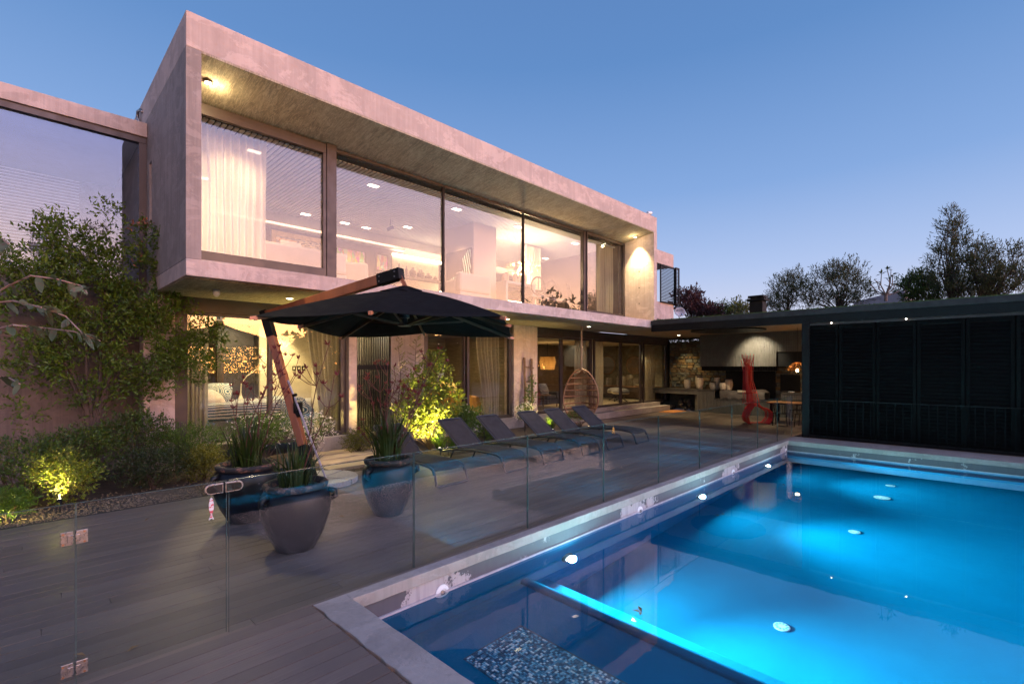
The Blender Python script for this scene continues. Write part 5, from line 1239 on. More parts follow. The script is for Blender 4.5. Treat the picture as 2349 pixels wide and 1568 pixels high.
# shelf ornaments
SH = [(9.96, 0.42, 0.05, 'slim dark figurine on the lit shelf, left of a pair'), (10.28, 0.38, 0.05, 'slim dark figurine on the lit shelf, right of a pair'), (10.56, 0.36, 0.13, 'square dark flask on the lit shelf'), (10.92, 0.32, 0.15, 'round dark jar in the middle of the lit shelf'), (11.28, 0.22, 0.15, 'low wide dark bowl on the lit shelf'), (11.62, 0.18, 0.08, 'small dark cup near the end of the lit shelf')]
for (x, h, r, lab) in SH:
    tag(MB().lathe([(r*0.6, 0), (r, h*0.3), (r, h*0.6), (r*0.45, h*0.8), (r*0.55, h)], (x, 15.72, 5.50), 14).build('shelf_ornament', DARKW, smooth=True, loc=(x, 15.72, 5.50)), lab, 'ornament', 'ornaments on the lit shelf')
# track spot
tg = thing('track_spot', 'small cylindrical spotlight hanging below the slatted ceiling', 'spotlight', (8.3, 13.6, 6.77))
MB().tube([(8.3, 13.6, 6.775), (8.3, 13.6, 6.5)], 0.012, 8).build('stem', BLK, tg); MB().tube([(8.38, 13.55, 6.52), (8.22, 13.65, 6.42)], 0.05, 14).build('head', BLK, tg)
# dining upstairs
dt = thing('upper_dining_table', 'pale console table with candles standing by the partition upstairs', 'table', (11.4, 11.2, 3.98))
MB().box(10.9, 12.3, 11.0, 11.5, 4.76, 4.84).build('tabletop', SOFA, dt, bevel=0.01)
MB().box(10.9, 11.0, 11.02, 11.48, 3.98, 4.76).box(12.2, 12.3, 11.02, 11.48, 3.98, 4.76).build('leg', SOFA, dt)
WAX = cloth('wax', (0.70, 0.50, 0.34), 0.4)
for i, (x, y, h, lab) in enumerate(((11.0, 11.2, 0.24, 'thick pillar candle at the left end of the upstairs console'), (11.22, 11.3, 0.32, 'tall dark wrapped pillar candle on the upstairs console'), (11.45, 11.15, 0.27, 'medium pillar candle in the middle of the upstairs console'), (11.68, 11.25, 0.16, 'short pillar candle on the upstairs console'), (11.95, 11.2, 0.34, 'tall pillar candle at the right of the upstairs console'))):
    tag(MB().lathe([(0.07, 0), (0.07, h), (0.05, h-0.01), (0, h-0.02)], (x, y, 4.84), 16).build('pillar_candle', WAX, loc=(x, y, 4.84)), lab, 'candle', 'pillar candles on the console')
def uchair(lab, c, rot, round_):
    t_ = thing('upper_dining_chair', lab, 'chair', (0, 0, 0))
    CH = DARKW
    MB().box(-0.24, 0.24, -0.24, 0.24, 0.42, 0.50).build('seat', SOFA, t_, bevel=0.03)
    for sx in (-0.2, 0.2):
        for sy in (-0.2, 0.2): MB().box(sx-0.022, sx+0.022, sy-0.022, sy+0.022, 0, 0.419).build('leg', CH, t_)
    if round_:
        MB().tube([(0.26*math.sin(a), 0.24, 0.78 - 0.30*math.cos(a)) for a in [j*0.3 for j in range(21)]], 0.026, 8, closed=True).build('back_ring', CH, t_)
        MB().tube([(0.24*math.sin(a), 0.235, 0.78 - 0.28*math.cos(a)) for a in [j*0.3 for j in range(21)]], 0.008, 6, closed=True).tube([(0, 0.235, 0.51), (0, 0.235, 1.05)], 0.012, 6).build('back_spline', CH, t_)
    else:
        MB().box(-0.25, -0.20, 0.2, 0.25, 0.42, 1.05).box(0.20, 0.25, 0.2, 0.25, 0.42, 1.05).build('back_post', CH, t_)
        MB().box(-0.2, 0.2, 0.215, 0.24, 0.88, 1.02).box(-0.2, 0.2, 0.215, 0.24, 0.66, 0.76).build('back_slat', CH, t_)
    t_.location = c; t_.rotation_euler.z = rot
uchair('dark oval backed chair nearest the candles in the upper dining room', (12.2, 10.95, 3.98), R(160), True)
uchair('large oval backed chair under the chandelier in the upper dining room', (13.0, 11.1, 3.98), R(170), True)
uchair('dark slat backed chair with pale seat near the right mullion upstairs', (13.7, 11.0, 3.98), R(205), False)
tbu = thing('round_dining_table', 'dark dining table under the chandelier upstairs', 'table', (13.0, 11.9, 3.98))
MB().lathe([(0.0, 0.72), (0.8, 0.72), (0.82, 0.76), (0.0, 0.765)], (13.0, 11.9, 3.98), 28).build('tabletop', DARKW, tbu); MB().lathe([(0.3, 0), (0.08, 0.08), (0.07, 0.6), (0.25, 0.72)], (13.0, 11.9, 3.98), 16).build('pedestal', DARKW, tbu)
chd = Vector((12.74, 12.0, 5.62)); ch_ = thing('twig_chandelier', 'sparkling chandelier of tangled golden twigs with bright bulbs upstairs', 'chandelier', tuple(chd))
m = MB(); rr = random.Random(9)
for i in range(150):
    a = rr.uniform(0, 6.283); b = rr.uniform(-1, 1); r_ = math.sqrt(max(0, 1-b*b))
    p = chd + Vector((0.62*r_*math.cos(a), 0.62*r_*math.sin(a), 0.24*b)); d = Vector((rr.uniform(-1, 1), rr.uniform(-1, 1), rr.uniform(-1, 1)))*0.07
    m.tube([p - d, p + Vector((rr.uniform(-.03, .03), rr.uniform(-.03, .03), rr.uniform(-.03, .03))), p + d], 0.006, 4)
m.build('twigs', simple('gold_wire', (0.75, 0.55, 0.28), 0.3, 0.7), ch_)
for (dx, dy) in ((-0.14, 0), (0.14, -0.1), (0.05, 0.25)): MB().lathe([(0.0, -0.05), (0.045, 0), (0.0, 0.06)], chd + Vector((dx, dy, -0.02)), 12).build('bulb', BULB, ch_)
MB().tube([chd + Vector((0, 0, 0.2)), (chd.x, chd.y, 6.77)], 0.006, 6).build('cord', STEEL, ch_)
lamp('POINT', chd, 55, (1.0, 0.72, 0.40), 0.12, name='chandelier_light')
# ledge plants inside the right window
def sprig(name, lab, c, h, n, L, mt_, cat='plant'):
    m = MB(); rr = random.Random(int(c[0]*100))
    for i in range(n):
        p = Vector(c); d = Vector((rr.uniform(-.4, .4), rr.uniform(-.2, .2), 1)).normalized(); pts = [p]
        for j in range(5):
            d = (d + Vector((rr.uniform(-.25, .25), rr.uniform(-.25, .25), 0))).normalized(); p = p + d*h/5*rr.uniform(.7, 1.1); pts.append(p)
            for q in range(3): m.leaf(p, (d + Vector((rr.uniform(-1, 1), rr.uniform(-1, 1), rr.uniform(-.3, .6)))).normalized(), Vector((rr.uniform(-1, 1), rr.uniform(-1, 1), 1)), L, L*0.35)
        m.tube(pts, 0.004, 4)
    return tag(m.build(name, mt_, loc=tuple(c)), lab, cat)
sprig('window_plant', 'leafy sprigs behind the narrow right pane upstairs', (14.35, 10.6, 4.0), 0.8, 5, 0.08, LEAF_D)
sprig('window_plant', 'small dark sprig at the foot of the glass under the chandelier', (11.3, 10.6, 4.0), 0.25, 4, 0.06, LEAF_D)
sprig('window_plant', 'small dark sprig at the foot of the glass near the right mullion', (13.7, 10.5, 4.0), 0.35, 5, 0.06, LEAF_D)

# ---- bedroom one
k = N('striped_cover'); sx = k.n.new('ShaderNodeSeparateXYZ'); k.link(k.pos(), sx.inputs[0])
s_ = k.math('SINE', k.math('ADD', k.math('MULTIPLY', sx.outputs[2], 95), k.math('ADD', k.math('MULTIPLY', sx.outputs[1], 60), k.math('MULTIPLY', k.noise(2.5, 2), 5))), 0)
k.col(k.mix(k.mr(s_, -0.2, 0.2), (0.035, 0.07, 0.10), (0.56, 0.50, 0.40))).rough(0.9); STRIPE = k.m
k = N('hexagon_cover'); vo = k.n.new('ShaderNodeTexVoronoi'); vo.inputs['Scale'].default_value = 3.2; vo.inputs['Randomness'].default_value = 0.25; k.link(k.pos(), vo.inputs[0])
s_ = k.math('SINE', k.math('MULTIPLY', vo.outputs['Distance'], 70), 0); k.col(k.mix(k.mr(s_, -0.1, 0.1), (0.03, 0.09, 0.13), (0.52, 0.48, 0.38))).rough(0.9); HEXP = k.m
bd = thing('striped_bed', 'bed with striped cover and hexagon patterned throw in the left bedroom', 'bed', (4.2, 13.1, FZ))
MB().box(2.5, 5.1, 12.45, 14.0, FZ, 0.86).build('base', simple('grey_valance', (0.19, 0.16, 0.125), 0.9, 0, 0.1, 5), bd, bevel=0.03)
MB().box(2.5, 5.0, 12.42, 14.0, 0.862, 1.26).build('striped_cover', STRIPE, bd, bevel=0.10)
m = MB()
def thr(a, b):
    x = 4.50 + 0.80*a; tt = b*1.9
    if tt < 0.75: y, z = 12.36 - 0.03*math.sin(a*9), FZ + 0.08 + (1.28-FZ-0.08)*(tt/0.75)
    else: y, z = 12.36 + (tt-0.75)*1.3, 1.29 + 0.03*math.sin(a*8+b*7)
    if a > 0.72: z -= (a-0.72)*1.6*(1 if tt > 0.75 else max(0, z-FZ-0.3))
    return (x, y + 0.03*math.sin(a*11), z)
m.grid(thr, 24, 30).build('hexagon_throw', HEXP, bd, smooth=True, solid=0.02)
m = MB(); pillow(m, (3.15, 12.95, 1.38), 0.55, 0.55, 0.2, 0.1, R(35)); tag(m.build('cushion', SOFA, smooth=True, loc=(3.15, 12.95, 1.3)), 'beige cushion at the head of the striped bed', 'cushion')
m = MB(); pillow(m, (3.32, 13.1, 1.48), 0.62, 0.58, 0.2, -0.4, R(50)); tag(m.build('cushion', HEXP, smooth=True, loc=(3.32, 13.1, 1.4)), 'dark teal patterned cushion leaning at the head of the striped bed', 'cushion')
rd = thing('radiator', 'white panel radiator on the cream bedroom wall', 'radiator', (5.45, 13.55, FZ+0.1))
MB().box(5.22, 5.72, 13.49, 13.55, FZ+0.10, 1.22).build('panel', PLAST, rd, bevel=0.01)
m = MB()
for i in range(14): m.box(5.245 + i*0.0335, 5.262 + i*0.0335, 13.478, 13.489, FZ+0.15, 1.17)
m.build('fin', PLAST, rd)
for i, x in enumerate((5.30, 5.43, 5.56)):
    t_ = thing('switch_plate', ('small dark switch plate on the cream bedroom wall, left of three', 'small dark switch plate on the cream bedroom wall, middle of three', 'small dark switch plate on the cream bedroom wall, right of three')[i], 'switch', (x, 13.59, 2.05), 'row of switch plates')
    MB().box(x-0.045, x+0.045, 13.585, 13.598, 1.99, 2.11).build('plate', BLK, t_); MB().box(x-0.02, x+0.02, 13.578, 13.584, 2.02, 2.08).build('rocker', CREAM, t_)
dl = thing('desk_lamp', 'slender curved reading lamp beyond the striped bed', 'lamp', (4.05, 13.9, 1.0))
MB().lathe([(0.10, 0), (0.03, 0.2), (0.015, 0.3)], (4.05, 13.85, 1.15), 14).tube([(4.05, 13.85, 1.42), (4.06, 13.85, 1.65), (4.18, 13.8, 1.85), (4.42, 13.7, 2.05)], 0.014, 6).build('stem', CREAM, dl)
curtain('curtain', 'beige curtain at the left edge of the left bedroom window', XU(424)+0.02, XU(488), 12.0, FZ, 3.18, 6, LINEN2, 0.05)
curtain('curtain', 'beige curtain drawn aside at the right edge of the left bedroom window', XU(735)-0.15, XU(779)+0.1, 12.05, FZ, 3.18, 6, LINEN2, 0.05, 0.45, 1)
lamp('SPOT', (4.9, 13.1, 3.15), 80, (1.0, 0.80, 0.42), 0.05, (5.0, 13.6, 1.8), 80, 0.9, name='bedroom_spot')
lamp('AREA', (3.9, 12.9, 3.16), 42, (1.0, 0.80, 0.48), 0.5, (3.9, 12.9, 0), name='bedroom_light')
# hallway glow behind the screen
lamp('AREA', ((XU(818)+XU(896))/2, FY+0.7, 3.3), 14, (1.0, 0.84, 0.56), 0.4, ((XU(818)+XU(896))/2, FY+0.7, 0), name='hall_light')
# ---- bedroom two
b2 = thing('mustard_bed', 'bed with rumpled mustard linen cover in the middle bedroom', 'bed', (10.4, 13.2, FZ))
def bedf(a, b):
    u = a*2 - 1; r_ = abs(u)**6
    x = 9.35 + 1.75*a
    tt = b*1.7
    if tt < 0.6: y, z = 12.40, FZ + 0.1 + (1.20-FZ-0.1)*tt/0.6
    else: y, z = 12.40 + (tt-0.6)*1.9, 1.20 + 0.07*math.sin(a*5+1)
    z -= r_*0.5*(z-FZ)
    return (x + 0.02*math.sin(b*20), y + 0.035*math.sin(a*26 + b*4), z + 0.02*math.sin(a*17+b*12))
MB().grid(bedf, 44, 34).build('cover', MUST, b2, smooth=True)
MB().box(9.4, 11.05, 12.5, 14.4, FZ, 0.9).build('base', DARKW, b2)
m = MB(); pillow(m, (9.55, 12.75, 1.40), 0.75, 0.46, 0.22, 0.0, R(60)); tag(m.build('cushion', simple('apricot_linen', (0.58, 0.30, 0.12), 0.9, 0, 0.1, 6), smooth=True, loc=(9.55, 12.75, 1.3)), 'apricot cushion on the mustard bed, left one', 'cushion')
m = MB(); pillow(m, (9.92, 12.68, 1.38), 0.70, 0.44, 0.22, 0.1, R(55)); tag(m.build('cushion', simple('pale_gold_linen', (0.62, 0.42, 0.18), 0.9, 0, 0.1, 6), smooth=True, loc=(9.92, 12.68, 1.3)), 'pale gold cushion on the mustard bed, right one in front', 'cushion')
GLOWSH = emis('lit_lampshade', (1.0, 0.82, 0.55), 0.42)
for (u, lab) in ((1011, 'tall pale lampshade left of the mustard bed'), (1111, 'tall pale lampshade right of the mustard bed beside the curtain')):
    p0 = PY(u, 875, 13.4); p1 = PY(u, 843, 13.4)
    t_ = thing('bedside_lamp', lab, 'lamp', (p0.x, 13.4, 1.0), 'bedside lamps')
    MB().lathe([(0.11, p0.z), (0.10, p1.z)], (p0.x, 13.4, 0), 20, cap=False).build('shade', GLOWSH, t_); MB().tube([(p0.x, 13.4, 1.0), (p0.x, 13.4, p0.z+0.1)], 0.012, 6).build('stem', BLK, t_)
    MB().box(p0.x-0.2, p0.x+0.2, 13.25, 13.65, FZ, 1.0).build('bedside_table' if False else 'plinth', DARKW, t_)
for (u, v, r, lab) in ((1044, 818, 0.22, 'round straw hat on the bedroom wall, upper one'), (1060, 835, 0.24, 'round straw hat on the bedroom wall, lower one')):
    p = PY(u, v, 15.34); tag(MB().disc(p, r, (0, -1, 0), 0.02, 24).disc(p + Vector((0, -0.02, 0)), r*0.45, (0, -1, 0), 0.07, 20).build('straw_hat', simple('straw', (0.16, 0.10, 0.05), 0.9, 0, 0.2, 20) if 'straw' not in bpy.data.materials else bpy.data.materials['straw'], loc=tuple(p)), lab, 'hat', 'straw hats on the wall')
sl_ = thing('ceramic_stool', 'dark ceramic stool in front of the bedroom curtain', 'stool', (11.15, 12.2, FZ))
MB().lathe([(0.14, 0), (0.19, 0.08), (0.21, 0.22), (0.19, 0.36), (0.15, 0.44), (0, 0.45)], (11.15, 12.2, FZ), 22).build('body', GREYF, sl_, smooth=True)
curtain('curtain', 'beige curtain at the left edge of the middle bedroom window', XU(974)+0.02, XU(996), 11.95, FZ, 3.18, 4, LINEN2, 0.05)
curtain('curtain', 'long beige curtain swept aside at the right of the middle bedroom window', XU(1117)-0.1, XU(1160)+0.05, 12.0, FZ, 3.18, 6, LINEN2, 0.06, 0.35, 1)
lamp('AREA', (9.9, 13.0, 3.16), 22, (1.0, 0.72, 0.36), 0.4, (9.9, 13.0, 0), name='bedroom_light')
lamp('SPOT', (9.9, 12.5, 3.1), 55, (1.0, 0.72, 0.36), 0.05, (10.0, 13.0, 1.2), 70, 0.9, name='bedroom_spot')
# ---- living room
sofa('grey_sofa', 'dark grey sofa on a timber base behind the left living room pane', (14.7, 13.4, FZ), 2.6, 1.0, 0.80, R(0), GREYF, WOODT)
for i, (x, r_, mt_, lab) in enumerate(((13.9, 0.2, GREYF, 'dark grey cushion at the left end of the grey sofa'), (14.5, -0.2, simple('pale_grey_fabric', (0.28, 0.28, 0.30), 0.9, 0, 0.15, 9), 'pale grey cushion in the middle of the grey sofa'), (15.25, 0.1, STRIPE, 'striped cushion at the right end of the grey sofa'))):
    m = MB(); pillow(m, (x, 13.2, FZ+0.75), 0.55, 0.5, 0.2, r_, R(65)); tag(m.build('cushion', mt_, smooth=True, loc=(x, 13.2, FZ+0.7)), lab, 'cushion')
cf = thing('side_table', 'small round timber side table in front of the grey sofa', 'table', (14.3, 12.4, FZ))
MB().lathe([(0.30, 0.56), (0.30, 0.59), (0, 0.59)], (14.3, 12.4, FZ), 24).build('tabletop', WOODT, cf); MB().tube([(14.3, 12.4, FZ), (14.3, 12.4, FZ+0.56)], 0.03, 8).build('stem', DARKW, cf)
wp = PY(1256, 832, 14.6); t_ = thing('woven_lampshade', 'tiered woven pendant lampshade in the living room', 'pendant lamp', tuple(wp))
m = MB()
for i in range(6):
    m.lathe([(0.40-0.02*abs(i-2), 0.28-0.10*i), (0.36-0.02*abs(i-2), 0.19-0.10*i)], wp, 26, cap=False)
m.build('shade', cloth('woven_straw', (0.34, 0.20, 0.08), 0.4), t_); MB().tube([wp + Vector((0, 0, 0.28)), (wp.x, wp.y, 3.19)], 0.01, 6).build('cord', BLK, t_)
lamp('POINT', wp + Vector((0, 0, -0.05)), 12, (1.0, 0.66, 0.3), 0.08, name='woven_lamp_light')
MB().box(13.0, 14.9, 16.12, 16.19, FZ, 2.9).build('timber_panel', WOODT, house)
MB().box(14.95, 16.4, 16.10, 16.19, FZ, 2.6).build('dark_door', simple('dark_slate_door', (0.035, 0.037, 0.04), 0.5), house)
lamp('SPOT', (14.6, 15.6, 3.14), 90, (1.0, 0.66, 0.28), 0.05, (14.6, 16.1, 2.0), 80, 0.9, name='living_spot')
lamp('SPOT', (16.9, 15.5, 3.14), 45, (1.0, 0.66, 0.28), 0.05, (17.0, 16.1, 2.0), 70, 0.9, name='living_spot')
MB().box(16.45, 22.9, 16.12, 16.18, FZ, 3.1).build('timber_panel', DARKW, house)
MB().box(22.9, 22.99, FY+0.3, 16.1, FZ-0.02, 3.19).build('inner_stone_wall', simple('inner_stone', (0.16, 0.135, 0.09), 0.9, 0, 0.45, 5, 0.8, 14), house)
for (u, lab) in ((1455.6, 'large round mirror in the living room, right one with the full rim in view'), (1393, 'large round mirror in the living room, left one half hidden by the curtain')):
    p = PX(u, 837, 22.85); r_ = 20.5/F*(A[0]*22.85 + B[0]*p.y)
    t_ = thing('round_mirror', lab, 'mirror', tuple(p), 'round mirrors in the living room')
    MB().tube([p, p + Vector((-0.02, 0, 0))], r_, 40).build('mirror_glass', simple('mirror_silver', (0.75, 0.75, 0.72), 0.03, 1.0, 0.02, 1, rvar=0.0) if 'mirror_silver' not in bpy.data.materials else bpy.data.materials['mirror_silver'], t_)
    MB().tube([p + Vector((-0.02, r_*math.cos(a), r_*math.sin(a))) for a in [j*2*math.pi/48 for j in range(48)]], 0.03, 8, closed=True).build('rim', WOODT, t_)
cb_ = thing('slatted_cabinet', 'low slatted timber cabinet under the round mirrors', 'cabinet', (22.5, 13.5, FZ))
MB().box(22.3, 22.88, 11.95, 15.8, FZ+0.60, FZ+0.66).build('top', WOODT, cb_)
m = MB(); y = 11.97
while y < 15.75: m.box(22.33, 22.36, y, y+0.035, FZ+0.05, FZ+0.595); y += 0.062
m.box(22.365, 22.88, 11.97, 15.78, FZ+0.05, FZ+0.595).build('slatted_front', DARKW, cb_)
MB().lathe([(0.10, 0), (0.26, 0.06), (0.30, 0.10), (0.26, 0.08), (0, 0.02)], (22.55, 12.9, FZ+0.662), 24).build('dish', CREAM, None)
tag(col.objects[-1] if col.objects[-1].name.startswith('dish') else bpy.data.objects['dish'], 'long shallow pale dish on the slatted cabinet', 'dish')
for i, (u, v, lab) in enumerate(((1412, 893, 'dark cross legged stool with a grey cushion top, rear one'), (1424, 912, 'dark cross legged stool with a grey cushion top, front one'))):
    p = PY(u, v, 13.4 - 0.7*i); x, y = p.x, p.y
    t_ = thing('cushioned_stool', lab, 'stool', (x, y, FZ), 'cushioned stools in the living room')
    m = MB(); m.lathe([(0, 0.42), (0.36, 0.42), (0.42, 0.46), (0.40, 0.52), (0.25, 0.62), (0, 0.65)], (x, y, FZ), 26); m.build('cushion', simple('soft_grey', (0.20, 0.19, 0.185), 0.9, 0, 0.15, 12) if i == 0 else bpy.data.materials['soft_grey'], t_, smooth=True)
    MB().lathe([(0.38, 0.36), (0.42, 0.40), (0.42, 0.42), (0, 0.42)], (x, y, FZ), 26).build('rim', CREAM, t_)
    for a in (0.4, 1.97, 3.54, 5.11): MB().tube([(x+0.32*math.cos(a), y+0.32*math.sin(a), FZ), (x-0.26*math.cos(a), y-0.26*math.sin(a), FZ+0.38)], 0.02, 8).build('leg', BLK, t_)
curtain('curtain', 'grey brown curtain behind the hanging chair', XU(1338), XU(1362), 11.98, FZ, 3.16, 5, LINEN2, 0.05)
curtain('curtain', 'grey brown curtain just right of the hanging chair', XU(1376), XU(1400), 11.98, FZ, 3.16, 5, LINEN2, 0.05)
curtain('curtain', 'cream curtain swept down in the corner of the living room', XU(1496)-0.2, XU(1519), 12.0, FZ, 3.1, 6, LINEN2, 0.06, 0.3, 1)
lamp('SPOT', (21.0, 12.4, 3.1), 70, (1.0, 0.80, 0.45), 0.05, (21.6, 12.2, 1.0), 80, 0.9, name='corner_spot')
lamp('AREA', (18.5, 13.6, 3.16), 30, (1.0, 0.72, 0.38), 0.5, (18.5, 13.6, 0), name='living_light')
for (x, y, lab_) in ((13.4, 13.0, 'tiny lit downlight in the living room ceiling, nearer the glass'), (14.2, 14.0, 'tiny lit downlight in the living room ceiling, deeper in the room')):
    t_ = thing('living_downlight', lab_, 'downlight', (x, y, 3.19), 'living room downlights')
    MB().lathe([(0.05, 0), (0.05, -0.01), (0, -0.012)], (x, y, 3.195), 14).build('lens', SPOTL, t_)
# ================================================================== PLANTS
def rv(rr, s=1.0): return Vector((rr.uniform(-s, s), rr.uniform(-s, s), rr.uniform(-s, s)))
def in_ell(rr):
    while True:
        p = rv(rr)
        if p.length <= 1: return p
def leaf_cluster(m, rr, p, d, n, L, W, spread=0.8, step=0.05):
    for j in range(n):
        q = p + d*step*j + rv(rr, 0.012)
        dd = (d*0.5 + rv(rr, spread) + Vector((0, 0, 0.15))).normalized()
        m.leaf(q, dd, rv(rr) + Vector((0, 0, 0.8)), L*rr.uniform(0.7, 1.25), W*rr.uniform(0.8, 1.2))
def bush(name, lab, cat, lobes, n, L, W, lm, seed, base=None, stems=6, grp=None, shell=0.45, spread=0.9, per=5, stemr=0.008, wood=BARK, flowers=0, twig=0.12, gate=0):
    """a plant of branching stems carrying many leaves, spread through a few uneven lobes"""
    rr = random.Random(seed); c0 = lobes[0][0]
    base = Vector(base) if base is not None else Vector((c0.x, c0.y, 0))
    t_ = thing(name, lab, cat, tuple(base), grp)
    m = MB(); w = MB(); fl = MB()
    vol = [lb[1][0]*lb[1][1]*lb[1][2] for lb in lobes]
    hubs = []
    for lb in lobes:
        for j in range(stems):
            hubs.append((lb, lb[0] + Vector([a*b for a, b in zip(in_ell(rr), lb[1])])*0.75))
    for (lb, h) in hubs:
        mid = base.lerp(h, 0.5) + rv(rr, 0.08*(h-base).length)
        w.tube([base + rv(rr, 0.02), base.lerp(mid, 0.6) + rv(rr, 0.02), mid, mid.lerp(h, 0.6) + rv(rr, 0.03), h], [stemr*1.8, stemr*1.5, stemr*1.2, stemr*0.8, stemr*0.4], 5)
    for i in range(int(n*(1.6 if n < 2000 else 1))):
        lb = rr.choices(lobes, vol)[0]
        q = in_ell(rr)
        if q.length < shell and rr.random() < 0.6: q = q.normalized()*rr.uniform(shell, 1.0)
        # uneven outline: some twigs poke out, others are missing
        q *= 1.0 + 0.18*math.sin(q.x*7 + seed)*math.sin(q.y*6 + q.z*9)
        p = lb[0] + Vector([a*b for a, b in zip(q, lb[1])])
        if gate and math.sin(p.x*4.3 + 1.0)*math.sin(p.z*4.9 + p.x*1.3) > gate: continue
        d = (q*0.6 + rv(rr, 0.5) + Vector((0, 0, 0.25))).normalized()
        leaf_cluster(m, rr, p, d, per, L, W, spread, twig/per)
        if i % 3 == 0: w.tube([p - d*twig*0.8, p + d*twig], stemr*0.28, 3)
        if flowers and i % flowers == 0:
            for q_ in range(4): fl.leaf(p + d*twig*1.1 + rv(rr, 0.015), rv(rr).normalized(), rv(rr), 0.03, 0.024, 0.2)
    m.build('foliage', lm, t_); w.build('stems', wood, t_)
    if flowers: kind(fl.build('flowers', FLW, t_), 'stuff')
    return t_
def E_(u, v, Y, ru, rv_, ry):
    """an ellipsoid lobe whose middle stands at picture point u, v on the plane Y; radii in picture units and metres"""
    d = Y / ray(u, v)[1]; s = d / F
    return (PY(u, v, Y), (ru*s, ry, rv_*s))
# wall shrub on the left: many lobes, sprays reaching up the window
YS = 11.35
lob = [E_(70, 590, YS, 60, 45, .45), E_(160, 560, YS, 70, 55, .5), E_(45, 670, YS, 70, 60, .5), E_(170, 650, YS, 75, 60, .5), E_(290, 620, YS, 60, 45, .4), E_(345, 570, YS, 36, 60, .3),
       E_(255, 720, YS, 80, 60, .5), E_(100, 750, YS, 75, 50, .45), E_(345, 700, YS, 70, 60, .45), E_(400, 760, YS-.2, 60, 60, .4), E_(465, 790, YS-.35, 48, 55, .3), E_(330, 830, YS-.1, 70, 55, .4),
       E_(410, 850, YS-.25, 55, 50, .35), E_(200, 820, YS, 70, 60, .4), E_(90, 840, YS, 55, 60, .35), E_(60, 930, YS, 38, 40, .3), E_(215, 900, YS, 45, 55, .3), E_(320, 900, YS, 38, 40, .3), E_(250, 490, YS, 26, 24, .2), E_(278, 540, YS, 22, 26, .15), E_(110, 520, YS, 28, 22, .2), E_(200, 540, YS, 30, 22, .2)]
bs = PY(212, 1010, YS); bs.z = 0.0
wall_shrub = bush('wall_shrub', 'big leafy shrub trained up the concrete wall at the left, reaching the wing window', 'shrub', lob, 4300, 0.080, 0.036, LEAF_A, 4, bs, 0, None, 0.35, 0.9, 5, 0.007, twig=0.2, gate=0.6)
m = MB(); rr = random.Random(2)
for (u, v) in ((170, 680), (265, 560), (370, 800), (90, 740), (450, 780), (50, 640), (330, 640)):
    h = PY(u, v, YS); p0 = bs.copy(); mid = PY(212 + (u-212)*0.35, 860, YS) 
    m.tube([p0, PY(213 + (u-212)*0.1, 940, YS), mid, mid.lerp(h, 0.5) + rv(rr, 0.1), h], [0.045, 0.036, 0.024, 0.015, 0.007], 7)
m.build('trunk', BARK, wall_shrub)
m = MB(); rr = random.Random(8)
for i in range(26):
    p = PY(rr.uniform(296, 345), rr.uniform(504, 520), YS-0.05) if i < 18 else PY(rr.uniform(295, 330), rr.uniform(550, 600), YS-0.05)
    leaf_cluster(m, rr, p, rv(rr).normalized(), 3, 0.07, 0.03)
m.build('dry_leaves', simple('rusty_leaf', (0.30, 0.10, 0.05), 0.8, 0, 0.3, 30), wall_shrub)
# overhanging branch in front, from a plant outside the left edge
ob = thing('overhanging_branch', 'arching branch with large grey green leaves reaching in from the left edge', 'branch', tuple(PD(-120, 1130, 3.9)))
w = MB(); m = MB(); rr = random.Random(21)
bb0 = G(-160, 1300); bb0 = PD(-150, 1300, 3.9)
arcs = [[(-60, 700), (20, 655), (70, 632), (130, 640), (185, 655), (200, 672)], [(-60, 700), (30, 690), (95, 705), (150, 725), (190, 765), (230, 782)], [(-60, 770), (30, 745), (100, 752), (170, 760), (205, 775)], [(-70, 880), (-10, 862), (20, 866), (45, 880)], [(-70, 600), (-20, 560), (5, 548), (20, 560)]]
for arc in arcs:
    pts = [PD(u, v, 3.9 + 0.25*math.sin(i*1.3 + v)) for i, (u, v) in enumerate(arc)]
    w.tube([PD(-150, 1000, 3.9)] + pts, [0.014, 0.010, 0.008, 0.007, 0.006, 0.005, 0.004][:len(pts)+1], 6)
    for i in range(1, len(pts)):
        for j in range(5):
            p = pts[i-1].lerp(pts[i], rr.random()) ; d = ((pts[i]-pts[i-1]).normalized()*0.6 + rv(rr, 0.7) + Vector((0, 0, -0.35))).normalized()
            nv_ = rv(rr) + Vector((0, 0, 1)); L = rr.uniform(0.07, 0.13)
            # a broad leaf of several faces, drooping
            m = MB(); x = d.cross(nv_).normalized(); b0 = 0
            for q in range(6):
                t_ = q/5; ww = L*0.22*math.sin(math.pi*min(1, t_*0.95+0.05))**0.7; pp = p + d*L*t_ + Vector((0, 0, -0.25*L*t_*t_))
                m.v += [pp - x*ww + Vector((0, 0, 0.006)), pp, pp + x*ww + Vector((0, 0, 0.006))]
            for q in range(5):
                a_ = b0 + q*3; m.f += [(a_, a_+1, a_+4, a_+3), (a_+1, a_+2, a_+5, a_+4)]
            m.build('leaf', LEAF_F, ob, smooth=True)
w.tube([PD(-150, 1000, 3.9), PD(-150, 1250, 3.9), (PD(-150, 1250, 3.9).x, PD(-150, 1250, 3.9).y, 0.0)], [0.016, 0.025, 0.03], 7)
w.build('stem', simple('pinkish_twig', (0.30, 0.18, 0.14), 0.8, 0, 0.2, 12), ob)

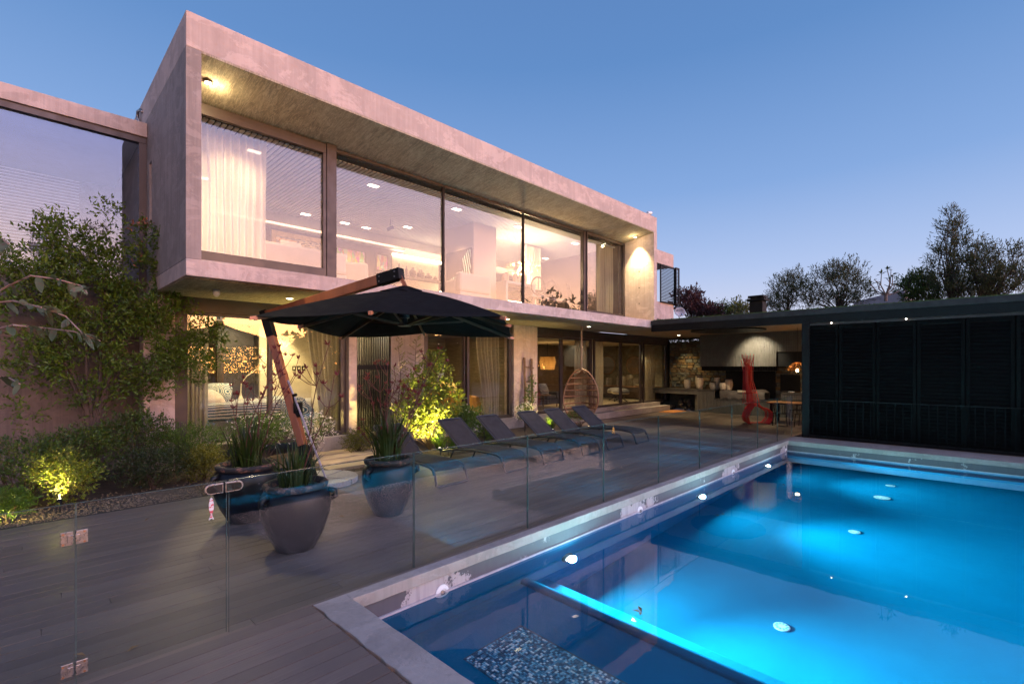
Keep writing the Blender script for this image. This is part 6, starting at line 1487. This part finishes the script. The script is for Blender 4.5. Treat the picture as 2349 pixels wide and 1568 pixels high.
# low shrubs along the left bed
HS = [('dense dark shrub at the left edge under the wall shrub', 55, 1060, 10.3, 75, 60, .55, LEAF_B, 420, 0.05, 0), ('dark green shrub behind the lit one, left of the trunk', 190, 1030, 10.7, 75, 55, .5, LEAF_B, 420, 0.05, 0),
      ('dark moss like mound between the lit shrub and the back pot', 350, 1070, 10.25, 85, 38, .45, LEAF_D, 560, 0.04, 0), ('taller dark shrub below the concrete pier', 320, 990, 11.0, 70, 45, .4, LEAF_B, 380, 0.05, 0), ('small leaved shrub under the left bedroom curtain', 440, 1015, 10.9, 65, 40, .4, LEAF_G, 480, 0.04, 0),
      ('olive green feathery mound left of the back pot', 470, 1060, 10.4, 45, 35, .35, LEAF_Y, 380, 0.045, 0), ('green shrub with white flowers under the striped bed window', 600, 985, 10.9, 75, 35, .35, LEAF_G, 420, 0.045, 5), ('white flowering gaura by the parasol mast', 715, 985, 10.9, 50, 32, .3, LEAF_G, 140, 0.04, 1),
      ('pale olive clump at the foot of the entrance screen', 823, 1012, 10.95, 34, 28, .3, LEAF_Y, 330, 0.04, 0), ('bright green bush below the mustard bed', 1065, 962, 10.55, 52, 30, .4, LEAF_G, 620, 0.05, 26), ('leafy bush right behind the second lounger', 1115, 985, 10.5, 30, 30, .3, LEAF_G, 320, 0.05, 0),
      ('mossy ground cover under the hanging chair', 1330, 953, 10.1, 34, 9, .5, LEAF_G, 380, 0.03, 0)]
for i, (lab, u, v, Y, ru, rv_, ry, mt_, n, L, fl) in enumerate(HS):
    c, r_ = E_(u, v, Y, ru, rv_, ry); lobes = [(c, r_)]
    for q in range(3): lobes.append((c + Vector((random.uniform(-.7, .7)*r_[0], random.uniform(-.5, .3)*r_[1], random.uniform(-.3, .45)*r_[2])), (r_[0]*0.5, r_[1]*0.7, r_[2]*0.6)))
    bush('low_shrub', lab, 'shrub', lobes, n, L, L*0.45, mt_, 40+i, (c.x, c.y, 0), 4, 'low shrubs in the planting bed', 0.5, 0.9, 6, 0.006, flowers=fl, twig=0.12)
# shrub lit by the garden spike at the left
c, r_ = E_(140, 1098, 9.85, 62, 50, .4)
bush('lit_shrub', 'yellow green shrub glowing over a garden spotlight at the left', 'shrub', [(c, r_), (c + Vector((0.1, 0, 0.15)), (r_[0]*0.6, .3, r_[2]*0.7))], 420, 0.055, 0.032, LEAF_C, 77, (c.x, c.y, 0), 7, None, 0.2, 0.9, 5, 0.008, twig=0.18, gate=0.45)
c, r_ = E_(20, 1155, 9.5, 36, 22, .3)
bush('lit_tuft', 'low bright green tuft at the left edge beside the gravel', 'plant', [(c, r_)], 260, 0.06, 0.02, LEAF_G, 78, (c.x, c.y, 0), 5, None, 0.3, 0.7, 5, 0.005)
# the tall pair in the middle: a fern like young tree and a broad leaved bush
ft_ = thing('feathery_sapling', 'tall feathery yellow green sapling against the concrete pier', 'sapling', (PY(930, 950, 10.9).x, 10.9, 0))
m = MB(); w = MB(); rr = random.Random(31)
for (u0, u1, v1, W0) in ((925, 960, 768, 62), (915, 917, 772, 46)):
    p0 = PY(u0, 985, 10.9); p0.z = 0; p1 = PY(u1, v1, 10.85)
    stem = [p0.lerp(p1, j/12) + Vector((0.03*math.sin(j), 0, 0)) for j in range(13)]
    w.tube(stem, [0.016*(1-j/14) for j in range(13)], 6)
    for j in range(46):
        t_ = 0.22 + 0.78*j/46; p = stem[min(11, int(t_*12))].lerp(stem[min(12, int(t_*12)+1)], t_*12 % 1)
        L = W0/F*14.5*(1.05 - t_)*rr.uniform(0.75, 1.1) + 0.05
        a = rr.choice((0, math.pi)) + rr.uniform(-0.9, 0.9)
        d = Vector((math.cos(a)*0.9, math.sin(a)*0.6, rr.uniform(0.25, 0.6))).normalized()
        w.tube([p, p + d*L*0.6, p + d*L + Vector((0, 0, 0.03))], 0.004, 3)
        for q in range(int(5 + L*26)):
            f_ = rr.uniform(0.1, 1.0); m.leaf(p + d*L*f_, (d + rv(rr, 0.9)).normalized(), rv(rr) + Vector((0, 0, 1)), 0.045, 0.015)
m.build('foliage', LEAF_C, ft_); w.build('stem', BARK, ft_)
lob = [E_(965, 900, 10.2, 44, 50, .35), E_(1000, 860, 10.2, 34, 55, .3), E_(985, 960, 10.1, 52, 40, .4), E_(1035, 915, 10.15, 30, 40, .3), E_(940, 955, 10.15, 40, 45, .3)]
bush('broadleaf_bush', 'glossy yellow green bush glowing in the middle of the bed behind the loungers', 'bush', lob, 720, 0.105, 0.05, LEAF_C, 91, (PY(985, 960, 10.15).x, 10.15, 0), 5, None, 0.3, 0.8, 4, 0.008, twig=0.14)
def tuft(name, lab, cat, c, n, L, w, mt_, seed, spread=0.8, grp=None):
    rr = random.Random(seed); t_ = thing(name, lab, cat, tuple(c), grp); m = MB(); c = Vector(c)
    for i in range(n):
        a = rr.uniform(0, 6.283); lean = rr.uniform(0.05, spread); LL_ = L*rr.uniform(0.55, 1.1); d = Vector((math.cos(a), math.sin(a), 0))
        p = c + d*rr.uniform(0, 0.12); pts = []
        for j in range(6):
            s = j/5; pts.append(p + d*lean*LL_*s*s*0.9 + d*0.05*s + Vector((0, 0, LL_*s*(1 - 0.38*lean*s))))
        m.blade(pts, w*rr.uniform(0.7, 1.2), d.cross(Vector((0, 0, 1))) + rv(rr, 0.4))
    m.build('blades', mt_, t_); return t_
for i, (u, v, Y, n, L, lab) in enumerate(((1010, 1015, 9.9, 70, 0.55, 'lit clump of strappy leaves behind the first lounger'), (1040, 1020, 9.7, 60, 0.5, 'spreading strappy clump beside the second lounger backrest'), (1262, 975, 10.2, 80, 0.6, 'glowing strappy clump beneath the third and fourth loungers'), (1238, 962, 10.4, 60, 0.55, 'dark strappy clump below the branch ladder'), (1140, 985, 10.3, 50, 0.5, 'grassy clump by the bedroom pier'))):
    p = PY(u, v, Y); tuft('strappy_clump', lab, 'plant', (p.x, Y, 0.0), n, L, 0.022, LEAF_G, 60+i, 0.95, 'strappy clumps in the planting bed')
# climbing twigs on the ladder
rr = random.Random(14)
lob = [E_(1217, 915, 11.1, 20, 30, .12), E_(1222, 880, 11.2, 12, 22, .1), E_(1200, 935, 11.1, 22, 14, .12)]
bush('ladder_climber', 'thin leafy climber on the branch ladder', 'climber', lob, 130, 0.06, 0.032, LEAF_A, 15, (PY(1212, 950, 11.1).x, 11.1, 0), 4, None, 0.2, 0.9, 4, 0.005, twig=0.1)
c, r_ = E_(1205, 945, 10.7, 26, 16, .2)
bush('white_flower_clump', 'small white flowers at the foot of the branch ladder', 'flowers', [(c, r_)], 110, 0.04, 0.02, LEAF_G, 16, (c.x, c.y, 0), 4, None, 0.2, 0.9, 3, 0.004, flowers=1)
c, r_ = E_(1060, 1010, 8.9, 40, 30, .25)
dm_ = thing('dry_stems', 'thin dry flower stems with tan seed heads before the second lounger', 'plant', (c.x, c.y, 0))
m = MB(); w = MB()
for i in range(9):
    h = c + Vector((rr.uniform(-1, 1)*r_[0], rr.uniform(-.2, .2), rr.uniform(-.2, 1)*r_[2])); b0 = Vector((c.x - 0.25, c.y + 0.2, 0)); mid = b0.lerp(h, 0.6) + Vector((0, 0, 0.1)); w.tube([b0, mid, h], 0.003, 3)
    for q in range(14): p = mid.lerp(h, rr.random()) + rv(rr, 0.03); m.leaf(p, rv(rr).normalized(), rv(rr), 0.022, 0.018)
m.build('seed_heads', simple('tan_seed', (0.35, 0.20, 0.06), 0.8), dm_); w.build('stems', BARK, dm_)

# kangaroo paws in the pots
def paw(lab, c, h0, n, stems, seed, L=0.75):
    rr = random.Random(seed); c = Vector(c) + Vector((0, 0, h0)); t_ = thing('kangaroo_paw', lab, 'plant', tuple(c), 'kangaroo paws in the pots'); m = MB(); w = MB(); f = MB()
    for i in range(n):
        a = rr.uniform(0, 6.283); lean = abs(rr.gauss(0, 0.38)); LL_ = L*rr.uniform(0.5, 1.1); d = Vector((math.cos(a), math.sin(a), 0)); p = c + d*rr.uniform(0, 0.2)
        pts = [p + d*lean*LL_*(s/5)**1.6 + Vector((0, 0, LL_*(s/5)*(1 - 0.35*lean*(s/5)))) for s in range(6)]
        m.blade(pts, 0.026*rr.uniform(0.6, 1.2), d.cross(Vector((0, 0, 1))) + rv(rr, 0.5))
    for (u, v) in stems:
        dd = A[0]*c.x + B[0]*c.y + rr.uniform(-0.15, 0.15); tip = PD(u, v, dd); p0 = c + Vector((rr.uniform(-.1, .1), rr.uniform(-.1, .1), 0))
        pts = [p0.lerp(tip, j/7) + Vector((0.03*math.sin(j*1.3 + u), 0.03*math.cos(j*1.7), 0)) for j in range(8)]
        w.tube(pts, [0.008, 0.007, 0.006, 0.006, 0.005, 0.005, 0.004, 0.004], 5)
        heads = [tip]
        for j in range(4):
            s = pts[rr.choice((4, 5, 5, 6))]; e = s + Vector((A[1], B[1], 0))*rr.uniform(-0.20, 0.20) + Vector((0, 0, rr.uniform(0.08, 0.22))); w.tube([s, s.lerp(e, .5) + Vector((0, 0, -.02)), e], 0.0042, 4); heads.append(e)
        for hd in heads:
            f = MB()
            for q in range(7):
                d = Vector((rr.uniform(-1, 1), rr.uniform(-1, 1), rr.uniform(0.1, 1.2))).normalized(); ll = rr.uniform(0.03, 0.06)
                f.tube([hd, hd + d*ll*0.5, hd + d*ll + Vector((0, 0, 0.012))], [0.003, 0.007, 0.002], 5)
            f.build('flower', REDD, t_)
    m.build('leaves', LEAF_D, t_); w.build('stems', simple('maroon_stem', (0.085, 0.022, 0.018), 0.7) if 'maroon_stem' not in bpy.data.materials else bpy.data.materials['maroon_stem'], t_)
paw('kangaroo paw with one tall budding stem in the nearest pot', P1, 0.70, 90, [(752, 790), (775, 860)], 201, 0.62)
paw('kangaroo paw with many dark red flower stems in the back left pot', P2, 0.72, 150, [(528, 885), (558, 868), (630, 800), (655, 815), (685, 822), (600, 905), (640, 795)], 202, 0.75)
paw('kangaroo paw with tall red flower stems in the right hand pot', P3, 0.74, 190, [(860, 835), (880, 830), (905, 840), (935, 865), (985, 840), (1010, 800), (1025, 830), (845, 860), (960, 905), (822, 985)], 203, 0.80)

# trees beyond the pavilion roof
def tree(name, lab, cat, X, lobes, n, L, W, lm, seed, trunk_u, stems=5, per=5, shell=0.3, twig=0.35, spread=0.7):
    lo = []
    for (u, v, ru, rv_, rd) in lobes:
        p = PX(u, v, X); s = (A[0]*X + B[0]*p.y)/F
        lo.append((p, (rd, ru*s, rv_*s)))
    b = PX(trunk_u, 760, X); b.z = 0
    rr = random.Random(seed); t_ = thing(name, lab, cat, tuple(b), 'trees beyond the pavilion roof'); m = MB(); w = MB()
    top = max(l_[0].z for l_ in lo)
    fork = Vector((b.x, b.y, max(1.0, min(l_[0].z for l_ in lo) - 0.6)))
    w.tube([b, b.lerp(fork, 0.5) + rv(rr, 0.1), fork], [0.16, 0.11, 0.07], 8)
    for l_ in lo:
        for j in range(stems):
            h = l_[0] + Vector([a*c for a, c in zip(in_ell(rr), l_[1])])*0.85; mid = fork.lerp(h, 0.55) + rv(rr, 0.12*(h-fork).length)
            w.tube([fork, fork.lerp(mid, .6) + rv(rr, .06), mid, h], [0.045, 0.03, 0.016, 0.006], 5)
    vol = [l_[1][1]*l_[1][2] for l_ in lo]
    for i in range(int(n*1.5)):
        l_ = rr.choices(lo, vol)[0]; q = in_ell(rr); q *= 1.0 + 0.25*math.sin(q.y*8 + seed)*math.sin(q.z*9)
        if math.sin(q.y*5 + seed*1.7)*math.sin(q.z*6 + seed) > 0.55: continue
        p = l_[0] + Vector([a*c for a, c in zip(q, l_[1])]); d = (q*0.5 + rv(rr, .4) + Vector((0, 0, .5))).normalized()
        w.tube([p - d*twig*0.5, p + d*twig*0.8], 0.009, 3) if i % 3 == 0 else None
        for j in range(per):
            m.leaf(p + d*twig*j/per + rv(rr, .04), (d*0.6 + rv(rr, spread) + Vector((0, 0, .2))).normalized(), rv(rr), L*rr.uniform(.7, 1.3), W)
    m.build('crown', lm, t_); w.build('trunk', BARK, t_); return t_
tree('maroon_tree', 'dark maroon leaved tree just right of the black shutters', 'tree', 27, [(1580, 695, 26, 28, 1.5), (1605, 712, 24, 16, 1.3), (1640, 716, 22, 10, 1.0)], 420, 0.16, 0.10, LEAF_R, 301, 1585, per=5)
tree('round_bush_tree', 'low rounded green crown on the roof horizon left of the chimney', 'tree', 28, [(1668, 715, 34, 16, 1.2), (1620, 722, 40, 10, 1.0), (1705, 718, 26, 12, 1.0)], 520, 0.13, 0.05, LEAF_B, 302, 1670)
tree('twiggy_shrub', 'sparse twiggy shrub left of the chimney on the roof', 'tree', 24, [(1697, 704, 16, 18, .5), (1718, 712, 14, 10, .4)], 60, 0.16, 0.06, LEAF_Y, 303, 1700, per=3)
tree('olive_tree', 'olive toned tree with uneven crown right of the chimney', 'tree', 30, [(1800, 668, 28, 38, 1.3), (1825, 650, 22, 30, 1.2), (1790, 695, 26, 24, 1.2), (1770, 700, 18, 16, .9)], 620, 0.15, 0.035, LEAF_E, 304, 1805)
tree('olive_tree', 'broad olive toned tree with golden flank left of the bare tree', 'tree', 30, [(1890, 655, 34, 42, 1.5), (1945, 650, 40, 46, 1.6), (1930, 625, 30, 26, 1.2), (1970, 672, 26, 30, 1.2), (1900, 690, 50, 22, 1.4), (1850, 680, 24, 30, 1.2)], 1050, 0.15, 0.035, LEAF_E, 305, 1925)
tree('bay_tree', 'dark rounded tree right of the bare tree', 'tree', 31, [(2095, 660, 30, 30, 1.3), (2120, 645, 28, 20, 1.1), (2130, 680, 40, 22, 1.4)], 620, 0.14, 0.05, LEAF_B, 306, 2105)
tree('spire_tree', 'tall pointed feathery tree rising highest on the skyline', 'tree', 30, [(2185, 500, 14, 22, .5), (2182, 535, 26, 30, .7), (2180, 575, 38, 34, 1.0), (2180, 620, 52, 40, 1.3), (2195, 660, 66, 34, 1.6)], 900, 0.16, 0.035, LEAF_E, 307, 2183, stems=8)
tree('spire_tree', 'wide olive tree at the right edge with an arching side branch', 'tree', 30, [(2250, 600, 30, 34, 1.1), (2262, 640, 40, 40, 1.4), (2310, 650, 40, 36, 1.4), (2335, 630, 26, 30, 1.0), (2235, 670, 50, 28, 1.4), (2300, 575, 40, 7, .6), (2335, 585, 16, 16, .5), (2250, 570, 14, 20, .5)], 1050, 0.16, 0.035, LEAF_E, 308, 2262, stems=6)
ct_ = thing('bare_frangipani', 'bare forked tree with few leaf tufts between the two tree groups', 'tree', (19.0, PX(2030, 690, 19.0).y, 3.9), 'trees beyond the pavilion roof')
w = MB(); m = MB(); rr = random.Random(44)
b = PX(2032, 690, 19.0); f0 = PX(2032, 676, 19.0)
w.tube([b, f0], [0.05, 0.04], 8)
for (u, v) in ((2005, 668), (2012, 645), (2022, 628), (2035, 618), (2048, 630), (2055, 650), (2062, 668), (2040, 640), (1998, 652)):
    h = PX(u, v, 19.0 + rr.uniform(-.4, .4)); mid = f0.lerp(h, .5) + (h - f0).cross(Vector((1, 0, 0)))*0.12*(1 if u < 2032 else -1)
    w.tube([f0, mid, h], [0.022, 0.016, 0.011], 6); w.tube([mid, mid.lerp(h, .5) + rv(rr, .15) + Vector((0, 0, .1))], [0.013, 0.008], 5)
    for q in range(5 if v < 640 else 2): m.leaf(h, Vector((rr.uniform(-1, 1), rr.uniform(-1, 1), rr.uniform(-.3, .6))).normalized(), Vector((0, 0, 1)), 0.17, 0.06)
w.build('trunk', simple('grey_bark', (0.13, 0.10, 0.085), 0.9, 0, 0.3, 6), ct_); m.build('leaves', LEAF_D, ct_)
# hedge seen in the gap above the stone wall
hd = MB(); rr = random.Random(55)
for i in range(6000):
    p = Vector((rr.uniform(23.6, 24.3), rr.uniform(8, 15), rr.uniform(2.8, 3.56))); hd.leaf(p, rv(rr).normalized(), rv(rr), 0.12, 0.05)
kind(hd.build('hedge_foliage', LEAF_B), 'stuff')
# distant tree line in the west, mirrored in the glass
tl = MB(); rr = random.Random(66)
for i in range(34000):
    a = rr.uniform(-1.0, 1.1); r_ = rr.uniform(52, 60)
    hgt = 3.0 + 2.2*math.sin(a*9) + 1.6*math.sin(a*23 + 1) + 1.5*math.sin(a*4)
    if rr.random() < 0.25: hgt += rr.uniform(0, 2.5)
    hgt += 4.5*max(0.0, min(1.0, (a - 0.22)/0.14))*(0.8 + 0.2*math.sin(a*31))
    z = rr.random()**0.8*max(1.5, hgt)
    p = Vector((SUN.x, SUN.y, 0)); p = Vector((p.x*math.cos(a) - p.y*math.sin(a), p.x*math.sin(a) + p.y*math.cos(a), 0))*r_; p.z = z
    tl.leaf(p, (rv(rr) + Vector((0, 0, -0.6))).normalized(), rv(rr), rr.uniform(0.35, 0.8)*(1.9 if a > 0.19 else 1), 0.2 if a < 0.19 else 0.55)
kind(tl.build('distant_trees', LEAF_E), 'stuff')

# garden spike lights among the plants
def spike(lab, p, aim, e, colr=(1.0, 0.78, 0.22), ang=95):
    p = Vector(p); t_ = thing('garden_spotlight', lab, 'garden light', tuple(p), 'spike lights in the planting bed')
    d = (Vector(aim) - p).normalized()
    MB().tube([p + Vector((0, 0, -0.12)), p], 0.012, 8).build('spike', BLK, t_); MB().tube([p - d*0.02, p + d*0.07], 0.035, 12).build('head', BLK, t_); MB().tube([p + d*0.071, p + d*0.074], 0.028, 12).build('lens', SPOTL, t_)
    lamp('SPOT', p + d*0.10, e, colr, 0.03, p + d, ang, 0.7, name='spike_light')
q = PY(135, 1125, 9.72); spike('spike light at the foot of the glowing left shrub', (q.x, 9.55, 0.12), (q.x + 0.02, 9.95, 0.75), 42)
lamp('POINT', (q.x + 0.02, 9.82, 0.45), 6, (1.0, 0.78, 0.22), 0.05, name='spike_glow')
q = PY(1000, 1000, 9.75); spike('spike light in front of the glossy bush behind the loungers', (q.x - 0.15, 9.35, 0.10), (q.x - 0.25, 10.3, 1.5), 150, ang=110)
lamp('POINT', (q.x + 0.02, 9.85, 0.40), 5, (1.0, 0.78, 0.22), 0.05, name='spike_glow')
q = PY(1262, 985, 9.9); spike('spike light in the strappy clump near the hanging chair', (q.x, 9.75, 0.08), (q.x + 0.05, 10.3, 0.7), 26)
q = PY(15, 1150, 9.4); spike('spike light at the left edge beside the gravel', (q.x - 0.3, 9.3, 0.10), (q.x + 0.3, 9.6, 0.25), 14)
